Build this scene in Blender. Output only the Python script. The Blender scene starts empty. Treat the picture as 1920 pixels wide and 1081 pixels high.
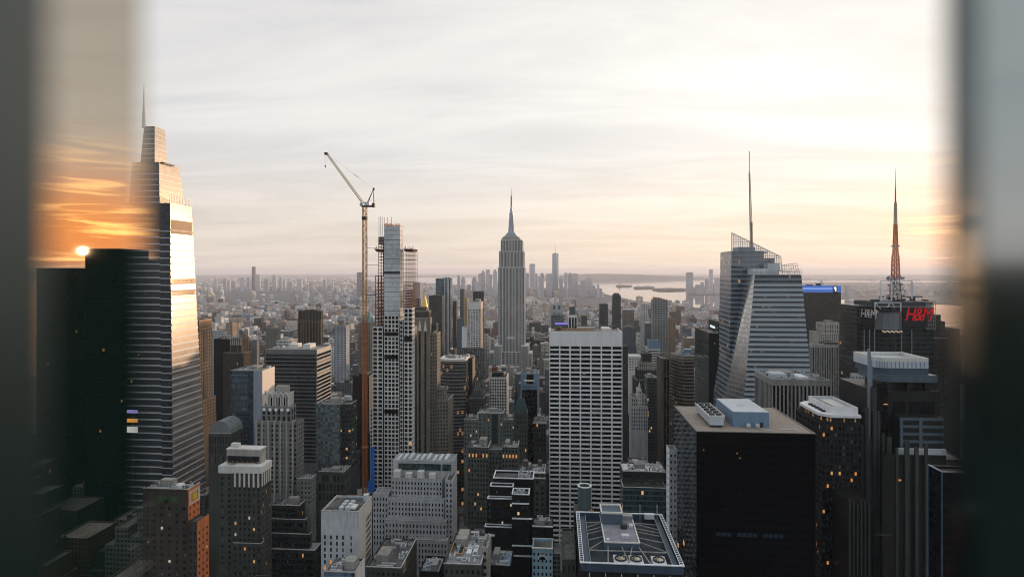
import bpy, math, random
from math import sin, cos, tan, atan, pi, radians
rnd = random.Random(11)
S = bpy.context.scene
C = S.collection

# ------------------------------------------------------------------ camera
F, CX, EY, DEL, H = 1100.0, 960.0, 508.0, radians(4.35), 260.0
cam = bpy.data.objects.new('camera', bpy.data.cameras.new('camera')); C.objects.link(cam)
cam.location = (0, 0, H); cam.rotation_euler = (pi/2, 0, DEL)
cam.data.lens = F/1920*36; cam.data.sensor_width = 36
cam.data.shift_y = -(540.5-EY)/1920
cam.data.clip_start = 0.005; cam.data.clip_end = 150000
cam.data.dof.use_dof = True; cam.data.dof.focus_distance = 1500; cam.data.dof.aperture_fstop = 5.6
S.camera = cam

# ------------------------------------------------------------------ light
SUN_AZ, SUN_EL = radians(40.5), radians(1.6)      # from +Y (down the avenue) towards +X
sd = (sin(SUN_AZ)*cos(SUN_EL), cos(SUN_AZ)*cos(SUN_EL), sin(SUN_EL))
sl = bpy.data.lights.new('sun', 'SUN'); sl.energy = 5.0; sl.angle = radians(0.5); sl.color = (1.0, 0.66, 0.40)
so = bpy.data.objects.new('sun', sl); C.objects.link(so)
so.rotation_euler = (pi/2 - SUN_EL, 0, pi - SUN_AZ)
S.view_settings.view_transform = 'Standard'; S.view_settings.look = 'None'
S.view_settings.exposure = 0.0; S.view_settings.gamma = 1.0
try:
    S.cycles.use_denoising = True; S.cycles.denoiser = 'OPENIMAGEDENOISE'
except Exception: pass
S.cycles.max_bounces = 8; S.cycles.diffuse_bounces = 1; S.cycles.glossy_bounces = 3
S.cycles.transparent_max_bounces = 8; S.cycles.volume_bounces = 1
S.cycles.sample_clamp_indirect = 4.0; S.cycles.filter_width = 1.05

W = bpy.data.worlds.new('World'); S.world = W; W.use_nodes = True
nt = W.node_tree; nt.nodes.clear()
def N(tree, typ, **kw):
    n = tree.nodes.new(typ)
    for k, v in kw.items():
        if k.startswith('i_'):
            key = k[2:]
            n.inputs[int(key) if key.isdigit() else key].default_value = v
        else: setattr(n, k, v)
    return n
def M(tree, op, a, b=None, c=None, clamp=False):
    n = tree.nodes.new('ShaderNodeMath'); n.operation = op; n.use_clamp = clamp
    for i, v in enumerate((a, b, c)):
        if v is None: continue
        if isinstance(v, (int, float)): n.inputs[i].default_value = v
        else: tree.links.new(v, n.inputs[i])
    return n.outputs[0]
def MIX(tree, f, a, b):
    n = tree.nodes.new('ShaderNodeMix'); n.data_type = 'RGBA'
    for s, v in ((n.inputs[0], f), (n.inputs[6], a), (n.inputs[7], b)):
        if isinstance(v, (int, float)): s.default_value = v
        elif isinstance(v, tuple): s.default_value = (*v, 1) if len(v) == 3 else v
        else: tree.links.new(v, s)
    return n.outputs[2]
def RAMP(tree, v, lo, hi):
    n = tree.nodes.new('ShaderNodeMapRange'); n.interpolation_type = 'SMOOTHSTEP'
    tree.links.new(v, n.inputs[0]); n.inputs[1].default_value = lo; n.inputs[2].default_value = hi
    return n.outputs[0]
sky = N(nt, 'ShaderNodeTexSky', sky_type='NISHITA', sun_disc=False)
sky.sun_elevation = SUN_EL; sky.sun_rotation = SUN_AZ; sky.altitude = 200; sky.air_density = 1.2; sky.dust_density = 2.5; sky.ozone_density = 1.0
bg1 = N(nt, 'ShaderNodeBackground', i_Strength=0.12); nt.links.new(sky.outputs[0], bg1.inputs[0])
tc = N(nt, 'ShaderNodeTexCoord'); sx = N(nt, 'ShaderNodeSeparateXYZ'); nt.links.new(tc.outputs['Generated'], sx.inputs[0])
dt = N(nt, 'ShaderNodeVectorMath', operation='DOT_PRODUCT'); nt.links.new(tc.outputs['Generated'], dt.inputs[0]); dt.inputs[1].default_value = sd
dot = dt.outputs['Value']
el = M(nt, 'MAXIMUM', sx.outputs[2], 0.0)
den = M(nt, 'ADD', el, 0.10)
cmb = N(nt, 'ShaderNodeCombineXYZ')
nt.links.new(M(nt, 'DIVIDE', sx.outputs[0], den), cmb.inputs[0]); nt.links.new(M(nt, 'DIVIDE', sx.outputs[1], den), cmb.inputs[1])
mp = N(nt, 'ShaderNodeMapping'); mp.inputs['Rotation'].default_value = (0, 0, radians(20)); mp.inputs['Scale'].default_value = (0.45, 1.25, 1)
nt.links.new(cmb.outputs[0], mp.inputs[0])
n1 = N(nt, 'ShaderNodeTexNoise', i_Scale=1.1, i_Detail=9.0, i_Roughness=0.58, i_Distortion=0.6); nt.links.new(mp.outputs[0], n1.inputs[0])
n2 = N(nt, 'ShaderNodeTexNoise', i_Scale=0.45, i_Detail=4.0, i_Roughness=0.5); nt.links.new(mp.outputs[0], n2.inputs[0])
cl = RAMP(nt, M(nt, 'ADD', M(nt, 'MULTIPLY', n1.outputs[0], 0.6), M(nt, 'MULTIPLY', n2.outputs[0], 0.4)), 0.36, 0.62)
near = RAMP(nt, dot, 0.50, 1.0)          # towards the sun
ahead = RAMP(nt, dot, -0.6, 0.35)
back = MIX(nt, cl, (0.38, 0.50, 0.59), (0.56, 0.63, 0.68))
front = MIX(nt, cl, (0.86, 0.85, 0.87), (0.94, 0.92, 0.885))
bright = MIX(nt, cl, (1.15, 1.11, 1.045), (1.24, 1.20, 1.12))
colr = MIX(nt, near, MIX(nt, ahead, back, front), bright)
low = M(nt, 'SUBTRACT', 1.0, RAMP(nt, el, 0.02, 0.22))
warmc = MIX(nt, near, (0.90, 0.775, 0.65), (1.22, 0.97, 0.72))
colr = MIX(nt, M(nt, 'MULTIPLY', low, M(nt, 'MULTIPLY_ADD', ahead, 0.74, 0.08)), colr, warmc)
glow = M(nt, 'POWER', M(nt, 'MAXIMUM', dot, 0.0), 140.0)
gl = M(nt, 'MULTIPLY', glow, M(nt, 'SUBTRACT', 1.0, RAMP(nt, el, 0.05, 0.26)))
sm = N(nt, 'ShaderNodeMapping'); sm.inputs['Scale'].default_value = (5, 5, 75); sm.inputs['Rotation'].default_value = (0.05, 0.03, 0)
nt.links.new(tc.outputs['Generated'], sm.inputs[0]); n3 = N(nt, 'ShaderNodeTexNoise', i_Scale=1.0, i_Detail=5.0, i_Distortion=0.8); nt.links.new(sm.outputs[0], n3.inputs[0])
streak = RAMP(nt, n3.outputs[0], 0.50, 0.68)
colr = MIX(nt, M(nt, 'MULTIPLY', gl, 0.88), colr, MIX(nt, streak, (3.0, 0.95, 0.14), (8.0, 4.0, 1.1)))
bg2 = N(nt, 'ShaderNodeBackground', i_Strength=1.0); nt.links.new(colr, bg2.inputs[0])
ms = N(nt, 'ShaderNodeMixShader'); nt.links.new(M(nt, 'MULTIPLY_ADD', cl, 0.15, 0.80), ms.inputs[0])
nt.links.new(bg1.outputs[0], ms.inputs[1]); nt.links.new(bg2.outputs[0], ms.inputs[2])
wo = N(nt, 'ShaderNodeOutputWorld'); nt.links.new(ms.outputs[0], wo.inputs[0])

# ------------------------------------------------------------------ photo geometry -> ground plan
def th(px): return atan((px-CX)/F) - DEL
def gx(px, Y): return Y*tan(th(px))
def yfar(px, X): return X/tan(th(px))
def zz(px, py, Y):
    D = Y*cos(DEL) - gx(px, Y)*sin(DEL)
    return H - (py-EY)/F*D
def P(px, py, Y): return (gx(px, Y), Y, zz(px, py, Y))
def pix(x, y, z):
    D = y*cos(DEL) - x*sin(DEL); u = x*cos(DEL) + y*sin(DEL)
    return CX + F*u/D, EY + F*(H-z)/D

# ------------------------------------------------------------------ materials
MATS = {}
def newmat(name):
    m = bpy.data.materials.new(name); m.use_nodes = True; t = m.node_tree
    return m, t, t.nodes['Principled BSDF']
def stone(name, col, var=0.25, sc=0.15, rough=0.85, metal=0.0, streak=True):
    if name in MATS: return MATS[name]
    m, t, b = newmat(name); MATS[name] = m
    g = N(t, 'ShaderNodeNewGeometry'); mp = N(t, 'ShaderNodeMapping'); mp.inputs['Scale'].default_value = (1, 1, 0.12 if streak else 1)
    t.links.new(g.outputs['Position'], mp.inputs[0])
    n1 = N(t, 'ShaderNodeTexNoise', i_Scale=sc*3, i_Detail=5.0, i_Roughness=0.6); t.links.new(mp.outputs[0], n1.inputs[0])
    n2 = N(t, 'ShaderNodeTexNoise', i_Scale=sc*0.35, i_Detail=3.0); t.links.new(g.outputs['Position'], n2.inputs[0])
    f = M(t, 'ADD', M(t, 'MULTIPLY', n1.outputs[0], 0.6), M(t, 'MULTIPLY', n2.outputs[0], 0.4))
    f = RAMP(t, f, 0.3, 0.7)
    a = tuple(c*(1-var) for c in col); c2 = tuple(min(1, c*(1+var)) for c in col)
    t.links.new(MIX(t, f, a, c2), b.inputs['Base Color'])
    b.inputs['Roughness'].default_value = rough; b.inputs['Metallic'].default_value = metal; b.inputs['Specular IOR Level'].default_value = 0.12 if rough > .6 else 0.3
    return m
def glassm(name, col=(0.012, 0.016, 0.018), rough=0.08, metal=0.0, spec=0.22, var=0.5, sc=0.28):
    if name in MATS: return MATS[name]
    m, t, b = newmat(name); MATS[name] = m
    g = N(t, 'ShaderNodeNewGeometry'); n1 = N(t, 'ShaderNodeTexNoise', i_Scale=sc, i_Detail=2.0); t.links.new(g.outputs['Position'], n1.inputs[0])
    f = RAMP(t, n1.outputs[0], 0.35, 0.65)
    t.links.new(MIX(t, f, tuple(c*(1-var) for c in col), tuple(c*(1+var) for c in col)), b.inputs['Base Color'])
    b.inputs['Roughness'].default_value = rough; b.inputs['Metallic'].default_value = metal; b.inputs['Specular IOR Level'].default_value = spec
    bm = N(t, 'ShaderNodeBump', i_Strength=0.05, i_Distance=0.3)
    n3 = N(t, 'ShaderNodeTexNoise', i_Scale=0.5, i_Detail=1.0); t.links.new(g.outputs['Position'], n3.inputs[0])
    t.links.new(n3.outputs[0], bm.inputs['Height']); t.links.new(bm.outputs[0], b.inputs['Normal'])
    return m
def emit(name, col, st):
    if name in MATS: return MATS[name]
    m, t, b = newmat(name); MATS[name] = m
    b.inputs['Base Color'].default_value = (*(c*.05 for c in col), 1); b.inputs['Specular IOR Level'].default_value = .1; b.inputs['Emission Color'].default_value = (*col, 1); b.inputs['Emission Strength'].default_value = st
    return m
# one node group makes the fine window pattern of facades too far off to model window by window
FG = bpy.data.node_groups.new('facade_pattern', 'ShaderNodeTree')
for nm, d in (('Bay', 3.0), ('Floor', 3.6), ('FracW', 0.5), ('FracH', 0.5)):
    s = FG.interface.new_socket(nm, in_out='INPUT', socket_type='NodeSocketFloat'); s.default_value = d
for nm in ('Mask', 'Rand', 'Roof'): FG.interface.new_socket(nm, in_out='OUTPUT', socket_type='NodeSocketFloat')
gi = N(FG, 'NodeGroupInput'); go = N(FG, 'NodeGroupOutput'); gg = N(FG, 'ShaderNodeNewGeometry')
ps = N(FG, 'ShaderNodeSeparateXYZ'); FG.links.new(gg.outputs['Position'], ps.inputs[0])
ns = N(FG, 'ShaderNodeSeparateXYZ'); FG.links.new(gg.outputs['True Normal'], ns.inputs[0])
side = M(FG, 'GREATER_THAN', M(FG, 'ABSOLUTE', ns.outputs[0]), M(FG, 'ABSOLUTE', ns.outputs[1]))
hx = M(FG, 'ADD', M(FG, 'MULTIPLY', ps.outputs[1], side), M(FG, 'MULTIPLY', ps.outputs[0], M(FG, 'SUBTRACT', 1.0, side)))
u = M(FG, 'DIVIDE', hx, gi.outputs[0]); v = M(FG, 'DIVIDE', ps.outputs[2], gi.outputs[1])
def inside(c, fr): return M(FG, 'LESS_THAN', M(FG, 'ABSOLUTE', M(FG, 'SUBTRACT', M(FG, 'FRACT', c), 0.5)), M(FG, 'MULTIPLY', fr, 0.5))
roof = M(FG, 'GREATER_THAN', M(FG, 'ABSOLUTE', ns.outputs[2]), 0.6)
mask = M(FG, 'MULTIPLY', M(FG, 'MULTIPLY', inside(u, gi.outputs[2]), inside(v, gi.outputs[3])), M(FG, 'SUBTRACT', 1.0, roof))
wn = N(FG, 'ShaderNodeTexWhiteNoise', noise_dimensions='3D'); cv = N(FG, 'ShaderNodeCombineXYZ')
FG.links.new(M(FG, 'FLOOR', u), cv.inputs[0]); FG.links.new(M(FG, 'FLOOR', v), cv.inputs[1]); FG.links.new(side, cv.inputs[2]); FG.links.new(cv.outputs[0], wn.inputs[0])
FG.links.new(mask, go.inputs[0]); FG.links.new(wn.outputs['Value'], go.inputs[1]); FG.links.new(roof, go.inputs[2])
def facade(name, wall, glass=(0.02, 0.025, 0.03), bay=3.0, fl=3.6, fw=0.5, fh=0.5, lit=0.02, grough=0.12, gmetal=0.0, roofc=(0.16, 0.155, 0.15), wrough=0.85, wvar=0.3, litst=0.8, spec=0.25, gvar=0.65):
    if name in MATS: return MATS[name]
    m, t, b = newmat(name); MATS[name] = m
    g = N(t, 'ShaderNodeGroup'); g.node_tree = FG
    for i, vv in enumerate((bay, fl, fw, fh)): g.inputs[i].default_value = vv
    geo = N(t, 'ShaderNodeNewGeometry')
    n1 = N(t, 'ShaderNodeTexNoise', i_Scale=0.035, i_Detail=4.0); t.links.new(geo.outputs['Position'], n1.inputs[0])
    n2 = N(t, 'ShaderNodeTexNoise', i_Scale=0.4, i_Detail=4.0); t.links.new(geo.outputs['Position'], n2.inputs[0])
    f = RAMP(t, M(t, 'ADD', M(t, 'MULTIPLY', n1.outputs[0], 0.6), M(t, 'MULTIPLY', n2.outputs[0], 0.4)), 0.3, 0.7)
    wc = MIX(t, f, tuple(c*(1-wvar) for c in wall), tuple(c*(1+wvar) for c in wall))
    wc = MIX(t, g.outputs[2], wc, MIX(t, f, tuple(c*0.5 for c in roofc), tuple(c*1.7 for c in roofc)))
    gc = MIX(t, g.outputs[1], tuple(c*(1-gvar) for c in glass), tuple(c*(1+gvar) for c in glass))
    t.links.new(MIX(t, g.outputs[0], wc, gc), b.inputs['Base Color'])
    b.inputs['Specular IOR Level'].default_value = spec
    rr = M(t, 'ADD', M(t, 'MULTIPLY', g.outputs[0], grough-wrough), wrough); t.links.new(rr, b.inputs['Roughness'])
    t.links.new(M(t, 'MULTIPLY', g.outputs[0], gmetal), b.inputs['Metallic'])
    if lit > 0:
        b.inputs['Emission Color'].default_value = (1.0, 0.50, 0.18, 1)
        t.links.new(M(t, 'MULTIPLY', M(t, 'MULTIPLY', g.outputs[0], M(t, 'GREATER_THAN', g.outputs[1], 1-lit)), litst), b.inputs['Emission Strength'])
    return m

# ------------------------------------------------------------------ mesh building
class MB:
    def __init__(s): s.v = []; s.f = []; s.m = []
    def quad(s, a, b, c, d, m=0):
        i = len(s.v); s.v += [a, b, c, d]; s.f.append((i, i+1, i+2, i+3)); s.m.append(m)
    def tri(s, a, b, c, m=0):
        i = len(s.v); s.v += [a, b, c]; s.f.append((i, i+1, i+2)); s.m.append(m)
    def box(s, x0, x1, y0, y1, z0, z1, m=0):
        i = len(s.v)
        s.v += [(x0,y0,z0),(x1,y0,z0),(x1,y1,z0),(x0,y1,z0),(x0,y0,z1),(x1,y0,z1),(x1,y1,z1),(x0,y1,z1)]
        for q in ((0,3,2,1),(4,5,6,7),(0,1,5,4),(1,2,6,5),(2,3,7,6),(3,0,4,7)): s.f.append(tuple(i+k for k in q)); s.m.append(m)
    def hexa(s, lo, hi, m=0):            # two quads of 4 points each, counter-clockwise from above
        i = len(s.v); s.v += list(lo)+list(hi)
        for q in ((0,3,2,1),(4,5,6,7),(0,1,5,4),(1,2,6,5),(2,3,7,6),(3,0,4,7)): s.f.append(tuple(i+k for k in q)); s.m.append(m)
    def prism(s, lo, hi, m=0, cap=True):
        i = len(s.v); n = len(lo); s.v += list(lo)+list(hi)
        for k in range(n): s.f.append((i+k, i+(k+1)%n, i+n+(k+1)%n, i+n+k)); s.m.append(m)
        if cap:
            s.f.append(tuple(i+n+k for k in range(n))); s.m.append(m); s.f.append(tuple(i+n-1-k for k in range(n))); s.m.append(m)
    def cyl(s, cx, cy, z0, z1, r0, r1=None, n=14, m=0):
        r1 = r0 if r1 is None else r1
        lo = [(cx+r0*cos(2*pi*k/n), cy+r0*sin(2*pi*k/n), z0) for k in range(n)]
        hi = [(cx+r1*cos(2*pi*k/n), cy+r1*sin(2*pi*k/n), z1) for k in range(n)]
        s.prism(lo, hi, m)
    def bar(s, p, q, w, m=0):
        d = [q[k]-p[k] for k in range(3)]; L = math.sqrt(sum(c*c for c in d)) or 1e-6; d = [c/L for c in d]
        a = (0, 0, 1) if abs(d[2]) < 0.9 else (1, 0, 0)
        u = (d[1]*a[2]-d[2]*a[1], d[2]*a[0]-d[0]*a[2], d[0]*a[1]-d[1]*a[0]); l = math.sqrt(sum(c*c for c in u)); u = [c/l*w/2 for c in u]
        v = [d[1]*u[2]-d[2]*u[1], d[2]*u[0]-d[0]*u[2], d[0]*u[1]-d[1]*u[0]]
        o = [[r+sa*u[k]+sb*v[k] for k, r in enumerate(pt)] for pt in (p, q) for sa, sb in ((-1,-1),(1,-1),(1,1),(-1,1))]
        i = len(s.v); s.v += [tuple(x) for x in o]
        for f in ((0,3,2,1),(4,5,6,7),(0,1,5,4),(1,2,6,5),(2,3,7,6),(3,0,4,7)): s.f.append(tuple(i+k for k in f)); s.m.append(m)
    def build(s, name, mats, parent=None, smooth=False):
        me = bpy.data.meshes.new(name)
        o3 = tuple(parent.get('_o', (0, 0, 0))) if parent is not None else (0, 0, 0)
        me.from_pydata([(a-o3[0], b-o3[1], c-o3[2]) for a, b, c in s.v], [], s.f)
        if not isinstance(mats, (list, tuple)): mats = [mats]
        for m in mats: me.materials.append(m)
        if len(mats) > 1: me.polygons.foreach_set('material_index', s.m)
        if smooth: me.polygons.foreach_set('use_smooth', [True]*len(s.f))
        me.update()
        o = bpy.data.objects.new(name, me); C.objects.link(o)
        if parent is not None: o.parent = parent; o['_o'] = tuple(o3)
        return o
def structure(o): o['kind'] = 'structure'; return o

HERO = []           # ground plan and visible rectangle of every modelled building
class Thing:
    def __init__(s, name, label, cat, x, y, z=0, group=None):
        s.r = bpy.data.objects.new(name, None); C.objects.link(s.r); s.r.location = (x, y, z); s.r['_o'] = (float(x), float(y), float(z))
        s.r.empty_display_size = 1
        s.r['label'] = label; s.r['category'] = cat
        if group: s.r['group'] = group
        s.panes = []
    def part(s, name, mats, mb, parent=None, smooth=False): return mb.build(name, mats, parent or s.r, smooth)
    def box(s, name, mat, x0, x1, y0, y1, z0, z1):
        mb = MB(); mb.box(x0, x1, y0, y1, z0, z1); return s.part(name, mat, mb)
CUBES = {}
def pane_mesh(axis, w, h, arch, mat):
    k = (axis, round(w, 2), round(h, 2), arch, mat.name)
    if k not in CUBES:
        mb = MB(); a, t = w/2, 0.06
        if axis == 'y': mb.box(-a, a, 0, t, -h/2, h/2)
        else: mb.box(-t, t, -a, a, -h/2, h/2)
        me = bpy.data.meshes.new('window'); me.from_pydata(mb.v, [], mb.f); me.materials.append(mat); CUBES[k] = me
    return CUBES[k]
def finish(t, gm, lm, name='window', cap=100):
    """the hundred windows that show largest become parts; the rest of them one part"""
    t.panes.sort(key=lambda p: -p[6])
    r = t.r; o3 = r['_o']; bl = stone('drawn_blind', (0.11, 0.11, 0.105), rough=.5); bl2 = glassm('grey_reflection', (0.05, 0.06, 0.066), rough=.1, metal=.3)
    def kind(p):
        if p[7]: return 1
        q = (hash((round(p[0]*3.1), round(p[1]), round(p[2]*2.3))) % 1000)/1000
        return 2 if q < .09 else 3 if q < .30 else 0
    for p in t.panes[:cap]:
        (x, y, z, ax, w, h, pr, lit, arch) = p; k = kind(p)
        m = (gm, lm[hash((round(x), round(z))) % len(lm)], bl, bl2)[k]
        o = bpy.data.objects.new(name, pane_mesh(ax, w, h, arch, m)); C.objects.link(o)
        o.parent = r; o.location = (x-o3[0], y-o3[1], z-o3[2])
    rest = t.panes[cap:]
    if rest:
        mb = MB()
        for p in rest:
            (x, y, z, ax, w, h, pr, lit, arch) = p; a = w/2; mi = kind(p)
            if ax == 'y': mb.quad((x-a, y, z-h/2), (x+a, y, z-h/2), (x+a, y, z+h/2), (x-a, y, z+h/2), mi)
            else: mb.quad((x, y-a, z-h/2), (x, y+a, z-h/2), (x, y+a, z+h/2), (x, y-a, z+h/2), mi)
        o = t.part(name, [gm, lm[0], bl, bl2], mb); o['kind'] = 'stuff'
def wallface(mb, t, ax, const, a0, a1, z0, z1, sgn, bw, fl, fw, fh, rec, lit, zvis, arch, prio, rows=None):
    """one face of a wall with real window openings; sgn = inward direction along the face normal"""
    def pt(a, z, d): return (a, const+sgn*d, z) if ax == 'y' else (const+sgn*d, a, z)
    zs = max(z0, zvis)
    if zs > z0: mb.quad(pt(a0, z0, 0), pt(a1, z0, 0), pt(a1, zs, 0), pt(a0, zs, 0))
    nc = max(1, round((a1-a0)/bw)) if bw else 1
    nr = max(1, round((z1-zs)/fl)); ph = (z1-zs)/nr; pw = (a1-a0)/nc
    w = pw*fw if bw else (a1-a0)-0.8; h = ph*fh
    for r in range(nr):
        b = zs+r*ph; s0 = b+(ph-h)*0.5; s1 = s0+h
        mb.quad(pt(a0, b, 0), pt(a1, b, 0), pt(a1, s0, 0), pt(a0, s0, 0))
        mb.quad(pt(a0, s1, 0), pt(a1, s1, 0), pt(a1, b+ph, 0), pt(a0, b+ph, 0))
        e = a0
        for c in range(nc):
            w0 = a0+c*pw+(pw-w)/2; w1 = w0+w
            mb.quad(pt(e, s0, 0), pt(w0, s0, 0), pt(w0, s1, 0), pt(e, s1, 0)); e = w1
            mb.quad(pt(w0, s0, 0), pt(w1, s0, 0), pt(w1, s0, rec), pt(w0, s0, rec))
            mb.quad(pt(w0, s1, rec), pt(w1, s1, rec), pt(w1, s1, 0), pt(w0, s1, 0))
            mb.quad(pt(w0, s0, 0), pt(w0, s0, rec), pt(w0, s1, rec), pt(w0, s1, 0))
            mb.quad(pt(w1, s0, rec), pt(w1, s0, 0), pt(w1, s1, 0), pt(w1, s1, rec))
            if arch:
                k = w*0.30; q = h*0.26
                for sg, e0 in ((1, w0), (-1, w1)):
                    mb.tri(pt(e0, s1-q, .02), pt(e0+sg*k*.35, s1-q*.35, .02), pt(e0, s1, .02)); mb.tri(pt(e0+sg*k*.35, s1-q*.35, .02), pt(e0+sg*k, s1, .02), pt(e0, s1, .02))
            p = pt((w0+w1)/2, (s0+s1)/2, rec-0.03)
            t.panes.append((*p, ax, w, h, prio*1e4 + p[2], rnd.random() < lit*.55, arch))
        mb.quad(pt(e, s0, 0), pt(a1, s0, 0), pt(a1, s1, 0), pt(e, s1, 0))
def tier(t, xl, xr, yt, Y, xs=None, dep=25, z0=0.0, yb=None, wall=None, bw=3.2, fl=3.8, fw=0.5, fh=0.55, rec=0.35, lit=0.03,
         arch=False, style='win', roof=None, par=1.0, side='auto', swall=None, prio=1, ystop=None, sbw=None, top=None):
    """one storey-block of a building; xl, xr = edges of the front in the photograph, xs = far edge of the visible flank"""
    X0, X1 = gx(xl, Y), gx(xr, Y); rt = (xl+xr)/2 < 1044 if side == 'auto' else side == 'R'
    Y1 = Y+dep
    if xs is not None: Y1 = yfar(xs, X1 if rt else X0)
    pm = (xl+xr)/2; z1 = zz(pm, yt, Y) if top is None else top
    zv = zz(pm, yb, Y)-4 if yb else z0
    HERO.append((X0, X1, Y, Y1, z1, min(xl, xs or xl), max(xr, xs or xr), yb or 1081, t.r.name))
    mb = MB(); sm = 1 if swall else 0
    zt = z1-0.9 if style != 'plain' else z1
    X = X1 if rt else X0; sg = -1 if rt else 1
    if style in ('win', 'band'):
        zw = z1-(ystop or 1.6)
        wallface(mb, t, 'y', Y, X0, X1, z0, zw, 1, bw, fl, fw, fh, rec, lit, zv, arch, 2+prio)
        k = len(mb.f)
        wallface(mb, t, 'x', X, Y, Y1, z0, zw, sg, (sbw if sbw is not None else bw), fl, fw, fh, rec, lit, zv, arch, prio)
        if swall:
            for i in range(k, len(mb.f)): mb.m[i] = 1
        mb.quad((X0, Y, zw), (X1, Y, zw), (X1, Y, z1), (X0, Y, z1))
        mb.quad((X, Y, zw), (X, Y1, zw), (X, Y1, z1), (X, Y, z1), sm)
    else:
        mb.quad((X0, Y, z0), (X1, Y, z0), (X1, Y, z1), (X0, Y, z1))
        mb.quad((X, Y, z0), (X, Y1, z0), (X, Y1, z1), (X, Y, z1), sm)
    XX = X0 if rt else X1
    mb.quad((XX, Y, z0), (XX, Y1, z0), (XX, Y1, z1), (XX, Y, z1)); mb.quad((X1, Y1, z0), (X0, Y1, z0), (X0, Y1, z1), (X1, Y1, z1))
    w = min(0.5, (X1-X0)*.1, (Y1-Y)*.1)             # parapet ring
    a, b = (X0, X1, Y, Y1), (X0+w, X1-w, Y+w, Y1-w)
    for (p0, p1, q0, q1) in (((a[0], a[2]), (a[1], a[2]), (b[1], b[2]), (b[0], b[2])), ((a[1], a[2]), (a[1], a[3]), (b[1], b[3]), (b[1], b[2])),
                             ((a[1], a[3]), (a[0], a[3]), (b[0], b[3]), (b[1], b[3])), ((a[0], a[3]), (a[0], a[2]), (b[0], b[2]), (b[0], b[3]))):
        mb.quad((*p0, z1), (*p1, z1), (*q0, z1), (*q1, z1)); mb.quad((*q1, z1), (*q0, z1), (*q0, z1-par), (*q1, z1-par))
    t.part('wall', [wall, swall] if swall else wall, mb)
    if (X1-X0) > 8 and wall.name not in ('black_metal', 'smoked_glass', 'soot_brick'):
        cm = stone('coping_stone', (0.40, 0.39, 0.37), var=.3); cb = MB(); cb.box(X0-.12, X1+.12, Y-.12, Y+w+.05, z1+.004, z1+.34)
        if rt: cb.box(X1-w-.05, X1+.12, Y+w+.06, Y1, z1+.004, z1+.34)
        else: cb.box(X0-.12, X0+w+.05, Y+w+.06, Y1, z1+.004, z1+.34)
        t.part('coping', cm, cb)
    rb = MB(); rb.quad((b[0], b[2], z1-par), (b[1], b[2], z1-par), (b[1], b[3], z1-par), (b[0], b[3], z1-par)); t.part('roof', roof or stone('tar_roof', (0.10, 0.10, 0.10), streak=False), rb)
    return (X0, X1, Y, Y1, z0, z1)
def on_roof(t, b, name, mat, fx0, fx1, fy0, fy1, h, par=1.0, up=0.0):
    X0, X1, Y0, Y1, _, z1 = b
    return t.box(name, mat, X0+(X1-X0)*fx0, X0+(X1-X0)*fx1, Y0+(Y1-Y0)*fy0, Y0+(Y1-Y0)*fy1, z1-par+up, z1-par+up+h)
def tank(t, x, y, z, r=2.0, h=3.6, leg=2.4):
    mb = MB()
    mb.cyl(x, y, z+leg, z+leg+h, r, r*.96, 12); o = t.part('water_tank', stone('tank_wood', (0.11, 0.075, 0.05)), mb)
    cb = MB(); cb.cyl(x, y, z+leg+h, z+leg+h+r*.7, r*1.08, .1, 12); t.part('tank_cap', stone('tank_cap_metal', (0.16, 0.16, 0.16)), cb, o)
    lb = MB()
    for sx_ in (-1, 1):
        for sy_ in (-1, 1): lb.bar((x+sx_*r*.7, y+sy_*r*.7, z), (x+sx_*r*.7, y+sy_*r*.7, z+leg), .3)
    t.part('tank_legs', stone('dark_steel', (0.05, 0.05, 0.055), metal=.4, rough=.5), lb, o)
def clutter(t, b, n=6, seed=1, par=1.0, big=True):
    """rooftop plant: bulkheads, cooling units, ducts"""
    r = random.Random(seed); X0, X1, Y0, Y1, _, z1 = b; z = z1-par; w, d = X1-X0, Y1-Y0
    lt = stone('unit_pale_metal', (0.42, 0.44, 0.46), rough=.5); dk = stone('unit_dark_metal', (0.13, 0.14, 0.15), rough=.5); gr = stone('bulkhead_render', (0.28, 0.27, 0.25))
    spots = []; n = int(n*1.7)+1
    def place(sx_, sy_):
        for _ in range(30):
            x = X0+1+r.random()*max(.1, w-2-sx_); y = Y0+1+r.random()*max(.1, d-2-sy_)
            if all(x+sx_ < a or x > c or y+sy_ < bb or y > e for a, bb, c, e in spots):
                spots.append((x-.3, y-.3, x+sx_+.3, y+sy_+.3)); return x, y
        return None
    if big:
        sx_, sy_ = w*r.uniform(.25, .4), d*r.uniform(.3, .5); p = place(sx_, sy_)
        if p: t.box('bulkhead', gr, p[0], p[0]+sx_, p[1], p[1]+sy_, z, z+r.uniform(3, 5.5))
    for k in range(n):
        ty = r.random(); 
        if ty < .5:
            sx_, sy_ = r.uniform(1.6, 3.6), r.uniform(1.6, 3.2); p = place(sx_, sy_)
            if p:
                hh = r.uniform(1.2, 2.4); mb = MB(); mb.box(p[0], p[0]+sx_, p[1], p[1]+sy_, z, z+hh); mb.cyl(p[0]+sx_/2, p[1]+sy_/2, z+hh, z+hh+.35, min(sx_, sy_)*.36, n=10, m=1)
                t.part('cooling_unit', [lt, dk], mb)
        elif ty < .8:
            L = r.uniform(4, max(4.5, w*.5)); p = place(L, .9)
            if p: t.box('duct', lt, p[0], p[0]+L, p[1], p[1]+.9, z+.3, z+1.2)
        else:
            p = place(1.2, 1.2)
            if p:
                mb = MB(); mb.cyl(p[0]+.6, p[1]+.6, z, z+1.8, .45, n=8); mb.cyl(p[0]+.6, p[1]+.6, z+1.8, z+2.3, .7, .5, n=8); t.part('vent', dk, mb)
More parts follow.
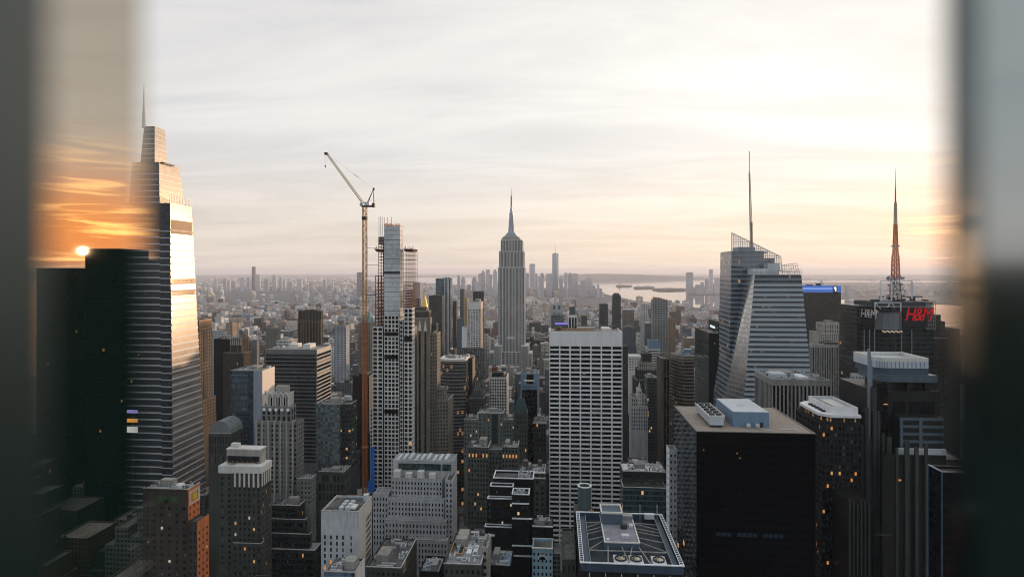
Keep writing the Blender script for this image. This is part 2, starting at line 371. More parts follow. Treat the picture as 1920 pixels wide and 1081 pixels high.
# ------------------------------------------------------------------ setting: water, land, hills
def G(px, py):
    D = H*F/(py-EY); Y = D/(cos(DEL)-tan(th(px))*sin(DEL)); return (Y*tan(th(px)), Y)
def poly(name, pts, z, mat):
    mb = MB(); mb.v = [(x, y, z) for x, y in pts]; mb.f = [tuple(range(len(pts)))]; mb.m = [0]
    return structure(mb.build(name, mat))
wm, t, b = newmat('bay_water')
b.inputs['Base Color'].default_value = (0.05, 0.065, 0.075, 1); b.inputs['Roughness'].default_value = 0.05; b.inputs['IOR'].default_value = 1.45
g = N(t, 'ShaderNodeNewGeometry'); n = N(t, 'ShaderNodeTexNoise', i_Scale=0.02, i_Detail=6.0); t.links.new(g.outputs['Position'], n.inputs[0])
bp = N(t, 'ShaderNodeBump', i_Strength=0.02, i_Distance=0.5); t.links.new(n.outputs[0], bp.inputs['Height']); t.links.new(bp.outputs[0], b.inputs['Normal'])
poly('water', [(-60000, -9000), (60000, -9000), (60000, 60000), (-60000, 60000)], -3.0, wm)
land = stone('city_ground', (0.15, 0.145, 0.145), var=0.6, sc=0.02, streak=False)
poly('ground', [(-9000, -8500), (3200, -8500)] + [G(*p) for p in ((1905, 690), (1620, 616), (1500, 598), (1370, 583), (1240, 569), (1185, 562), (1135, 551), (1108, 543), (1000, 541), (862, 538), (846, 531), (765, 530.5), (700, 525), (640, 519.0))] + [(-22000, 26000), (-30000, 26000), (-30000, 3000)], 0.0, land)
poly('ground', [G(*p) for p in ((2100, 590), (1800, 571), (1585, 560), (1440, 557), (1345, 553), (1290, 551.5), (1284, 547), (1330, 541), (1440, 532), (1520, 528.5), (1800, 529), (2100, 531))], 0.0, land)
poly('ground', [G(*p) for p in ((2100, 528.6), (1780, 526.2), (1500, 525.4), (1300, 523.6), (1160, 524.5), (1085, 522.5), (1030, 521), (840, 520.3), (560, 518.5))] + [(-24000, 34000), (-22000, 52000), (52000, 52000), (52000, 13000)], -0.5, land)
hillm = stone('hill_woods', (0.05, 0.06, 0.045), sc=0.004, streak=False)
def ridge(name, px0, px1, py, tops, D):
    mb = MB(); n = 60; rr = random.Random(px0)
    pts = []
    for i in range(n+1):
        px = px0+(px1-px0)*i/n; k = i/n*(len(tops)-1); a = int(min(k, len(tops)-2)); f = k-a
        yt = tops[a]*(1-f)+tops[a+1]*f+rr.uniform(-.35, .35)
        Y = D/(cos(DEL)-tan(th(px))*sin(DEL)); pts.append((gx(px, Y), Y, max(2, zz(px, yt, Y))))
    for (x, y, z), (x2, y2, z2) in zip(pts, pts[1:]):
        mb.quad((x*.93, y*.93, 0), (x2*.93, y2*.93, 0), (x2, y2, z2), (x, y, z)); mb.quad((x, y, z), (x2, y2, z2), (x2*1.1, y2*1.1, 0), (x*1.1, y*1.1, 0))
    return structure(mb.build(name, hillm))
ridge('hills', 1020, 1320, 524, [519, 515, 513.2, 513, 514, 516, 518, 519.5], 19500)
ridge('hills', 1300, 2000, 524, [518.5, 517, 517.5, 516.5, 516, 515.5, 516, 515, 514.5], 27000)
ridge('hills', -100, 1030, 520, [516, 515.5, 516.3, 515.6, 516, 515.5, 516.5, 516.2, 517.5, 518.5], 30000)
def island(label, px0, px1, y0, y1, h, seed):
    rr = random.Random(seed); mb = MB(); n = 26; c0 = G((px0+px1)/2, (y0+y1)/2); lo = []; hi = []
    for k in range(n):
        a = 2*pi*k/n; px = (px0+px1)/2+(px1-px0)/2*cos(a); py = (y0+y1)/2-(y1-y0)/2*sin(a)
        x, y = G(px, py); lo.append((x, y, -2)); f = .93; hi.append((c0[0]+(x-c0[0])*f, c0[1]+(y-c0[1])*f, h*rr.uniform(.5, 1.1)))
    mb.prism(lo, hi); o = structure(mb.build('island', hillm)); return o
island('', 1154, 1186, 535.3, 537.6, 16, 1); island('', 1187, 1228, 537.8, 541.0, 18, 2); island('', 1222, 1290, 541.2, 545.2, 16, 3)

# ------------------------------------------------------------------ palette
lime = stone('limestone', (0.40, 0.375, 0.34)); limed = stone('weathered_limestone', (0.070, 0.074, 0.066)); greyst = stone('grey_stone', (0.44, 0.44, 0.455))
pale = stone('pale_stone', (0.66, 0.64, 0.61), var=.12); white = stone('white_travertine', (0.80, 0.79, 0.80), var=.07, sc=.08); tan_ = stone('tan_brick', (0.36, 0.23, 0.14))
brown = stone('brown_granite', (0.085, 0.055, 0.04), rough=.5); brick = stone('sunset_orange_brick', (0.55, 0.175, 0.065)); concrete = stone('raw_concrete', (0.34, 0.35, 0.365), var=.35, sc=.3, streak=False)
black = stone('black_metal', (0.008, 0.009, 0.010), rough=.55, var=.4); steel = stone('painted_steel', (0.30, 0.31, 0.33), rough=.45, metal=.3); wsteel = stone('white_steel', (0.62, 0.64, 0.67), rough=.45)
dsteel = stone('dark_steel', (0.05, 0.05, 0.055), metal=.4, rough=.5); rust = stone('rust_red_steel', (0.19, 0.065, 0.035), rough=.7); yel = stone('crane_yellow', (0.50, 0.26, 0.07), rough=.55); orng = stone('crane_orange', (0.42, 0.13, 0.035), rough=.55)
gravel = stone('gravel_roof', (0.30, 0.275, 0.25), var=.3, sc=1.0, streak=False); tar = stone('tar_roof', (0.10, 0.10, 0.10), var=.65, sc=.4, streak=False); greyroof = stone('grey_roof', (0.27, 0.28, 0.29), var=.3, streak=False); wroof = stone('white_roof', (0.62, 0.62, 0.62), var=.2, streak=False)
bluemetal = stone('blue_grey_metal', (0.17, 0.26, 0.37), rough=.4, var=.12); palemetal = stone('pale_metal', (0.52, 0.55, 0.60), rough=.4, var=.12); darkgreen = stone('dark_bronze', (0.03, 0.036, 0.034), rough=.4)
copper = stone('green_copper', (0.16, 0.27, 0.27)); gold = stone('gold_leaf', (0.80, 0.50, 0.13), rough=.35, metal=.8)
gd = glassm('dark_window'); gb = glassm('black_window', (0.005, 0.006, 0.007)); gblue = glassm('blue_window', (0.05, 0.075, 0.10), rough=.06, metal=.35); gteal = glassm('teal_glass', (0.02, 0.045, 0.048), rough=.06, spec=.8)
gpale = glassm('pale_glass', (0.36, 0.40, 0.45), rough=.10, metal=.75, var=.2); gsky = glassm('mirror_glass', (0.32, 0.36, 0.40), rough=.07, metal=.9, var=.25)
lit1 = emit('lit_warm', (1.0, 0.52, 0.18), 0.55); lit2 = emit('lit_white', (1.0, 0.84, 0.62), 0.42); lit3 = emit('lit_orange', (1.0, 0.38, 0.10), 0.6)
LIT = [lit1, lit2, lit3]
bluenet = stone('blue_netting', (0.03, 0.20, 0.72), rough=.7, var=.2)

def clip(b, d): return b
# ------------------------------------------------------------------ tall glass skyscraper at the left
def glass_skyscraper():
    Y = 520.0; t = Thing('glass_skyscraper', 'tall tapering glass skyscraper with pale floor bands and a needle spire, leftmost', 'skyscraper', -388, 548)
    def wedge(cx_t, cx_b, far_t, far_b, yt, xleft_t, xleft_b, yo=0.0, zlow=0.0):
        Yf = Y+yo; zt = zz(cx_t, yt, Yf); ct, cb = gx(cx_t, Yf), gx(cx_b, Yf)
        yt1, yb1 = yfar(far_t, ct), yfar(far_b, cb)
        lo = [(xleft_b, Yf, zlow), (cb, Yf, zlow), (cb, yb1, zlow), (xleft_b, yb1, zlow)]; hi = [(xleft_t, Yf+1.5, zt), (ct, Yf+1.5, zt), (ct, yt1, zt), (xleft_t, yt1, zt)]
        return lo, hi, zt
    def lerp(lo, hi, z):
        f = (z-lo[0][2])/(hi[0][2]-lo[0][2]); return [tuple(a+(b_-a)*f for a, b_ in zip(p, q)) for p, q in zip(lo, hi)]
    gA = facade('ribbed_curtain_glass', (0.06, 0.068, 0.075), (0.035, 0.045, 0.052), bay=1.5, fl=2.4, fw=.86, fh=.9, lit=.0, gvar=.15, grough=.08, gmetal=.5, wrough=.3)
    gW = facade('sunset_curtain_glass', (0.40, 0.38, 0.36), (0.44, 0.375, 0.31), bay=1.5, fl=3.6, fw=.84, fh=.9, gvar=.12, wvar=.08, lit=.0, grough=.16, gmetal=.85, wrough=.3)  # same curtain wall as the front, with sunset peach put into its colour
    gN = glassm('notch_glass', (0.03, 0.04, 0.045), metal=.4)
    band = stone('glazed_terracotta_band', (0.46, 0.47, 0.49), rough=.35, var=.1)
    HERO.append((-425, -353, 515, 580, 400, 225, 391, 915, 'ov'))
    for k, (ct, cb, ft, fb, yt, xlt, xlb, yo) in enumerate(((317, 325.5, 359, 390, 380, -406, -421, 0), (296, 300, 336, 352, 303, -400, -404, 4), (288, 290, 309.5, 316, 236, -391, -396, 8))):
        zl = (0, 300, 340)[k]
        if k == 0: lo, hi, zt = wedge(ct, cb, ft, fb, yt, xlt, xlb, yo)
        else:
            lo, hi, zt = wedge(ct, cb, ft, fb, yt, xlt, xlb, yo, zl)
        mb = MB(); i = len(mb.v); mb.v += lo+hi
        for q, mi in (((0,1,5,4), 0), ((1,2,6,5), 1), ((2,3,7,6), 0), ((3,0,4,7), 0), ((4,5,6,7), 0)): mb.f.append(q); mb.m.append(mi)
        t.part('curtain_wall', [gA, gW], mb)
        if k == 0: # dark recessed notch at the corner, as a slot of glass proud by millimetres
            a = lerp(lo, hi, 4); b2 = lerp(lo, hi, zt-1); 
            mb = MB(); w0, w1 = 10.5, .4
            mb.hexa([(a[1][0]-w0, a[1][1]-.05, 4), (a[1][0]-w1, a[1][1]-.05, 4), (a[1][0]-w1, a[1][1]+.3, 4), (a[1][0]-w0, a[1][1]+.3, 4)],
                    [(b2[1][0]-w0, b2[1][1]-.05, zt-1), (b2[1][0]-w1, b2[1][1]-.05, zt-1), (b2[1][0]-w1, b2[1][1]+.3, zt-1), (b2[1][0]-w0, b2[1][1]+.3, zt-1)])
            t.part('corner_slot', gN, mb)
            nb = 46
            for j in range(nb):
                z = 14+j*(zt-26-14)/(nb-1); hgt = 1.15
                q0, q1 = lerp(lo, hi, z), lerp(lo, hi, z+hgt); e = .45; mb = MB()
                mb.hexa([(q0[0][0], q0[0][1]-e, z), (q0[1][0]-w0, q0[1][1]-e, z), (q0[1][0]-w0, q0[1][1]-.01, z), (q0[0][0], q0[0][1]-.01, z)],
                        [(q1[0][0], q1[0][1]-e, z+hgt), (q1[1][0]-w0, q1[1][1]-e, z+hgt), (q1[1][0]-w0, q1[1][1]-.01, z+hgt), (q1[0][0], q1[0][1]-.01, z+hgt)])
                mb.hexa([(q0[1][0]-w0, q0[1][1]-.12, z-.7), (q0[1][0]-.2, q0[1][1]-.12, z-.7), (q0[1][0]-.2, q0[1][1]+.1, z-.7), (q0[1][0]-w0, q0[1][1]+.1, z-.7)],
                        [(q0[1][0]-w0, q0[1][1]-.12, z+.2), (q0[1][0]-.2, q0[1][1]-.12, z+.2), (q0[1][0]-.2, q0[1][1]+.1, z+.2), (q0[1][0]-w0, q0[1][1]+.1, z+.2)])
                mb.hexa([(q0[1][0]+.01, q0[1][1], z), (q0[1][0]+e, q0[1][1], z), (q0[2][0]+e, q0[2][1], z), (q0[2][0]+.01, q0[2][1], z)],
                        [(q1[1][0]+.01, q1[1][1], z+hgt*1.35), (q1[1][0]+e, q1[1][1], z+hgt*1.35), (q1[2][0]+e, q1[2][1], z+hgt*1.35), (q1[2][0]+.01, q1[2][1], z+hgt*1.35)])
                t.part('spandrel_band', band, mb)
            # louvred plant floors, the low sun's orange put into their colour, and the deck rail
            for zc, hh in ((zz(340, 527, 540), 5), (zz(340, 548, 540), 5), (zz(340, 427, 540), 13)):
                q0, q1 = lerp(lo, hi, zc-hh/2), lerp(lo, hi, zc+hh/2); mb = MB(); nn = 34
                for s_ in range(nn):
                    f0, f1 = s_/nn, (s_+.55)/nn
                    p = lambda q, f: (q[1][0]+.55, q[1][1]+(q[2][1]-q[1][1])*f, q[1][2])
                    mb.quad(p(q0, f0), p(q0, f1), p(q1, f1), p(q1, f0))
                t.part('louvre_panel', stone('louvre_sun_orange', (0.40, 0.24, 0.12), rough=.5), mb)
            mb = MB(); h0 = lerp(lo, hi, zt)
            for f in [i_/14 for i_ in range(15)]:
                p = (h0[1][0], h0[1][1]+(h0[2][1]-h0[1][1])*f, zt); mb.bar(p, (p[0], p[1], zt+9-f*3), .35)
            for s_ in (3, 6, 8.5): mb.bar((h0[1][0], h0[1][1], zt+s_), (h0[2][0], h0[2][1], zt+s_*.66), .3)
            t.part('deck_screen', steel, mb)
        else:
            for j in range(9 if k == 1 else 12):
                z = zl+8+j*(5.4 if k == 1 else 4.6)
                if z > zt-2: break
                q0 = lerp(lo, hi, z); mb = MB(); mb.hexa([(q0[0][0], q0[0][1]-.25, z), (q0[1][0], q0[1][1]-.25, z), (q0[1][0], q0[1][1]-.01, z), (q0[0][0], q0[0][1]-.01, z)], [(q0[0][0], q0[0][1]-.25, z+.8), (q0[1][0], q0[1][1]-.25, z+.8), (q0[1][0], q0[1][1]-.01, z+.8), (q0[0][0], q0[0][1]-.01, z+.8)])
                mb.hexa([(q0[1][0]+.01, q0[1][1], z), (q0[1][0]+.3, q0[1][1], z), (q0[2][0]+.3, q0[2][1], z), (q0[2][0]+.01, q0[2][1], z)], [(q0[1][0]+.01, q0[1][1], z+.8), (q0[1][0]+.3, q0[1][1], z+.8), (q0[2][0]+.3, q0[2][1], z+.8), (q0[2][0]+.01, q0[2][1], z+.8)])
                t.part('spandrel_band', band, mb)
    x, y, z = P(270, 234, 530); mb = MB(); zt = zz(270, 160, 530)
    mb.cyl(x, y, z-3, z+14, 1.9, 1.3, 10); mb.cyl(x, y, z+14, zt, 1.2, .25, 8); t.part('spire', palemetal, mb)
    mb = MB(); a, b2 = P(290, 297, 529), P(311, 303, 540); mb.box(a[0]-1, a[0]+9, 529, 545, a[2]-5, a[2]-3.5); t.part('terrace_slab', dsteel, mb)
    # lower annex with the darker podium bands
    p = tier(t, 300, 386, 868, 512, xs=389, dep=7, wall=dsteel, style='band', bw=0, fl=5.2, fh=.6, yb=905) if False else None
glass_skyscraper()

# ------------------------------------------------------------------ the left-hand block of towers
def bldg(name, label, px, Y, cat='building', group=None):
    return Thing(name, label, cat, gx(px, Y), Y+8, 0, group)
t = bldg('brick_tower', 'orange brick setback tower with a green frieze panel, at the bottom left', 330, 312)
dkb = stone('shaded_brick', (0.055, 0.045, 0.038))  # shade put into the front's brick colour; the orange flank holds western glow
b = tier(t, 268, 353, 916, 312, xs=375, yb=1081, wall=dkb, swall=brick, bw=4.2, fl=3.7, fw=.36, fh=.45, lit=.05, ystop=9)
mb = MB(); X1 = gx(353, 312)
for (y0, y1, z0, z1) in ((.06, .94, 1.5, 3.0), (.06, .94, 8.0, 9.2), (.06, .2, 3, 8), (.8, .94, 3, 8)): mb.box(X1+.02, X1+.35, 312+11*y0, 312+11*y1, b[5]-z1, b[5]-z0)
t.part('terracotta_frame', stone('cream_terracotta', (0.52, 0.42, 0.33)), mb)
mb = MB(); mb.box(X1+.02, X1+.2, 315.5, 319.5, b[5]-7.2, b[5]-3.6); o = t.part('emblem_panel', stone('yellow_faience', (0.55, 0.40, 0.06)), mb)
mb = MB(); x0, x1 = gx(291, 312), gx(335, 312); mb.box(x0, x1, 311.6, 311.98, b[5]-7.5, b[5]-4.0); fr = t.part('frieze_panel', stone('green_faience', (0.05, 0.085, 0.035), var=.5), mb)
mb = MB(); xm = (x0+x1)/2; mb.prism([(xm+1.4*cos(pi*k/8), 311.45, b[5]-7.3+1.6*sin(pi*k/8)) for k in range(9)], [(xm+1.4*cos(pi*k/8), 311.59, b[5]-7.3+1.6*sin(pi*k/8)) for k in range(9)]); t.part('sunburst', black, mb, fr)
clutter(t, b, 7, 3)
mb = MB(); q = P(337, 921, 318); mb.cyl(q[0], q[1], b[5]-1, b[5]+.7, 3.2, 2.6, 16); t.part('roof_dome', wroof, mb)
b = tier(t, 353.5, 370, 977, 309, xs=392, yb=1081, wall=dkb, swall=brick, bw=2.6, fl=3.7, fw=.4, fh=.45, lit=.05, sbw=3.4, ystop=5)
finish(t, gd, LIT)
t = bldg('limestone_tower', 'beige stone tower with a bold white cornice and a lit roof terrace', 450, 381)
b = tier(t, 437, 489, 886, 381, xs=508, yb=1060, wall=limed, swall=limed, bw=3.5, fl=3.9, fw=.42, fh=.55, lit=.16, sbw=2.4)
b2 = tier(t, 410, 436.7, 886, 383.5, dep=11, yb=1060, wall=limed, bw=4.2, fl=3.9, fw=.35, fh=.5, lit=.02)
def cornice(t, b, z0, z1, out, mat, side='R', name='cornice', front=True):
    mb = MB(); mb.box(b[0]-out if side != 'R' else b[0], b[1]+out if side == 'R' else b[1], b[2]-out, b[3], z0, z1); return t.part(name, mat, mb)
c_ = zz(463, 873, 381); cornice(t, (b[0], b[1], b[2], b[3]), b[5]+.02, c_, .9, pale); cornice(t, (b2[0], b2[1]-.05, b2[2], b2[3]), b2[5]+.02, c_-1, .6, pale)
for k in range(6):
    x = b[0]+(b[1]-b[0])*(k+.5)/6; t.box('pilaster', pale, x-.55, x+.55, 380.4, 380.98, zz(463, 912, 381), b[5]-.05)
for k in range(5):
    y = b[2]+(b[3]-b[2])*(k+.3)/5; t.box('pilaster', pale, b[1]+.02, b[1]+.6, y, y+.9, zz(489, 912, 381), b[5]-.05)
x0, x1 = gx(425, 386), gx(488, 386); z0 = c_+.02; zt = zz(455, 843, 386)
mb = MB(); mb.box(x0, x1, 386, 394, z0, zt); t.part('penthouse', lime, mb)
mb = MB(); mb.box(x0+.6, x1-.6, 385.8, 385.97, z0+.5, z0+5); t.part('terrace_glazing', gd, mb)
for k in range(7):
    mb = MB(); x = x0+1.2+k*(x1-x0-2)/6; mb.cyl(x, 384.6, z0, z0+1.4, .06, n=6); mb.cyl(x, 384.6, z0+1.4, z0+1.75, .22, n=8, m=1); t.part('terrace_lamp', [dsteel, lit1], mb)
mb = MB(); mb.box(x0-.3, x1+.3, 385.7, 394.3, zt+.02, zt+.8); t.part('cornice', pale, mb)
mb = MB(); mb.box(gx(433, 389), gx(447, 389), 389, 392, zt+.85, zz(440, 831, 389)); t.part('bulkhead', pale, mb)
b3 = tier(t, 437, 489.5, 1018, 377, dep=3.6, xs=None, yb=1081, wall=limed, bw=3.5, fl=3.9, fw=.42, fh=.5, lit=.05)
finish(t, gd, LIT)
# deco crown building
decog = stone('deco_grey', (0.20, 0.205, 0.195))
t = bldg('deco_tower', 'art deco setback tower with a scalloped crown and round white medallions', 520, 440)
b = tier(t, 481, 549, 790, 440, xs=556.5, yb=915, wall=decog, bw=3.7, fl=3.6, fw=.5, fh=.52, lit=.01, ystop=1.5)
wg = tier(t, 549.4, 557, 790, 441.5, xs=570, yb=900, wall=decog, bw=3.0, fl=3.6, fw=.5, fh=.5, lit=.02)
for k in range(7):
    x = b[0]+(b[1]-b[0])*k/6; t.box('pier', lime, x-.55, x+.55, 439.2, 439.97, 60, b[5]+1.4)
c1 = tier(t, 490, 546, 762, 442, xs=555, yb=790, z0=b[5]-.8, wall=decog, bw=4, fl=5.5, fw=.55, fh=.8, lit=0)
for k in range(5):
    x = c1[0]+(c1[1]-c1[0])*(k+.5)/5; mb = MB(); zc = c1[5]-2.2
    mb.prism([(x+1.35*cos(2*pi*i/16), 441.45, zc+1.35*sin(2*pi*i/16)) for i in range(16)], [(x+1.35*cos(2*pi*i/16), 441.6, zc+1.35*sin(2*pi*i/16)) for i in range(16)])
    t.part('medallion', white, mb)
c2 = tier(t, 502, 541.5, 740, 444, xs=549, yb=765, z0=c1[5]-.8, wall=lime, bw=5, fl=7, fw=.5, fh=.85, lit=0)
for k in range(4):
    x0 = c2[0]+(c2[1]-c2[0])*k/4; w = (c2[1]-c2[0])/4; mb = MB()
    pr = [(x0, 0), (x0+w*.12, 1.6), (x0+w*.35, 2.9), (x0+w*.65, 2.9), (x0+w*.88, 1.6), (x0+w, 0), (x0+w*.86, -.4), (x0+w*.62, 1.5), (x0+w*.38, 1.5), (x0+w*.14, -.4)]
    mb.prism([(x, 443.3, c2[5]-.6+z) for x, z in pr], [(x, 443.95, c2[5]-.6+z) for x, z in pr]); t.part('scallop', pale, mb)
for k in range(9):
    x = c2[0]+(c2[1]-c2[0])*k/8; t.box('fin', pale, x-.25, x+.25, 443.4, 443.96, c2[4]+1, c2[5]-.7)
for k in range(5):
    y = 444+(c2[3]-444)*k/4; t.box('fin', pale, c2[1]+.02, c2[1]+.7, y-.3, y+.3, c2[4]+1, c2[5]+2)
x0, x1 = gx(517, 446), gx(540, 446); t.box('bulkhead', lime, x0, x1, 446, 449.5, c2[5]-.9, zz(528, 723, 446))
w1 = tier(t, 556, 583, 897, 437, xs=593, yb=935, wall=decog, bw=3.2, fl=3.8, fw=.45, fh=.5, lit=.02, roof=greyroof)
clutter(t, w1, 4, 8, big=False)
finish(t, gd, LIT)
t = bldg('terraced_office', 'low dark office block stepping down in glass terraces, below the deco tower', 540, 412)
q = tier(t, 509, 561, 947, 420, dep=10, yb=980, wall=darkgreen, bw=1.6, fl=4.2, fw=.7, fh=.62, lit=.01, roof=greyroof)
clutter(t, q, 6, 5)
for (xl, xr, yt, Y, d) in ((509, 572, 973, 416, 12), (509, 580, 1000, 412, 14), (509, 590, 1030, 408, 15)):
    tier(t, xl, xr, yt, Y, dep=d if Y < 412 else 3.9, yb=yt+40, wall=darkgreen, bw=1.6, fl=4.2, fw=.7, fh=.62, lit=.008, roof=greyroof)
finish(t, gb, LIT)
t = bldg('arched_roof_hall', 'grey block with a barrel vaulted roof, behind the beige white-corniced tower', 415, 452)
b = tier(t, 391, 432, 812, 452, dep=20, yb=860, wall=limed, bw=2.2, fl=8, fw=.45, fh=.8, lit=0)
mb = MB(); n_ = 10; R_ = (b[1]-b[0])/2; xm = (b[0]+b[1])/2; hh = (zz(412, 780, 455)-b[5])*.75
for k in range(n_):
    a0, a1 = pi*k/n_, pi*(k+1)/n_
    mb.quad((xm+R_*cos(a0), 453, b[5]+hh*sin(a0)), (xm+R_*cos(a1), 453, b[5]+hh*sin(a1)), (xm+R_*cos(a1), 471, b[5]+hh*sin(a1)), (xm+R_*cos(a0), 471, b[5]+hh*sin(a0)))
    mb.tri((xm, 453, b[5]), (xm+R_*cos(a0), 453, b[5]+hh*sin(a0)), (xm+R_*cos(a1), 453, b[5]+hh*sin(a1)))
t.part('vaulted_roof', stone('vault_zinc', (0.17, 0.19, 0.20), rough=.5), mb); finish(t, gd, LIT)
t = bldg('glass_slab_office', 'blue glass office tower with a blank sunlit white side wall, behind the deco crown', 475, 480)
cw = facade('blue_curtain', (0.10, 0.14, 0.18), (0.06, 0.09, 0.12), bay=1.6, fl=3.9, fw=.9, fh=.8, lit=.006, gmetal=.4)
b = tier(t, 433, 492, 694, 480, xs=515, yb=850, wall=cw, swall=stone('blank_panel', (0.72, 0.66, 0.60), var=.06), style='plain', roof=gravel)
t.box('corner_pier', stone('lilac_panel', (0.30, 0.32, 0.38), var=.1), gx(476, 480), b[1]-.02, 479.3, 479.98, 30, b[5]-.05); t.box('glass_strip', gblue, gx(466, 480), gx(475.6, 480), 479.6, 479.98, 30, b[5]-.8)
t.box('glass_strip', facade('lit_base_strip', (0.05, 0.07, 0.09), (0.16, 0.20, 0.25), bay=1.6, fl=5, fw=.94, fh=.7, lit=0, gmetal=.8), gx(435, 480), gx(465.3, 480), 479.55, 479.98, zz(450, 778, 480), b[5]-9)
for k in range(8):
    y = b[2]+(b[3]-b[2])*(k % 3+.7)/3.4; z = b[5]-22-(k//3)*9-(k % 3)*3; t.box('slot_window', gb, b[1]+.01, b[1]+.12, y, y+.6, z, z+3)
clutter(t, b, 5, 21)
t = bldg('banded_office_slab', 'wide dark office slab with pale horizontal bands, left of the crane mast', 545, 560)
b = tier(t, 497, 594, 655, 560, xs=621, yb=860, wall=stone('shaded_band', (0.17, 0.175, 0.175), rough=.5), swall=stone('sunlit_band', (0.52, 0.50, 0.47), var=.1), style='band', bw=0, fl=3.75, fh=.74, rec=.5, lit=0, ystop=4, roof=greyroof)  # band colours carry the light: front shaded, west side sunlit
for fx in (.34, .62): on_roof(t, b, 'bulkhead', pale, fx, fx+.14, .35, .75, 4.5)
clutter(t, b, 7, 9, big=False)
mb = MB()
for k in range(34):
    x = b[0]+(b[1]-b[0])*k/33; mb.box(x-.09, x+.09, 560.28, 560.44, 40, b[5]-4.5)
t.part('mullions', dsteel, mb)
finish(t, gd, LIT, 'window_band')
t = bldg('concrete_block', 'blank teal grey slab with a dark lit side, below the banded slab', 615, 470)
b = tier(t, 592, 636, 757, 470, dep=18, yb=860, wall=facade('tile_wall', (0.13, 0.16, 0.165), (0.10, 0.125, 0.13), bay=2, fl=2, fw=.92, fh=.92, lit=0, grough=.5, wvar=.15), style='plain')
clutter(t, b, 5, 33)
b = tier(t, 636.4, 658, 757, 473, dep=15, yb=870, wall=darkgreen, bw=2.2, fl=3.8, fw=.7, fh=.5, lit=.12)
finish(t, gd, [emit('lit_green', (0.75, 0.85, 0.5), .5), lit1])
t = bldg('low_loft_building', 'low dark loft with tall piers and lamplit roof, between the deco tower and the crane', 615, 452)
b = tier(t, 596, 645, 884, 453, xs=658, yb=930, wall=limed, bw=3.2, fl=7, fw=.6, fh=.75, lit=0)
clutter(t, b, 9, 12)
finish(t, gd, LIT)
t = bldg('blank_wall_building', 'grey concrete building with a mostly blank front and cooling fans on its roof', 640, 330)
b = tier(t, 602, 672.7, 958, 330, xs=697, yb=1081, wall=stone('stained_concrete', (0.50, 0.51, 0.53), var=.25, sc=.3), swall=stone('cream_render', (0.62, 0.58, 0.53), var=.1), style='plain', roof=tar, par=1.3)
for r_ in range(7):
    for c in (0.08, .24, .40, .56, .78):
        x = b[0]+(b[1]-b[0])*c; z = b[5]-15-r_*3.6; t.panes.append((x+.5, 329.95, z, 'y', 1.0, 2.2, 5e4+z, r_ > 3 and rnd.random() < .3, False))
for r_ in range(9):
    for c in range(5):
        y = b[2]+(b[3]-b[2])*(.55+c*.09); z = b[5]-10-r_*3.6; t.panes.append((b[1]+.05, y, z, 'x', .9, 2.2, 1e4+z, False, False))
for i_ in range(6):
    x = b[0]+(b[1]-b[0])*(.40+.17*(i_ % 2)); y = 334+(i_//2)*4.2; mb = MB(); mb.box(x, x+2.4, y, y+2.8, b[5]-1.2, b[5]+.6); mb.cyl(x+1.2, y+1.4, b[5]+.6, b[5]+1.0, 1.0, n=10, m=1); t.part('cooling_fan', [palemetal, wsteel], mb)
t.box('skylight', pale, b[0]+14, b[0]+18, 336, 342, b[5]-1.2, b[5]-.3)
mb = MB(); mb.cyl(b[1]-2.2, 350, b[5]-1.2, b[5]+2.6, 1.8, n=14); t.part('round_tank', palemetal, mb)
mb = MB()
for a_, c_2 in (((b[0]+1, 331, b[5]+.3), (b[0]+8, 350, b[5]+1.6)), ((b[0]+8, 350, b[5]+1.6), (b[0]+16, 351, b[5]+1.6))): mb.bar(a_, c_2, .25)
t.part('roof_frame', tan_, mb); finish(t, gd, LIT)
t = bldg('glass_roof_building', 'small blue glass fronted building at the bottom edge below the blank grey concrete front', 640, 268)
b = tier(t, 609, 666, 1072, 268, xs=684, yb=1081, wall=facade('blue_grid', (0.16, 0.24, 0.32), (0.10, 0.15, 0.2), bay=1.6, fl=3, fw=.88, fh=.8, lit=0, gmetal=.3), style='plain', roof=gravel, swall=pale)
clutter(t, b, 8, 17)
# wide limestone building with many setbacks
t = bldg('stepped_limestone_building', 'wide pale stone building with setback wings, below the tower under construction', 770, 405)
tops = ((736, 849, 864, 412, 20, 906, 'plain'), (734, 829, 897, 406, 5.9, 936, 'win'), (727, 833, 936, 401, 4.9, 976, 'win'), (722, 836, 976, 396, 4.9, 1012, 'win'), (765, 838, 1012, 391, 4.9, 1060, 'win'))
for i_, (xl, xr, yt, Y, d, yb, st) in enumerate(tops):
    b = tier(t, xl, xr, yt, Y, dep=d, xs=857 if i_ == 0 else None, yb=yb, wall=greyst, bw=2.3, fl=3.7, fw=.42, fh=.6, style=st, lit=.004, par=.7, prio=5-i_, roof=greyroof)
    if i_ == 0: b0 = b
on_roof(t, b0, 'louvre_screen', gteal, .10, .80, -.03, -.002, 4.5, up=-5.2); on_roof(t, b0, 'louvre_screen', gteal, .83, .97, -.03, -.002, 4.5, up=-5.2)
for k in range(9): on_roof(t, b0, 'roof_duct', palemetal, .05+k*.1, .10+k*.1, .05, .8, 1.5+(k % 3)*.5)
mb = MB()
for k in range(10):
    x = b0[0]+(b0[1]-b0[0])*(.03+k*.104); mb.bar((x, 413, b0[5]+.2), (x+2.2, 413, b0[5]+2.4), .25); mb.bar((x+2.2, 413, b0[5]+2.4), (x+4, 413, b0[5]+.2), .25)
t.part('roof_frame', palemetal, mb)
b = tier(t, 699.5, 727, 926, 403, dep=14, yb=1012, wall=greyst, bw=2.3, fl=3.7, fw=.42, fh=.6, lit=.01, roof=greyroof)
b = tier(t, 835, 848.5, 900, 399, dep=12.9, xs=857, yb=1010, wall=greyst, bw=2.3, fl=3.7, fw=.42, fh=.6, lit=.005)
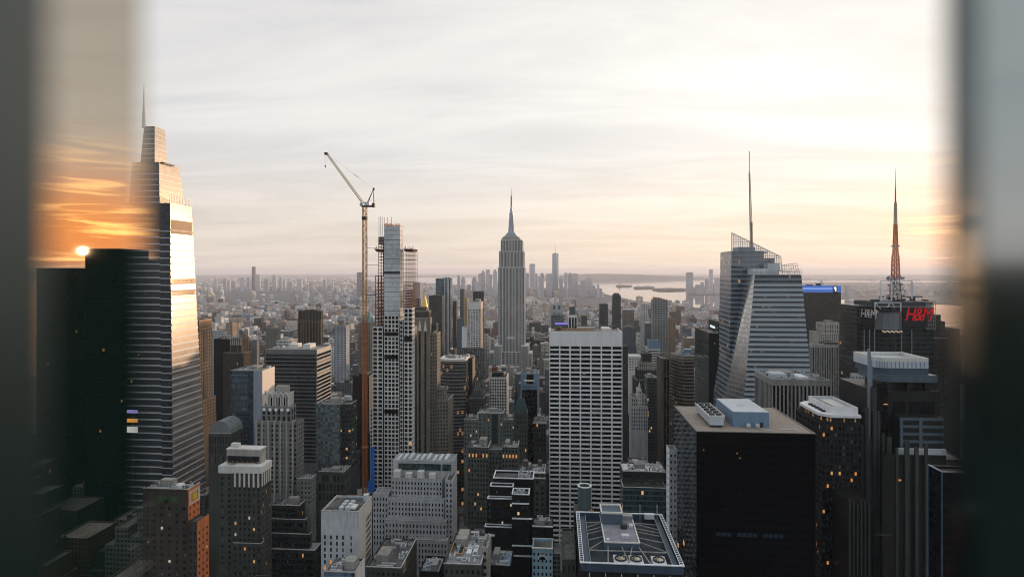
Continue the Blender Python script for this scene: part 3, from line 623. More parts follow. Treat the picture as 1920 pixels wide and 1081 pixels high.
for i_ in range(4): t.box('bulkhead', pale, gx(738+i_*22, 407), gx(750+i_*22, 407), 407, 411.5, zz(760, 897, 406)-.6, zz(760, 884+(i_ % 2)*4, 406))
finish(t, gb, LIT)
# ------------------------------------------------------------------ tower under construction and its crane
def construction_tower():
    Y = 510.0; t = bldg('tower_under_construction', 'slim tower under construction with a bare concrete core, rust red steel and arched window panels', 735, Y)
    arch = stone('arched_panel', (0.66, 0.645, 0.63), var=.1); fp = 3.75
    def strip(xl, xr, yt, Yf, xs, cols, dep=None, yb=930):
        w = gx(xr, Yf)-gx(xl, Yf)
        return tier(t, xl, xr, yt, Yf, xs=xs, dep=dep or 20, yb=yb, wall=arch, bw=w/cols, fl=fp, fw=.76, fh=.74, rec=.5, arch=True, lit=.01, ystop=.6)
    t.box('dark_joint', black, gx(699, Y+.8), gx(771, Y+.8), Y+.8, Y+23, 0, zz(735, 614, Y))
    a = strip(698.5, 717.6, 612, Y, None, 2, dep=24); strip(694, 698.2, 765, Y-.4, None, 1, dep=6)
    m = strip(720.4, 747.6, 590, Y-.4, None, 4, dep=24); strip(749.6, 755.4, 600, Y-.2, None, 1, dep=24)
    r = strip(757.4, 773, 577, Y-.9, 777.4, 2)
    for k in (668, 625, 770): t.box('dark_floor', gb, m[0]+.3, m[1]-.3, Y-.75, Y-.62, zz(735, k, Y)-2, zz(735, k, Y)+1.4)
    t.box('dark_floor', gb, r[0]+.3, r[1]-.3, Y-1.05, Y-.92, zz(765, 635, Y)-2.4, zz(765, 635, Y)+2.4)
    # core
    cz = zz(735, 423, Y); x0, x1 = gx(720.3, Y+2), gx(750, Y+2); y1 = yfar(756, x1)
    cl = facade('core_concrete', (0.55, 0.565, 0.59), (0.24, 0.25, 0.265), bay=60, fl=4.2, fw=1.0, fh=.12, lit=0, grough=.9, wrough=.9, wvar=.3)
    mb = MB(); mb.prism([(x0, Y+2, m[5]-2), (x1, Y+2, m[5]-2), (x1, y1, m[5]-2), (x0, y1, m[5]-2)], [(x0, Y+2, cz), (x1-3.2, Y+2, cz-.6), (x1-3.2, y1, cz-.6), (x0, y1, cz)]) if False else mb.box(x0, x1, Y+2, y1, m[5]-2, cz)
    t.part('concrete_core', cl, mb)
    t.box('dark_floor', dsteel, x0-.1, x1+.1, Y+1.9, Y+1.99, zz(735, 511, Y)-1.2, zz(735, 511, Y)+1.2)
    xs0 = gx(710, Y+4); t.box('core_wing', cl, xs0, x0-.02, Y+4, Y+18, zz(712, 458, Y), zz(712, 443, Y))
    mb = MB(); r2 = random.Random(5)
    for k in range(26): 
        x = x0+(x1-x0)*k/25; h = r2.uniform(.6, 2.6); mb.bar((x, Y+2.2, cz), (x, Y+2.2, cz+h), .35); 
        if k % 2: mb.bar((x, y1-.5, cz), (x, y1-.5, cz+h), .35)
    for x in (720.5, 727, 734): mb.bar(P(x, 424, Y+3), P(x, 407, Y+3), .35)
    t.part('formwork_rails', orng, mb)
    mb = MB(); y0 = Y+5
    for px in (710.5, 713.5, 717): 
        mb.bar(P(px, 443, y0), P(px, 405, y0), .32)
    for k in range(6): mb.bar(P(710.5, 410+k*5.6, y0), P(717.5, 409+k*5.6, y0), .28)
    t.part('hoist_mast', wsteel, mb)
    def frame(name, xl, xr, yt, yb, Yf, dep, cols, rows, mat, w=.45, slabs=True):
        mb = MB(); xs = [gx(xl+(xr-xl)*i/cols, Yf) for i in range(cols+1)]; zt, zb = zz(xl, yt, Yf), zz(xl, yb, Yf)
        for x in xs:
            for yy in (Yf, Yf+dep/2, Yf+dep): mb.bar((x, yy, zb), (x, yy, zt), w)
        for r_ in range(rows+1):
            z = zb+(zt-zb)*r_/rows
            for yy in (Yf, Yf+dep): mb.bar((xs[0], yy, z), (xs[-1], yy, z), w)
            for x in (xs[0], xs[-1]): mb.bar((x, Yf, z), (x, Yf+dep, z), w)
        t.part(name, mat, mb)
        if slabs:
            for r_ in range(rows+1):
                z = zb+(zt-zb)*r_/rows; t.box('floor_slab', stone('deck_slab', (0.10, 0.14, 0.13)), xs[0]+.3, xs[-1]-.3, Yf+.6, Yf+dep-.6, z-.2, z-.02)
    frame('steel_frame', 710, 719.6, 445, 517, Y+3, 14, 2, 12, rust); frame('steel_frame', 703.8, 719.6, 517, 611, Y+2, 20, 3, 14, rust, .5)
    frame('steel_frame', 757, 774.6, 470, 545, Y+3, 15, 3, 9, rust, .38, slabs=False); frame('steel_frame', 757, 774.6, 545, 576, Y+3, 15, 3, 6, rust, .5)
    for (xl, xr, py) in ((702.5, 719.5, 469), (756.3, 775, 468.5)):
        mb = MB(); q0, q1 = gx(xl, Y+2), gx(xr, Y+2); z = zz(735, py, Y); mb.hexa([(q0+2, Y+1.5, z-1.3), (q1-1, Y+1.5, z-1.3), (q1-1, Y+18, z-1.3), (q0+2, Y+18, z-1.3)], [(q0, Y+.5, z+1.0), (q1, Y+.5, z+1.0), (q1, Y+19, z+1.0), (q0, Y+19, z+1.0)])
        for k in range(9): mb.bar((q0+(q1-q0)*k/8, Y+.6, z+1), (q0+(q1-q0)*k/8, Y+.6, z+1.6+(k*7 % 3)), .35)
        t.part('work_platform', stone('platform_red', (0.10, 0.035, 0.025)), mb)
    mb = MB(); n0, n1 = gx(695, Y-2), gx(702, Y-2); zt, zb = zz(698, 836, Y), zz(698, 918, Y); mb.box(n0, n1, Y-2.2, Y-1.5, zb, zt); t.part('safety_netting', bluenet, mb)
    mb = MB(); n0, n1 = gx(690.5, Y-4), gx(702, Y-4); mb.box(n0, n1, Y-4.6, Y-3.2, zb, zz(698, 899, Y)); t.part('safety_netting', bluenet, mb)
    finish(t, gb, LIT)
construction_tower()
def crane():
    Y = 506.0; X = gx(684, Y); t = Thing('tower_crane', 'yellow and orange tower crane with raised lattice jib, left of the tower under construction', 'crane', X, Y)
    z0, z1 = 0.0, zz(684, 388, Y); hw = 1.55
    def mast(za, zb, mat):
        mb = MB(); n_ = max(1, int((zb-za)/3.3))
        for sx_ in (-1, 1):
            for sy_ in (-1, 1): mb.bar((X+sx_*hw, Y+sy_*hw, za), (X+sx_*hw, Y+sy_*hw, zb), .52)
        for k in range(n_):
            a, b_ = za+(zb-za)*k/n_, za+(zb-za)*(k+1)/n_; s_ = 1 if k % 2 else -1
            for yy in (Y-hw, Y+hw): mb.bar((X-s_*hw, yy, a), (X+s_*hw, yy, b_), .26); mb.bar((X-hw, yy, a), (X+hw, yy, a), .28)
            for xx in (X-hw, X+hw): mb.bar((xx, Y-s_*hw, a), (xx, Y+s_*hw, b_), .26)
        return t.part('mast', mat, mb)
    zm = zz(684, 600, Y); mast(z0, zm, orng); mast(zm+.05, z1, yel)
    t.box('climbing_collar', dsteel, X-2.1, X+2.1, Y-2.1, Y+2.1, zz(684, 412, Y), zz(684, 406, Y))
    t.box('slewing_deck', stone('crane_deck', (0.06, 0.055, 0.05)), X-2.6, gx(702, Y), Y-1.8, Y+1.8, z1, z1+1.3)
    t.box('counterweight', black, gx(698.5, Y), gx(702.5, Y), Y-2.0, Y+2.0, z1-.4, z1+3.2); t.box('machinery_house', wsteel, X+.2, X+4.2, Y-1.7, Y+1.7, z1+1.35, z1+4.2)
    t.box('operator_cab', gpale, X-3.4, X-1.2, Y-3.4, Y-1.9, z1+.6, z1+3.4)
    foot = (X-1.6, Y, z1+2.2); tip = P(612, 289, Y+9); mb = MB(); n_ = 22; w = 1.0
    d = [tip[k]-foot[k] for k in range(3)]; L = math.sqrt(sum(c*c for c in d)); up = (d[2]/L, 0, -d[0]/L)
    def pt(f, s_, h): 
        tp = 1-.45*abs(f-.35); return (foot[0]+d[0]*f+up[0]*h*tp, foot[1]+d[1]*f+s_*w*tp, foot[2]+d[2]*f+up[2]*h*tp)
    for s_ in (-1, 1): mb.bar(pt(0, s_, 0), pt(1, s_, 0), .36)
    mb.bar(pt(0, 0, 2.1), pt(1, 0, 2.1), .36)
    for k in range(n_):
        a, b_, c_2 = k/n_, (k+.5)/n_, (k+1)/n_
        for s_ in (-1, 1): mb.bar(pt(a, s_, 0), pt(b_, 0, 2.1), .2); mb.bar(pt(b_, 0, 2.1), pt(c_2, s_, 0), .2)
        mb.bar(pt(a, -1, 0), pt(a, 1, 0), .18)
    t.part('jib', stone('jib_paint', (0.46, 0.36, 0.20), rough=.5), mb)
    mb = MB(); e = P(612, 289, Y+9); mb.box(e[0]-1.6, e[0]+1.2, e[1]-1, e[1]+1, e[2]-.6, e[2]+1.5); t.part('jib_head', dsteel, mb)
    ap = P(700.5, 354, Y); mb = MB()
    for s_ in (-1.4, 1.4): mb.bar((X+1.5, Y+s_, z1+1.3), ap, .42); mb.bar((gx(701, Y), Y+s_, z1+1), ap, .3)
    mb.box(ap[0]-.6, ap[0]+.9, Y-.8, Y+.8, ap[2]-1.2, ap[2]+.9); t.part('a_frame', dsteel, mb)
    mb = MB(); mid = pt(.55, 0, 2.1)
    mb.bar(ap, pt(.93, 0, 2.3), .07); mb.bar(ap, pt(.93, .5, 2.3), .07)
    for f in (.36, .40, .44): q = [ap[k]+(pt(.93, 0, 2.3)[k]-ap[k])*f for k in range(3)]; mb.box(q[0]-.5, q[0]+.5, q[1]-.2, q[1]+.2, q[2]-.3, q[2]+.3)
    t.part('pendant_line', dsteel, mb)
    hk = P(610, 310, Y+9); mb = MB(); mb.bar((hk[0], hk[1], e[2]-.6), hk, .07); mb.cyl(hk[0], hk[1], hk[2]-1.1, hk[2], .5, .75, 8); mb.cyl(hk[0], hk[1], hk[2]-2.2, hk[2]-1.1, .1, .5, 8); t.part('hook_block', black, mb)
    for py, x2 in ((465, 710), (496.5, 710), (553, 704)):
        mb = MB(); z = zz(690, py, Y)
        for yy in (-1, 1): mb.bar((X+hw, Y+yy, z), (gx(x2, Y+4), Y+5+yy, z), .3 if py != 553 else .6)
        t.part('tie_bar', dsteel, mb)
    mb = MB()
    for py in (640, 682, 838): z = zz(684, py, Y); mb.box(X-2.4, X+2.4, Y-2.4, Y+2.4, z-.4, z+.4)
    t.part('mast_collar', orng, mb)
crane()
olive = stone('olive_stone', (0.20, 0.185, 0.155))
t = bldg('striped_stone_tower', 'tall beige stone tower with two dark vertical stripes, right against the tower under construction', 800, 590)
b = tier(t, 778, 806.7, 596, 590, xs=810, yb=860, wall=olive, style='plain', bw=0)
for k, (a, c_2) in enumerate(((785.2, 788.6), (796, 799.2))): t.box('window_stripe', gb, gx(a, 590), gx(c_2, 590), 589.86, 589.98, 40, b[5]-14)
for px in (787, 797.6): 
    mb = MB(); x = gx(px, 590); mb.prism([(x-1.7, 589.5, b[5]-13), (x+1.7, 589.5, b[5]-13), (x+1.7, 589.97, b[5]-13), (x-1.7, 589.97, b[5]-13)], [(x-.3, 589.5, b[5]-3), (x+.3, 589.5, b[5]-3), (x+.3, 589.97, b[5]-3), (x-.3, 589.97, b[5]-3)]); t.part('pale_crest', pale, mb)
tier(t, 779.5, 804, 583, 592, dep=12, z0=b[5]-1, yb=596, wall=limed, bw=1.6, fl=5, fw=.4, fh=.7, lit=0)
on_roof(t, (gx(780, 594), gx(800, 594), 594, 602, 0, zz(790, 583, 592)), 'bulkhead', limed, .1, .9, .1, .9, 5)
b = tier(t, 807.2, 819.5, 624, 592, xs=826, yb=860, wall=olive, swall=olive, bw=2.6, fl=3.6, fw=.42, fh=.5, lit=.02); clutter(t, b, 4, 6)
b = tier(t, 808, 818, 606, 598, dep=10, z0=0, yb=630, wall=limed, bw=2.6, fl=3.8, fw=.4, fh=.5, lit=0)
b = tier(t, 818.8, 841, 749, 587.5, xs=850, yb=860, wall=olive, swall=olive, bw=2.7, fl=3.6, fw=.45, fh=.52, lit=.02)
b = tier(t, 820, 834, 727, 590, dep=12, yb=750, wall=olive, bw=2.7, fl=3.6, fw=.45, fh=.5, lit=.02); clutter(t, b, 4, 16, big=False)
finish(t, gd, LIT)
t = bldg('golden_brick_tower', 'sunlit golden brown brick tower squeezed beside the right edge of the glass skyscraper', 385, 600)
b = tier(t, 352, 373, 600, 604, xs=397.5, yb=780, wall=brown, swall=tan_, bw=3, fl=3.7, fw=.45, fh=.5, lit=.01, ystop=6)  # brown front stands for shade, tan flank for the low sun on it
for (y0, y1, za, zb) in ((.32, .62, 12, 46), (.32, .62, 56, 92)): t.box('window_bay', stone('bay_stone', (0.22, 0.15, 0.10)), b[1]+.01, b[1]+.5, b[2]+(b[3]-b[2])*y0, b[2]+(b[3]-b[2])*y1, b[5]-zb, b[5]-za)
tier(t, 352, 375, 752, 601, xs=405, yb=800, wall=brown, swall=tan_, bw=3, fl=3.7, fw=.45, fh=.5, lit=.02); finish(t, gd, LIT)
t = bldg('black_slab_tower', 'plain black glass slab between the golden brick tower and the gothic crowned tower', 416, 790)
b = tier(t, 401, 431.5, 635, 790, dep=25, yb=770, wall=glassm('smoked_glass', (0.005, 0.005, 0.005), rough=.3, spec=.06), style='plain'); clutter(t, b, 4, 3)
t = bldg('gothic_crown_tower', 'dark brown tower with a spiky gothic crown lit gold on its west side', 445, 760)
b = tier(t, 418, 457, 661, 760, xs=470, yb=790, wall=stone('shaded_gothic_brick', (0.06, 0.05, 0.04)), swall=stone('sunlit_gothic_brick', (0.26, 0.16, 0.095)), bw=2.6, fl=3.8, fw=.42, fh=.6, lit=.005)  # one brick in two tones, shade and west sun put into the colour
c1 = tier(t, 433, 452, 634, 763, xs=466, z0=b[5]-1, yb=665, wall=stone('shaded_gothic_brick', (0.06, 0.05, 0.04)), swall=stone('sunlit_gothic_brick', (0.26, 0.16, 0.095)), bw=3.4, fl=16, fw=.4, fh=.85, lit=0)
for k in range(6):
    mb = MB(); x = c1[0]+(c1[1]-c1[0])*k/5; mb.prism([(x-.8, 762, c1[5]-9), (x+.8, 762, c1[5]-9), (x+.8, 762.97, c1[5]-9), (x-.8, 762.97, c1[5]-9)], [(x-.15, 762.4, c1[5]+6), (x+.15, 762.4, c1[5]+6), (x+.15, 762.8, c1[5]+6), (x-.15, 762.8, c1[5]+6)]); t.part('pinnacle', lime, mb)
for k in range(5):
    mb = MB(); y = c1[2]+(c1[3]-c1[2])*(k+.3)/5; X = c1[1]; mb.prism([(X+.02, y-.9, c1[5]-16), (X+1.2, y-.9, c1[5]-16), (X+1.2, y+.9, c1[5]-16), (X+.02, y+.9, c1[5]-16)], [(X+.3, y-.15, c1[5]+7), (X+.6, y-.15, c1[5]+7), (X+.6, y+.15, c1[5]+7), (X+.3, y+.15, c1[5]+7)]); t.part('pinnacle', stone('sunlit_gothic_brick', (0.26, 0.16, 0.095)), mb)
finish(t, gd, LIT)
# ------------------------------------------------------------------ white grid slab, centre
def grid_slab():
    Y = 530; t = bldg('white_grid_slab', 'broad white slab with a regular grid of black window bands, centre right', 1098, Y, 'skyscraper')
    x0, x1 = gx(1030, Y), gx(1167, Y); zt = zz(1098, 622, Y); D = 40
    HERO.append((x0, x1, Y-14, Y+D, zt, 1030, 1167, 960, 'grace'))
    def yo(z): k = max(0, (62-z)/62); return -13*k*k                      # the front sweeps out towards the street
    zb0 = zz(1098, 646, Y); ph = 4.02; nr = int(zb0/ph); nc = 7; pw = (x1-x0)/nc
    # structural frame
    mb = MB(); zs = [zb0-ph*i for i in range(nr+1)]
    mb.box(x0, x1, Y, Y+D, zb0+.02, zt-1.2)
    mb.box(x0, x1, Y, Y+.7, zt-1.19, zt); mb.box(x1-.7, x1, Y+.71, Y+D, zt-1.19, zt); mb.box(x0, x0+.7, Y+.71, Y+D, zt-1.19, zt); t.part('parapet_wall', white, mb)
    mb = MB()
    for i in range(nr):
        za, zc = zs[i], zs[i+1]; ya, yc = yo(za), yo(zc); s_ = 1.42
        ys = yo(za-s_)
        mb.hexa([(x0, Y+ys, za-s_), (x1, Y+ys, za-s_), (x1, Y+1.6, za-s_), (x0, Y+1.6, za-s_)], [(x0, Y+ya, za), (x1, Y+ya, za), (x1, Y+1.6, za), (x0, Y+1.6, za)])
        for c in range(nc+1):
            xc = x0+pw*c; w = .62
            a, b_ = max(x0, xc-w), min(x1, xc+w)
            mb.hexa([(a, Y+yc+.04, zc+.01), (b_, Y+yc+.04, zc+.01), (b_, Y+1.5, zc+.01), (a, Y+1.5, zc+.01)], [(a, Y+ys+.04, za-s_-.01), (b_, Y+ys+.04, za-s_-.01), (b_, Y+1.5, za-s_-.01), (a, Y+1.5, za-s_-.01)])
    t.part('grid_frame', white, mb)
    t.box('slab_wall', stone('side_travertine', (0.5, 0.5, 0.5)), x0+.05, x1-.05, Y+1.7, Y+D, 0, zb0)
    k = 0; rest = MB()
    for i in range(nr):
        za, zc = zs[i]-1.42, zs[i+1]
        for c in range(nc):
            a, b_ = x0+pw*c+.62, x0+pw*(c+1)-.62; yy = yo((za+zc)/2)
            tgt = MB() if k < 100 else rest
            tgt.hexa([(a, Y+yo(zc)+.75, zc), (b_, Y+yo(zc)+.75, zc), (b_, Y+yo(zc)+.95, zc), (a, Y+yo(zc)+.95, zc)], [(a, Y+yo(za)+.75, za), (b_, Y+yo(za)+.75, za), (b_, Y+yo(za)+.95, za), (a, Y+yo(za)+.95, za)])
            if rnd.random() < .10:
                h2 = za-(za-zc)*rnd.choice((.25, .4, .7)); xa_, xb_ = (a, b_) if rnd.random() < .4 else sorted((rnd.uniform(a, b_), rnd.uniform(a, b_))); tgt.box(xa_, xb_, Y+yo(za)+.72, Y+yo(za)+.745, h2, za, 1)
            if k < 100: t.part('window', [gb, stone('drawn_blind', (0.11, 0.11, 0.105), rough=.5)], tgt)
            k += 1
    o = t.part('window', [gb, stone('drawn_blind', (0.11, 0.11, 0.105), rough=.5)], rest); o['kind'] = 'stuff'
    for k in (3, 6): 
        t.box('lit_ceiling_strip', lit2, x0+pw*k+2.4, x0+pw*k+4.4, Y+.55, Y+.72, zs[k*2]-2.2, zs[k*2]-1.9)
    z = zt-1.2; rf = MB(); rf.quad((x0+.7, Y+.71, z+.03), (x1-.7, Y+.71, z+.03), (x1-.7, Y+D, z+.03), (x0+.7, Y+D, z+.03)); t.part('roof', gravel, rf)
    bb = (x0, x1, Y, Y+D, 0, z+1.03)
    on_roof(t, bb, 'roof_screen', tan_, .06, .62, .55, .6, 2.0); on_roof(t, bb, 'bulkhead', pale, .74, .86, .35, .8, 3.0); on_roof(t, bb, 'bulkhead', lime, .40, .66, .65, .9, 2.6)
    mb = MB(); x = x0+(x1-x0)*.13; mb.cyl(x, Y+22, z, z+3.4, 2.2, n=12); mb.cyl(x, Y+22, z+3.4, z+4.6, 2.3, .4, 12); t.part('water_tank', brown, mb)
    on_roof(t, bb, 'cleaning_gantry', dsteel, .34, .98, .9, .95, .8, up=2.4)
    for fx in (.36, .5, .92): on_roof(t, bb, 'gantry_post', dsteel, fx, fx+.012, .9, .95, 2.4)
grid_slab()
# ------------------------------------------------------------------ foreground roof with the cooling fans
def fan_roof():
    Y = 222; t = bldg('dark_fin_building', 'dark foreground building with white mullion fins and an open roof frame holding three round fans', 1180, Y)
    x0, x1 = gx(1089, Y), gx(1282, Y); y1 = 268.5; zt = zz(1180, 1056, Y); z = zt-3.4
    HERO.append((x0, x1, Y, y1, zt, 1078, 1283, 1081, 'fan'))
    mb = MB(); mb.box(x0, x1, Y, y1, 0, z); t.part('wall', black, mb)
    sh = stone('roof_blue_steel', (0.045, 0.07, 0.105), rough=.5); mb = MB()
    mb.box(x0, x1, Y, Y+.5, z+.01, zt-.3); mb.box(x0, x1, y1-.5, y1, z+.01, zt-.3); mb.box(x0, x0+.4, Y+.51, y1-.51, z+.01, zt-.3); mb.box(x1-.4, x1, Y+.51, y1-.51, z+.01, zt-.3); t.part('parapet_wall', sh, mb)
    mb = MB(); e = .35
    mb.box(x0-e, x1+e, Y-e, Y+.55, zt-.28, zt); mb.box(x0-e, x1+e, y1-.5, y1+e, zt-.28, zt)
    for xx in (x0-e, x0+1.0, x1-1.25, x1+e-.25): mb.box(xx, xx+.25, Y+.56, y1-.51, zt-.27, zt-.01)
    n_ = 26
    for k in range(n_):
        yy = Y+1+(y1-Y-2)*k/(n_-1)
        for xa, xb in ((x0-e+.26, x0+.99), (x1-.99, x1+e-.26)): mb.box(xa, xb, yy-.16, yy+.16, zt-.26, zt-.02)
    t.part('parapet_rail', wsteel, mb)
    t.box('walkway', sh, x0+1.4, x0+3.6, Y+.6, y1-.6, z+1.6, z+1.8); t.box('walkway', sh, x1-3.6, x1-1.4, Y+.6, y1-.6, z+1.6, z+1.8)
    mb = MB()
    for xx in (x0+3.7, x1-3.75): mb.box(xx, xx+.16, Y+.6, y1-.6, z+1.81, z+2.8)
    t.part('walkway_rail', steel, mb)
    rf = MB(); rf.quad((x0+.5, Y+.6, z+.03), (x1-.5, Y+.6, z+.03), (x1-.5, y1-.6, z+.03), (x0+.5, y1-.6, z+.03)); t.part('roof', stone('well_floor', (0.045, 0.055, 0.065), streak=False, var=.5, sc=.6), rf)
    W_ = x1-x0; cx0, cx1, cy0, cy1 = x0+W_*.265, x0+W_*.63, Y+14.5, y1-6
    pm = stone('plant_blue', (0.085, 0.12, 0.16), rough=.6, var=.1)
    t.box('plant_room', pm, cx0, cx1, cy0, cy1, z+.05, zt+.9)
    mb = MB(); h = zt+.92
    for (a, b_, c_2, d_) in ((cx0-.15, cx1+.15, cy0-.15, cy0+.35), (cx0-.15, cx0+.35, cy0+.36, cy1), (cx1-.35, cx1+.15, cy0+.36, cy1)): mb.box(a, b_, c_2, d_, h, h+.45)
    t.part('plant_coping', pale, mb)
    rf = MB(); rf.quad((cx0+.4, cy0+.4, h+.05), (cx1-.4, cy0+.4, h+.05), (cx1-.4, cy1, h+.05), (cx0+.4, cy1, h+.05)); t.part('roof', stone('plant_roof', (0.26, 0.26, 0.30), streak=False, sc=.6), rf)
    pb = t.box('lift_room', pm, cx0, cx0+(cx1-cx0)*.64, cy1-9, cy1-.2, h+.06, h+4.6)
    mb = MB(); lx = cx0+(cx1-cx0)*.64
    for (a, b_, c_2, d_) in ((cx0-.2, lx+.2, cy1-9.2, cy1-8.6), (cx0-.2, lx+.2, cy1-.6, cy1), (cx0-.2, cx0+.4, cy1-8.5, cy1-.7), (lx-.4, lx+.2, cy1-8.5, cy1-.7)): mb.box(a, b_, c_2, d_, h+4.62, h+5.4)
    t.part('lift_room_coping', pale, mb, pb)
    t.box('lift_annex', steel, lx+.3, cx1, cy1-4, cy1-.2, h+.06, h+1.8)
    mb = MB(); mb.cyl(cx0+(cx1-cx0)*.66, cy0+14, h+.05, h+1.6, 1.5, 1.3, 12); mb.cyl(cx0+(cx1-cx0)*.66, cy0+14, h+1.6, h+1.9, 1.5, 1.2, 12); t.part('exhaust_fan', dsteel, mb)
    t.box('cooling_unit', palemetal, cx0+(cx1-cx0)*.52, cx0+(cx1-cx0)*.74, cy0+4, cy0+6, h+.05, h+1.3); t.box('cooling_unit', wsteel, cx0+.9, cx0+2.0, cy0+1, cy0+2.4, h+.05, h+.8); t.box('cooling_unit', wsteel, cx1-2.4, cx1-.8, cy0+14.5, cy0+16.5, h+.05, h+1)
    brm = stone('brace_steel', (0.30, 0.29, 0.27), rough=.5)
    for k, (fa, fb) in enumerate(((.0, .1), (.18, .12), (.42, .42), (.64, .64), (.95, .78), (.30, .30))):
        for sgn in (0, 1):
            xa = cx0 if not sgn else cx1; xb = x0+3.8 if not sgn else x1-3.8
            mb = MB(); mb.bar((xa, cy0+(cy1-cy0)*(1-fb)-1, zt-.4), (xb, cy0+(cy1-cy0)*(1-fa)-2.5, zt-1.4), .3); t.part('roof_brace', brm, mb)
    mb = MB(); mb.bar((x0+3.8, Y+11, zt-.6), (x1-3.8, Y+11, zt-.6), .35)
    for a, b_ in ((x0+W_*.30, x0+W_*.27), (x0+W_*.62, x0+W_*.70), (x0+W_*.44, x0+W_*.49), (x0+W_*.55, x0+W_*.47)): mb.bar((a, Y+14.4, zt-.4), (b_, Y+.6, zt-1.0), .35)
    t.part('roof_brace', brm, mb)
    for f in (.405, .56, .785):
        fx = x0+W_*f; mb = MB(); s_ = 2.6; yy = Y+5.6
        mb.box(fx-s_, fx+s_, yy-s_*1.25, yy+s_*1.25, z+.1, zt-1.0); bx = t.part('fan_housing', wsteel, mb)
        mb = MB(); n_ = 24; zz_ = zt-.98
        mb.prism([(fx+2.05*cos(2*pi*k/n_), yy+2.05*sin(2*pi*k/n_), zz_) for k in range(n_)], [(fx+2.05*cos(2*pi*k/n_), yy+2.05*sin(2*pi*k/n_), zz_+.05) for k in range(n_)]); t.part('fan_well', black, mb, bx)
        mb = MB()
        for k in range(n_):
            a, b_ = 2*pi*k/n_, 2*pi*(k+1)/n_
            for r0, r1, za, zb in ((2.0, 2.25, zz_, zz_+.55),):
                mb.hexa([(fx+r0*cos(a), yy+r0*sin(a), za), (fx+r1*cos(a), yy+r1*sin(a), za), (fx+r1*cos(b_), yy+r1*sin(b_), za), (fx+r0*cos(b_), yy+r0*sin(b_), za)], [(fx+r0*cos(a), yy+r0*sin(a), zb), (fx+r1*cos(a), yy+r1*sin(a), zb), (fx+r1*cos(b_), yy+r1*sin(b_), zb), (fx+r0*cos(b_), yy+r0*sin(b_), zb)])
        t.part('fan_ring', dsteel, mb, bx)
        mb = MB()
        for k in range(8):
            a = 2*pi*k/8+.2; c_2, s2 = cos(a), sin(a); p = lambda r, w, z_: (fx+r*c_2-w*s2, yy+r*s2+w*c_2, z_)
            mb.hexa([p(.2, -.14, zz_+.2), p(1.75, -.34, zz_+.16), p(1.75, .34, zz_+.3), p(.2, .14, zz_+.3)], [p(.2, -.14, zz_+.26), p(1.75, -.34, zz_+.22), p(1.75, .34, zz_+.36), p(.2, .14, zz_+.36)])
        mb.cyl(fx, yy, zz_+.1, zz_+.5, .38, n=10); t.part('fan_blades', stone('fan_blade', (0.55, 0.50, 0.38), rough=.5), mb, bx)
    for k in range(7):
        x = x0+W_*(.085+.157*k); t.box('mullion_fin', stone('fin_cream', (0.62, 0.58, 0.50), rough=.5), x-.16, x+.16, Y-.45, Y-.01, 40, zt-3.9)
    n_ = 22
    for k in range(n_): t.box('mullion_fin', dsteel, x0-.3, x0-.01, Y+1+k*2.05, Y+1.2+k*2.05, 60, z-.5)
    for px in (1200, 1232):
        p = P(px, 958, y1-1); mb = MB(); mb.bar((p[0], p[1], z), (p[0], p[1], zt+4.6), .22); t.part('antenna_pole', wsteel, mb)
    t.box('window_cleaning_rig', palemetal, gx(1208, y1-3), gx(1226, y1-3), y1-4.2, y1-2, zt-.8, zt+1.2)
fan_roof()
t = bldg('vent_stack_building', 'small dark building with a broad round vent stack, just behind the fan roof', 1092, 290)
b = tier(t, 1077, 1104, 960, 292, dep=14, yb=1000, wall=darkgreen, bw=2, fl=4, fw=.6, fh=.5, lit=0)
q = P(1096, 942, 290.2); zt = zz(1096, 917, 293); cx, cy = gx(1096, 299), 299; mb = MB(); n_ = 28; R_ = 3.35
for k in range(n_):
    a, c_2 = 2*pi*k/n_, 2*pi*(k+1)/n_; f = lambda r, g_, z_: (cx+r*cos(g_), cy+r*sin(g_), z_)
    mb.quad(f(R_, a, b[5]-1), f(R_, c_2, b[5]-1), f(R_, c_2, zt-.5), f(R_, a, zt-.5)); mb.quad(f(R_-.5, c_2, zt-2), f(R_-.5, a, zt-2), f(R_-.5, a, zt-.4), f(R_-.5, c_2, zt-.4))
st = t.part('vent_stack', stone('stack_teal', (0.09, 0.12, 0.13), rough=.6), mb); mb = MB()
for k in range(n_):
    a, c_2 = 2*pi*k/n_, 2*pi*(k+1)/n_; f = lambda r, g_, z_: (cx+r*cos(g_), cy+r*sin(g_), z_)
    mb.hexa([f(R_-.6, a, zt-.45), f(R_+.25, a, zt-.45), f(R_+.25, c_2, zt-.45), f(R_-.6, c_2, zt-.45)], [f(R_-.6, a, zt), f(R_+.25, a, zt), f(R_+.25, c_2, zt), f(R_-.6, c_2, zt)])
t.part('stack_rim', wsteel, mb, st); mb = MB(); mb.cyl(cx, cy, zt-2.6, zt-2, R_-.5, n=20); mb.cyl(cx, cy, zt-2, zt-1.3, 1.6, .3, 10); t.part('stack_floor', stone('rusty_grate', (0.30, 0.20, 0.11)), mb, st)
mb = MB(); mb.bar((b[1]-.5, 293, b[5]+.2), (b[1]+2.4, 294, b[5]+.4), .5); mb.bar((b[1]+2.4, 294, b[5]+.4), (b[1]+3.3, 295, b[5]-1.4), .5); t.part('duct', tan_, mb); finish(t, gd, LIT)
t = bldg('narrow_dark_annex', 'narrow grey windowed wing hugging the left flank of the fan roof building', 1065, 245)
b = tier(t, 1054, 1080, 1048, 246, dep=30, yb=1081, wall=limed, bw=2.2, fl=4, fw=.4, fh=.6, lit=.03); finish(t, gd, LIT)
t = bldg('white_sliver_tower', 'thin white slab tower between the fan roof and the big black block', 1259, 300)
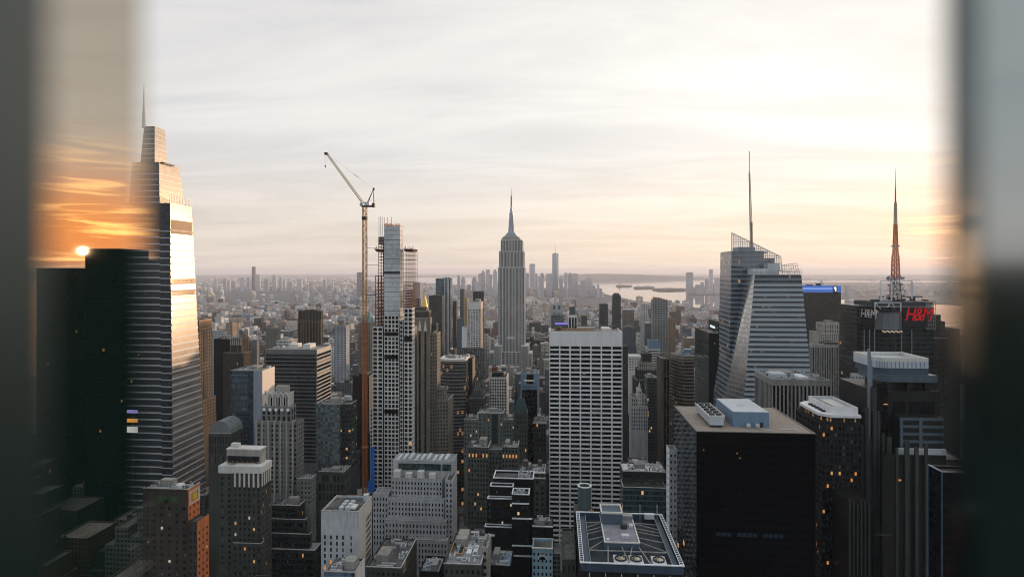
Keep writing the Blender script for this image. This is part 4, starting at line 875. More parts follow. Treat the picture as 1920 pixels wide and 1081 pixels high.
b = tier(t, 1255, 1269.5, 842, 300, xs=1249.5, yb=1000, wall=stone('sliver_grey', (0.34, 0.345, 0.36)), swall=white, bw=1.9, fl=3.2, fw=.42, fh=.42, lit=0, side='L', par=2.2, sbw=0.0001 if False else 30)
finish(t, gd, LIT)
# ------------------------------------------------------------------ big black block, right
def black_block():
    Y = 283; t = bldg('black_office_block', 'massive black glass office block with a brown roof and pale rooftop plant, bottom right', 1400, Y)
    x0, x1 = gx(1306, Y), gx(1529, Y); zt = zz(1418, 811, Y); y1 = 336
    HERO.append((x0, x1, Y, y1, zt, 1270, 1529, 1081, 'black'))
    g1 = facade('black_curtain', (0.003, 0.0035, 0.004), (0.002, 0.0025, 0.003), bay=2.4, fl=3.9, fw=.8, fh=.6, lit=.0, grough=.2, wrough=.5, spec=.03)
    g2 = facade('black_curtain_banded', (0.035, 0.052, 0.066), (0.006, 0.008, 0.010), bay=2.4, fl=3.9, fw=1.0, fh=.62, lit=.004, grough=.06, wrough=.35)
    mb = MB(); mb.quad((x0, Y, 0), (x1, Y, 0), (x1, Y, zt), (x0, Y, zt)); mb.quad((x0, Y, 0), (x0, y1, 0), (x0, y1, zt), (x0, Y, zt), 1); mb.quad((x1, Y, 0), (x1, y1, 0), (x1, y1, zt), (x1, Y, zt), 1); mb.quad((x0, y1, 0), (x1, y1, 0), (x1, y1, zt), (x0, y1, zt))
    e = .9
    for (p0, p1, q0, q1) in (((x0, Y), (x1, Y), (x1-e, Y+e), (x0+e, Y+e)), ((x1, Y), (x1, y1), (x1-e, y1-e), (x1-e, Y+e)), ((x1, y1), (x0, y1), (x0+e, y1-e), (x1-e, y1-e)), ((x0, y1), (x0, Y), (x0+e, Y+e), (x0+e, y1-e))): mb.quad((*p0, zt), (*p1, zt), (*q1, zt) if False else (*q0, zt), (*q1, zt))
    t.part('wall', [g1, g2], mb)
    mb = MB(); mb.box(x0-.1, x1+.1, Y-.1, Y+.5, zt+.01, zt+.35); mb.box(x0-.1, x0+.5, Y+.51, y1, zt+.01, zt+.35); mb.box(x1-.5, x1+.1, Y+.51, y1, zt+.01, zt+.35); t.part('parapet', stone('bronze_trim', (0.20, 0.18, 0.16), rough=.5), mb)
    rf = MB(); rf.quad((x0+e, Y+e, zt+.04), (x1-e, Y+e, zt+.04), (x1-e, y1-e, zt+.04), (x0+e, y1-e, zt+.04)); t.part('roof', stone('brown_gravel', (0.32, 0.27, 0.235), var=.2, sc=1.2, streak=False), rf)
    # boxes on the roof
    a, b_ = gx(1374, Y+10), gx(1442, Y+10); by1 = Y+40
    t.box('plant_room', bluemetal, a, b_, Y+10, by1, zt+.05, zt+7.2)
    mb = MB(); mb.box(a+.2, b_-.2, Y+10.2, by1-.2, zt+7.22, zt+7.45); t.part('plant_roof', palemetal, mb)
    mb = MB()
    for k in range(4): q = 2*pi*k/4; mb.bar((a+8+2*cos(q), Y+24+2*sin(q), zt+7.46), (a+8+2*cos(q+1.4), Y+24+2*sin(q+1.4), zt+7.7), .25)
    t.part('roof_ladder', wsteel, mb)
    t.box('door', dsteel, b_-4.2, b_-2.8, Y+9.9, Y+9.97, zt+.1, zt+2.4)
    a2, b2_ = gx(1329, Y+8), gx(1359, Y+8)
    mb = MB(); mb.hexa([(a2+.6, Y+8, zt+1.2), (b2_-.6, Y+8, zt+1.2), (b2_-.6, Y+36, zt+1.2), (a2+.6, Y+36, zt+1.2)], [(a2, Y+8, zt+5.2), (b2_, Y+8, zt+5.2), (b2_, Y+36, zt+5.2), (a2, Y+36, zt+5.2)]); o = t.part('cooling_tower', palemetal, mb)
    mb = MB()
    for k in range(5):
        cy = Y+11+k*5.4
        for fx in (.3, .72): mb.cyl(a2+(b2_-a2)*fx, cy, zt+5.22, zt+6.3, 1.25, 1.4, 12)
    t.part('fan_cowls', dsteel, mb, o)
    mb = MB(); mb.box(a2-.1, b2_+.1, Y+7.9, Y+8.2, zt+5.22, zt+5.9); mb.box(a2-.1, a2+.15, Y+8.21, Y+36, zt+5.22, zt+5.9); mb.box(b2_-.15, b2_+.1, Y+8.21, Y+36, zt+5.22, zt+5.9); t.part('tower_rail', pale, mb, o)
    mb = MB()
    for k in range(4): mb.box(a2+.8, b2_-.8, Y+9+k*8, Y+9.6+k*8, zt+.05, zt+1.19)
    t.part('tower_skids', dsteel, mb, o)
    for px in (1400, 1417): 
        x = gx(px, Y+8); mb = MB(); mb.box(x, x+1.5, Y+7, Y+8.4, zt+.9, zt+2.3); mb.box(x+.1, x+.3, Y+7, Y+7.2, zt+.05, zt+.89); mb.box(x+1.2, x+1.4, Y+7, Y+7.2, zt+.05, zt+.89); t.part('vent_box', wsteel, mb)
    mb = MB()
    for (pa, pb) in (((1428, 6), (1434, 4)), ((1434, 4), (1448, 4)), ((1462, 6), (1492, 6)), ((1492, 6), (1496, 4))): mb.bar((gx(pa[0], Y+5), Y+pa[1], zt+.4), (gx(pb[0], Y+5), Y+pb[1], zt+.4), .3)
    t.part('roof_pipe', wsteel, mb)
    # the one lit row of windows, and a few single lights
    lw = emit('lit_blue_dim', (0.25, 0.45, 0.70), .018); z = zz(1420, 1003, Y)
    for k in range(14):
        x = x0+(x1-x0)*(.17+.044*k)
        if k % 5 != 3: t.box('lit_window', lw, x, x+1.9, Y-.08, Y-.02, z-.9, z+.9)
    for px, py in ((1381, 849), (1386, 858), (1387, 927), (1360, 955), (1318, 843)): x = gx(px, Y); z = zz(px, py, Y); t.box('lit_window', lit3 if py < 900 else lw, x, x+.6, Y-.08, Y-.02, z-.3, z+.3)
black_block()
t = bldg('octagon_roof_block', 'dark block with a white octagonal roof storey, right of the big black block', 1570, 345)
b = tier(t, 1541, 1616, 793, 345, xs=1492, yb=1060, wall=black, swall=black, bw=2.2, fl=3.6, fw=.55, fh=.55, lit=.06, side='L', ystop=1.2)
X0, X1, Y0, Y1, _, z1 = b; c = 5
mb = MB(); oc = [(X0+1+c, Y0+1), (X1-1, Y0+1), (X1-1, Y1-1), (X0+1+c, Y1-1), (X0+1, Y1-1-c), (X0+1, Y0+1+c)]
mb.prism([(x, y, z1-.9) for x, y in oc], [(x, y, z1+3) for x, y in oc]); t.part('lit_storey', facade('terrace_storey', (0.02, 0.02, 0.02), (0.02, 0.03, 0.02), bay=1.2, fl=3, fw=.5, fh=.7, lit=.2, litst=.25), mb)
mb = MB(); oc2 = [(X0+.2+c, Y0+.2), (X1-.2, Y0+.2), (X1-.2, Y1-.2), (X0+.2+c, Y1-.2), (X0+.2, Y1-.2-c), (X0+.2, Y0+.2+c)]
mb.prism([(x, y, z1+3.02) for x, y in oc2], [(x, y, z1+4.6) for x, y in oc2]); t.part('roof_slab', white, mb)
def ring(t, name, mat, a0, a1, b0, b1, z0, z1, w):
    mb = MB(); mb.box(a0, a1, b0, b0+w, z0, z1); mb.box(a0, a1, b1-w, b1, z0, z1); mb.box(a0, a0+w, b0+w+.01, b1-w-.01, z0, z1); mb.box(a1-w, a1, b0+w+.01, b1-w-.01, z0, z1); return t.part(name, mat, mb)
ring(t, 'plant_screen', white, X0+6.5, X1-.6, Y0+3, Y1-3, z1+4.62, z1+8.4, .5)
mb = MB(); mb.box(X0+7.1, X1-1.2, Y0+3.6, Y1-3.6, z1+4.63, z1+5.2); t.part('roof', greyroof, mb); t.box('lift_house', pale, X0+11, X1-4, Y0+9, Y1-8, z1+5.21, z1+7.6)
for k in range(5): y = Y0+7+k*4.2; t.box('louvre_vent', black, X0+3.2, X0+5.2, y, y+2.2, z1+4.62, z1+5.5)
finish(t, gb, [lit3, lit3, lit1])
# ------------------------------------------------------------------ middle ground, left of the white grid slab
t = bldg('curved_glass_office', 'curved dark glass office with pale sill bands, right of the striped stone tower', 850, 650)
Y = 650; xa, xb = gx(824, Y), gx(874, Y); zt = zz(850, 676, Y); n_ = 10; bow = 7
arc = [(xa+(xb-xa)*k/n_, Y-bow*(1-((k-n_*.55)/(n_*.55))**2)*.8) for k in range(n_+1)]
HERO.append((xa, xb, Y-bow, Y+26, zt, 824, 874, 800, 'curved'))
mb = MB(); mb.prism([(x, y, 0) for x, y in arc]+[(xb, Y+26, 0), (xa, Y+26, 0)], [(x, y, zt) for x, y in arc]+[(xb, Y+26, zt), (xa, Y+26, zt)]); t.part('glazing', facade('curved_glass', (0.09, 0.10, 0.10), (0.03, 0.04, 0.04), bay=2.4, fl=3.9, fw=.88, fh=.9, lit=.05, gmetal=.3, litst=.35), mb)
for r_ in range(30):
    z = zt-2-r_*3.9
    if z < 60: break
    mb = MB()
    for (p, q) in zip(arc, arc[1:]): mb.hexa([(p[0], p[1]-.5, z), (q[0], q[1]-.5, z), (q[0], q[1]-.02, z), (p[0], p[1]-.02, z)], [(p[0], p[1]-.5, z+1.2), (q[0], q[1]-.5, z+1.2), (q[0], q[1]-.02, z+1.2), (p[0], p[1]-.02, z+1.2)])
    t.part('sill_band', stone('band_grey', (0.20, 0.20, 0.20)), mb)
mb = MB(); mb.prism([(x, y-.6, zt+.02) for x, y in arc]+[(xb, Y+26, zt+.02), (xa, Y+26, zt+.02)], [(x, y-.6, zt+2.4) for x, y in arc]+[(xb, Y+26, zt+2.4), (xa, Y+26, zt+2.4)]); t.part('roof_slab', pale, mb)
clutter(t, (xa, xb, Y, Y+26, 0, zt+3.4), 5, 4)
def simple(name, label, tiers, mats=None, lits=None, cl=None):
    px, Y = (tiers[0]['xl']+tiers[0]['xr'])/2, tiers[0]['Y']; t = bldg(name, label, px, Y)
    out = []
    for d in tiers:
        d = dict(d); c_ = d.pop('cl', None); b = tier(t, **d); out.append(b)
        if c_: clutter(t, b, *c_)
    finish(t, mats or gd, lits or LIT); return t, out
t, o = simple('black_slab_block', 'narrow black slab with a ragged roof edge, right of the curved glass office', [dict(xl=870, xr=886, yt=672, Y=668, dep=22, yb=800, wall=black, style='plain', cl=(5, 2))])
t, o = simple('white_panel_tower', 'white gridded tower with a brown cap, left of the art deco spire tower',
    [dict(xl=877, xr=901.5, yt=566, Y=900, xs=906, yb=660, wall=pale, swall=stone('sunlit_side', (0.50, 0.40, 0.30)), bw=3.9, fl=3.4, fw=.72, fh=.62, lit=0, ystop=11, cl=(3, 5)), dict(xl=863, xr=906, yt=652, Y=896, dep=3.8, yb=770, wall=limed, bw=3.4, fl=3.7, fw=.45, fh=.8, lit=.01), dict(xl=866, xr=876.5, yt=613, Y=902, dep=18, yb=660, wall=white, style='plain')], mats=glassm('bright_window', (0.45, 0.47, 0.50), rough=.2, metal=.6))  # flank tinted gold in place of the sun on it
t, o = simple('ribbed_dark_tower', 'dark ribbed tower top rising behind the white panel tower', [dict(xl=887, xr=905, yt=546, Y=1250, dep=20, yb=570, wall=stone('dark_slate', (0.05, 0.06, 0.065)), bw=2.6, fl=30, fw=.6, fh=.95, lit=0)])
t, o = simple('white_gridded_block', 'small white office block with a bold window grid, below the art deco spire tower', [dict(xl=918, xr=949.5, yt=707, Y=700, xs=953.5, yb=800, wall=pale, bw=3.0, fl=3.6, fw=.62, fh=.68, lit=0)], mats=gb)
on_roof(t, o[0], 'plant_screen', black, .08, .8, .3, .8, 5); on_roof(t, o[0], 'red_hoist', rust, .0, .35, .82, .98, 9)
t, o = simple('portal_block', 'blue grey portal-framed block with a black recessed front, just left of the white grid slab', [dict(xl=976, xr=1010, yt=699, Y=690, dep=26, yb=830, wall=bluemetal, style='plain', cl=(4, 3))])
b = o[0]; w_ = b[1]-b[0]; t.box('recessed_glass', gb, b[0]+w_*.09, b[0]+w_*.91, 689.6, 689.98, 30, zz(993, 730, 690)); t.box('recessed_glass', gb, b[0]+w_*.34, b[0]+w_*.72, 689.6, 689.98, zz(993, 719, 690), b[5]-1.5); t.box('lit_ledge', lit2, b[0]+w_*.2, b[0]+w_*.75, 689.3, 689.58, zz(993, 713.6, 690), zz(993, 712, 690))
for k in range(9): x = b[0]+w_*(.15+.085*k); t.box('ledge_fin', dsteel, x, x+.5, 689.5, 689.97, zz(993, 727, 690), zz(993, 723, 690))
t, o = simple('mansard_block', 'brown block with a steep dark hipped roof, beside the narrow black slab', [dict(xl=880, xr=907, yt=746, Y=640, dep=22, yb=800, wall=limed, bw=2.8, fl=3.8, fw=.5, fh=.6, lit=.03)])
b = o[0]; mb = MB(); zr = zz(893, 733, 640); mb.prism([(b[0], b[2], b[5]+.02), (b[1], b[2], b[5]+.02), (b[1], b[3], b[5]+.02), (b[0], b[3], b[5]+.02)], [(b[0]+4, b[2]+4, zr), (b[1]-4, b[2]+4, zr), (b[1]-4, b[3]-4, zr), (b[0]+4, b[3]-4, zr)]); t.part('hipped_roof', stone('slate_roof', (0.06, 0.062, 0.066)), mb)
zig = stone('ziggurat_grey', (0.17, 0.18, 0.165))
t, o = simple('ziggurat_block', 'grey stepped block with a pale coping line and one dark glass strip',
    [dict(xl=896, xr=944, yt=773, Y=575, dep=18, yb=835, wall=zig, bw=4.4, fl=3.8, fw=.3, fh=.45, lit=.10, cl=(6, 7)), dict(xl=870, xr=895.7, yt=786, Y=572, dep=20, yb=850, wall=zig, bw=3, fl=3.8, fw=.45, fh=.5, lit=.06, cl=(3, 4)), dict(xl=944.4, xr=965, yt=786, Y=574, dep=20, yb=850, wall=zig, bw=3, fl=3.8, fw=.45, fh=.5, lit=.05, cl=(3, 6))])
b = o[0]; t.box('glass_strip', gteal, b[0]+(b[1]-b[0])*.54, b[0]+(b[1]-b[0])*.78, 574.6, 574.98, 60, b[5]-2); t.box('coping', pale, b[0]-.5, b[0]+.4, 574.3, 574.98, 60, b[5]); t.box('coping', pale, b[0]+.45, b[1], 574.3, 574.98, b[5]-.5, b[5]+.3)
t, o = simple('gothic_gable_block', 'dark gothic block with a pointed green copper roof, left of the white grid slab', [dict(xl=963, xr=988, yt=775, Y=556, dep=16, yb=840, wall=limed, bw=2.4, fl=4.2, fw=.45, fh=.6, lit=.04)])
b = o[0]; xm, ym = (b[0]+b[1])/2, (b[2]+b[3])/2; zr = zz(975, 747, 560)
mb = MB(); mb.prism([(b[0], b[2], b[5]+.02), (b[1], b[2], b[5]+.02), (b[1], b[3], b[5]+.02), (b[0], b[3], b[5]+.02)], [(xm-3, ym-1, zr), (xm+3, ym-1, zr), (xm+3, ym+1, zr), (xm-3, ym+1, zr)]); t.part('copper_roof', stone('dark_copper', (0.05, 0.085, 0.09)), mb)
for f in (.2, .5, .8):
    x = b[0]+(b[1]-b[0])*f; mb = MB(); mb.prism([(x-1.6, b[2]-.4, b[5]-1), (x+1.6, b[2]-.4, b[5]-1), (x, b[2]-.4, b[5]+5)], [(x-1.6, b[2]+1, b[5]-1), (x+1.6, b[2]+1, b[5]-1), (x, b[2]+1, b[5]+5)]); t.part('gable', limed, mb)
t, o = simple('cornice_loft', 'small dark loft with a bright cornice line, left edge of the white grid slab', [dict(xl=1000, xr=1024, yt=789, Y=575, dep=18, yb=840, wall=limed, bw=2.6, fl=4.5, fw=.5, fh=.65, lit=.02, cl=(6, 3))])
b = o[0]; t.box('cornice', pale, b[0]-.4, b[1]+.4, 574, 574.97, b[5]-2.4, b[5]-.4)
t, o = simple('loft_with_lit_top', 'wide greenish stone loft with orange lit top storey windows and cluttered roof', [dict(xl=877, xr=916, yt=838, Y=482, dep=20, yb=975, wall=stone('green_grey_stone', (0.105, 0.115, 0.10)), bw=2.5, fl=3.9, fw=.5, fh=.6, lit=.05, cl=(7, 5)), dict(xl=941, xr=971, yt=838, Y=482, dep=20, yb=975, wall=stone('green_grey_stone', (0.105, 0.115, 0.10)), bw=2.5, fl=3.9, fw=.5, fh=.6, lit=.05, cl=(6, 8)), dict(xl=916.4, xr=940.6, yt=842, Y=487, dep=15, yb=975, wall=stone('green_grey_stone', (0.105, 0.115, 0.10)), bw=2.5, fl=3.9, fw=.45, fh=.5, lit=.02)])
for b in o[:2]:
    t.box('cornice', limed, b[0]-.3, b[1]+.3, 481, 481.97, b[5]-.3, b[5]+.3)
    n_ = int((b[1]-b[0])/2.5)
    for k in range(n_):
        if rnd.random() < .75: x = b[0]+(b[1]-b[0])*(k+.28)/n_; t.box('lit_window', rnd.choice([lit1, lit3]), x, x+1.15, 481.85, 481.95, zz(930, 857, 482), zz(930, 851, 482))
t, o = simple('balustrade_block', 'narrow stone block with a white balustraded cornice and busy roof tanks', [dict(xl=971.5, xr=1022, yt=884, Y=430, dep=18, yb=960, wall=limed, bw=3.6, fl=4.2, fw=.45, fh=.55, lit=.02, cl=(10, 9))])
b = o[0]; t.box('cornice', pale, b[0]-.5, b[1]+.5, 429, 429.97, b[5]-4.6, b[5]-3.8); t.box('cornice', pale, b[0]-.5, b[1]+.5, 429, 429.97, b[5]-.8, b[5]+.2); tank(t, b[0]+5, 439, b[5]-1, 2.1, 4); tank(t, b[1]-4, 442, b[5]-1, 1.6, 3.2)
# black stepped block with white copings
t = bldg('white_coped_dark_block', 'black stepped block outlined by bright white roof copings, lower centre', 960, 352)
bk = stone('soot_brick', (0.012, 0.012, 0.012))
tt = [(925, 1000, 897, 366, 14), (919, 962, 912, 360, 5.9), (914, 962, 935, 356, 3.9), (909, 962, 988, 352, 3.9)]
for i_, (xl, xr, yt, Y, d) in enumerate(tt):
    b = tier(t, xl, xr, yt, Y, dep=d, yb=1040, wall=bk, bw=2.8, fl=3.8, fw=.4, fh=.5, lit=.05, prio=4-i_)
    ring(t, 'coping', wsteel, b[0]-.2, b[1]+.2, b[2]-.2, b[3]+.1, b[5]+.01, b[5]+.5, .75)
b = tier(t, 960, 992, 927, 349, dep=10, yb=1040, wall=bk, bw=2.8, fl=3.8, fw=.45, fh=.5, lit=.08, prio=6); ring(t, 'coping', wsteel, b[0]-.2, b[1]+.2, b[2]-.2, b[3]+.1, b[5]+.01, b[5]+.5, .75); clutter(t, b, 4, 2, big=False)
for yt, xr in ((943, 992), (971, 998), (1022, 998), (1041, 998)): t.box('ledge', wsteel, gx(960, 348), gx(xr, 348), 347.4, 348.9, zz(980, yt, 348)-.4, zz(980, yt, 348))
clutter(t, (gx(965, 367), gx(998, 367), 367, 379, 0, zz(962, 897, 366)), 7, 12, big=False)
finish(t, gd, [lit2, lit2, emit('lit_yellow', (0.9, 0.7, 0.25), .8)])
t = bldg('ornate_blue_house', 'pale blue ornate facade with an arched window under a curved gable, bottom centre', 1016, 330)
b = tier(t, 998, 1036, 1027, 330, dep=12, yb=1081, wall=stone('pale_blue_terracotta', (0.30, 0.46, 0.55), var=.15), bw=2.2, fl=3.4, fw=.45, fh=.5, lit=0)
mb = MB(); xm = (b[0]+b[1])/2; z = b[5]-6.3; 
for k in range(10):
    a, c_2 = pi*k/10, pi*(k+1)/10
    mb.hexa([(xm+2*cos(a), 329.5, z+2*sin(a)), (xm+2.6*cos(a), 329.5, z+2.6*sin(a)), (xm+2.6*cos(a), 329.97, z+2.6*sin(a)), (xm+2*cos(a), 329.97, z+2*sin(a))], [(xm+2*cos(c_2), 329.5, z+2*sin(c_2)), (xm+2.6*cos(c_2), 329.5, z+2.6*sin(c_2)), (xm+2.6*cos(c_2), 329.97, z+2.6*sin(c_2)), (xm+2*cos(c_2), 329.97, z+2*sin(c_2))])
t.part('arch', pale, mb); mb = MB(); mb.prism([(xm+1.95*cos(pi*k/10), 329.75, z+1.95*sin(pi*k/10)) for k in range(11)], [(xm+1.95*cos(pi*k/10), 329.95, z+1.95*sin(pi*k/10)) for k in range(11)]); t.part('arched_window', gd, mb); t.box('cornice', pale, b[0]-.3, b[1]+.3, 329.3, 329.96, b[5]-.2, b[5]+.4); finish(t, gd, LIT)
t, o = simple('ledge_block', 'dark block crossed by two thin white ledges, behind the ornate blue facade', [dict(xl=998, xr=1037, yt=985, Y=346, dep=14, yb=1030, wall=bk, bw=3, fl=4, fw=.4, fh=.5, lit=.03, cl=(6, 4)), dict(xl=998, xr=1038, yt=1008, Y=343.5, dep=2.4, yb=1040, wall=bk, bw=3, fl=4, fw=.4, fh=.5, lit=.03)])
for b in o: t.box('ledge', wsteel, b[0], b[1], b[2]-.6, b[2]-.02, b[5]-.5, b[5]+.1)
for (nm, lb, xl, xr, yb_, yf, z, wallm, rm, sd_) in (('courtyard_roof_building', 'grey roofed building with a dark rooftop courtyard and white plant, bottom centre left', 832, 902, 1004, 1064, 112, limed, greyroof, 41),
        ('plant_roof_building', 'low building whose roof is crowded with ducts, right of the blank grey concrete front', 686, 752, 1018, 1076, 95, limed, tar, 42),
        ('blue_roof_building', 'small building with a blue tinted roof and a white stair box, bottom centre', 916, 958, 1031, 1064, 100, bk, stone('blue_roof', (0.22, 0.30, 0.38), streak=False), 43),
        ('small_plant_roof', 'small blue tinted roof at the bottom edge, left of the courtyard roof', 786, 824, 1050, 1080, 88, bk, stone('blue_roof', (0.22, 0.30, 0.38), streak=False), 44),
        ('white_shed_roof', 'pale stone block with white roof sheds, behind the grey courtyard roof', 903, 915, 1004, 1030, 116, lime, wroof, 45)):
    Yf = (H-z)*F/(yf-EY)/cos(DEL); Yb = (H-z)*F/(yb_-EY)/cos(DEL)
    t = bldg(nm, lb, (xl+xr)/2, Yf); b = tier(t, xl, xr, yf, Yf, dep=Yb-Yf, top=z, yb=1081, wall=wallm, bw=2.8, fl=3.8, fw=.42, fh=.5, lit=.05, roof=rm); clutter(t, b, 9, sd_)
    if sd_ == 41:
        w_, d_ = b[1]-b[0], b[3]-b[2]; ring(t, 'courtyard_wall', tan_, b[0]+w_*.05, b[0]+w_*.42, b[2]+d_*.30, b[2]+d_*.68, z-.99, z+.3, .5); t.box('courtyard_floor', darkgreen, b[0]+w_*.05+.5, b[0]+w_*.42-.5, b[2]+d_*.30+.5, b[2]+d_*.68-.5, z-.98, z-.9)
        on_roof(t, b, 'skylight_row', wsteel, .5, .64, .34, .62, .9); on_roof(t, b, 'skylight_row', wsteel, .68, .8, .38, .62, .9)
    finish(t, gd, LIT)
# terraced green building right of the grid slab
t = bldg('planted_terrace_block', 'teal glass block with planted roof terraces, right of the white grid slab', 1209, 428)
b = tier(t, 1168, 1250, 914, 428, dep=16, yb=980, wall=facade('teal_block', (0.08, 0.12, 0.13), (0.03, 0.05, 0.055), bay=1.6, fl=3.8, fw=.9, fh=.7, lit=.004), style='plain', roof=darkgreen)
b2 = tier(t, 1168, 1250, 884, 444.5, dep=22, yb=915, wall=darkgreen, style='band', bw=0, fl=4, fh=.5, lit=0, roof=pale); clutter(t, b2, 10, 31)
lf = stone('terrace_leaf', (0.045, 0.06, 0.035), var=.5, sc=2, streak=False)
for k in range(9):
    mb = MB(); x = b[0]+2+k*(b[1]-b[0]-4)/8; y = 436+(k % 3)*2.5
    for i_ in range(60):
        a, e_, rr = rnd.uniform(0, 2*pi), rnd.uniform(-.3, 1.5), rnd.uniform(.4, 1.6); p = (x+rr*cos(a)*cos(e_), y+rr*sin(a)*cos(e_), b[5]+.6+rr*sin(e_)); s_ = .35
        mb.tri((p[0]-s_, p[1], p[2]), (p[0]+s_, p[1]+rnd.uniform(-.3, .3), p[2]+rnd.uniform(-.2, .2)), (p[0], p[1]+rnd.uniform(-.4, .4), p[2]+s_*1.5))
    t.part('planter_shrub', lf, mb)
for px in (1197, 1211, 1233): x = gx(px, 430); mb = MB(); mb.bar((x, 430, b[5]-.9), (x, 430, b[5]+2.6), .12); mb.box(x-.3, x+.3, 429.8, 430.2, b[5]+2.62, b[5]+2.9, 1); t.part('terrace_lamp', [dsteel, lit1], mb)
finish(t, gb, LIT, 'window_band')
# ------------------------------------------------------------------ right of the grid slab
simple('strip_tower', 'narrow banded tower hugging the right side of the white grid slab', [dict(xl=1166, xr=1177.5, yt=648, Y=760, dep=22, yb=740, wall=limed, bw=2.6, fl=3.6, fw=.6, fh=.55, lit=0, side='L')])
t, o = simple('wedding_cake_block', 'beige stepped wedding cake block with crowded setbacks, right of the white grid slab', [dict(xl=1205, xr=1222, yt=662, Y=770, dep=14, yb=690, wall=limed, bw=3, fl=4, fw=.4, fh=.5, lit=0), dict(xl=1199, xr=1228, yt=679, Y=766, dep=20, yb=706, wall=lime, bw=2.4, fl=5, fw=.4, fh=.7, lit=0, side='L'), dict(xl=1196, xr=1231, yt=693, Y=762, dep=26, yb=722, wall=limed, bw=2.4, fl=5, fw=.4, fh=.7, lit=0), dict(xl=1192, xr=1234, yt=712, Y=757, dep=34, yb=780, wall=limed, bw=2.6, fl=3.8, fw=.42, fh=.5, lit=.01)])
t, o = simple('grey_deco_block', 'pale grey art deco block with a slim tower, before the wedding cake block', [dict(xl=1184, xr=1196, yt=744, Y=640, dep=20, yb=790, wall=greyst, bw=2.4, fl=4, fw=.4, fh=.7, lit=0), dict(xl=1203.5, xr=1212, yt=744, Y=640, dep=20, yb=790, wall=greyst, bw=2.4, fl=4, fw=.4, fh=.7, lit=0, side='L'), dict(xl=1196.3, xr=1203.2, yt=730, Y=638.5, dep=14, yb=790, wall=pale, bw=2, fl=4, fw=.4, fh=.7, lit=0), dict(xl=1183, xr=1215, yt=762, Y=634, dep=4.3, yb=800, wall=greyst, bw=2.6, fl=4, fw=.4, fh=.6, lit=0)])
b = o[2]; mb = MB(); xm = (b[0]+b[1])/2; mb.cyl(xm, 642, b[5]-1, b[5]+5, 1.3, 1.0, 8); mb.cyl(xm, 642, b[5]+5, b[5]+8, .8, .1, 8); t.part('finial', pale, mb)
simple('white_banded_office', 'white banded office with a blank blue penthouse, beyond the wedding cake block', [dict(xl=1216, xr=1237, yt=654, Y=900, xs=1209, yb=720, wall=pale, style='band', bw=0, fl=3.7, fh=.5, lit=0, side='L', cl=(3, 8)), dict(xl=1216.5, xr=1236, yt=638, Y=904, dep=18, yb=654, wall=bluemetal, style='plain', side='L')])
simple('green_roof_block', 'low dark green glass block beside the wedding cake block', [dict(xl=1214, xr=1240, yt=708, Y=700, dep=24, yb=790, wall=facade('teal_block2', (0.05, 0.07, 0.07), (0.02, 0.03, 0.03), bay=2, fl=3.7, fw=.7, fh=.6, lit=.02), style='plain', side='L', cl=(4, 9))])
simple('white_rooftop_shed', 'low white roofed hall behind the narrow banded tower', [dict(xl=1179, xr=1204, yt=668, Y=880, dep=30, yb=690, wall=pale, bw=4, fl=4, fw=.5, fh=.4, lit=0, roof=wroof, side='L')])
t, o = simple('bronze_column_tower', 'narrow bronze tower of tall dark columns joined to the left of the octagonal banded tower', [dict(xl=1240.5, xr=1256.5, yt=672, Y=612, dep=30, yb=790, wall=stone('bronze_stone', (0.10, 0.082, 0.062)), style='plain', side='L')])
b = o[0]; w_ = b[1]-b[0]
for f in (.3, .64): t.box('window_stripe', gb, b[0]+w_*f, b[0]+w_*(f+.2), 611.8, 611.98, 30, b[5]-1.5)
t.box('ledge', limed, b[0]-.3, b[1]+.3, 611.3, 611.78, zz(1248, 705, 612)-.5, zz(1248, 705, 612)+.5)
t = bldg('octagonal_banded_tower', 'beige banded tower with a chamfered corner glowing gold, left of the dark green glass tower', 1280, 622)
Y = 622; x0, xc1, xc2, x1 = gx(1257.5, Y+22), gx(1270, Y+6), gx(1283, Y), gx(1303, Y); zt = zz(1290, 668, Y); HERO.append((x0, x1, Y, Y+30, zt, 1257, 1303, 790, 'oct'))
oc = [(x0, Y+24), (xc1, Y+6), (xc2, Y), (x1-1.5, Y), (x1, Y+4), (x1, Y+30), (x0, Y+30)]
mb = MB(); mb.prism([(x, y, 0) for x, y in oc], [(x, y, zt) for x, y in oc]); t.part('glazing', facade('bronze_glass', (0.10, 0.09, 0.07), (0.05, 0.045, 0.035), bay=1.6, fl=3.6, fw=.86, fh=.9, lit=.02, gmetal=.5, litst=.4), mb)
gbm = stone('beige_band', (0.24, 0.215, 0.175)); gold_b = glassm('lit_bay_glass', (0.75, 0.50, 0.28), rough=.12, metal=.9)  # gold glow of the lit corner bay put into the glass colour
for r_ in range(30):
    z = zt-.8-r_*3.6
    if z < 70: break
    mb = MB()
    for i_ in (0, 1, 2, 3):
        p, q = oc[i_], oc[i_+1]; dx, dy = q[0]-p[0], q[1]-p[1]; L = math.hypot(dx, dy); nx, ny = dy/L, -dx/L
        f = lambda pt_, o_, z_: (pt_[0]+nx*o_, pt_[1]+ny*o_, z_)
        hh = 1.3 if r_ else 2.6
        mb.hexa([f(p, .35, z-hh), f(q, .35, z-hh), f(q, .01, z-hh), f(p, .01, z-hh)], [f(p, .35, z), f(q, .35, z), f(q, .01, z), f(p, .01, z)])
        if i_ == 1 and r_: 
            g_ = MB(); g_.hexa([f(p, .12, z-3.4), f(q, .12, z-3.4), f(q, .02, z-3.4), f(p, .02, z-3.4)], [f(p, .12, z-1.45), f(q, .12, z-1.45), f(q, .02, z-1.45), f(p, .02, z-1.45)]); t.part('corner_window', gold_b, g_)
    t.part('spandrel_band', gbm, mb)
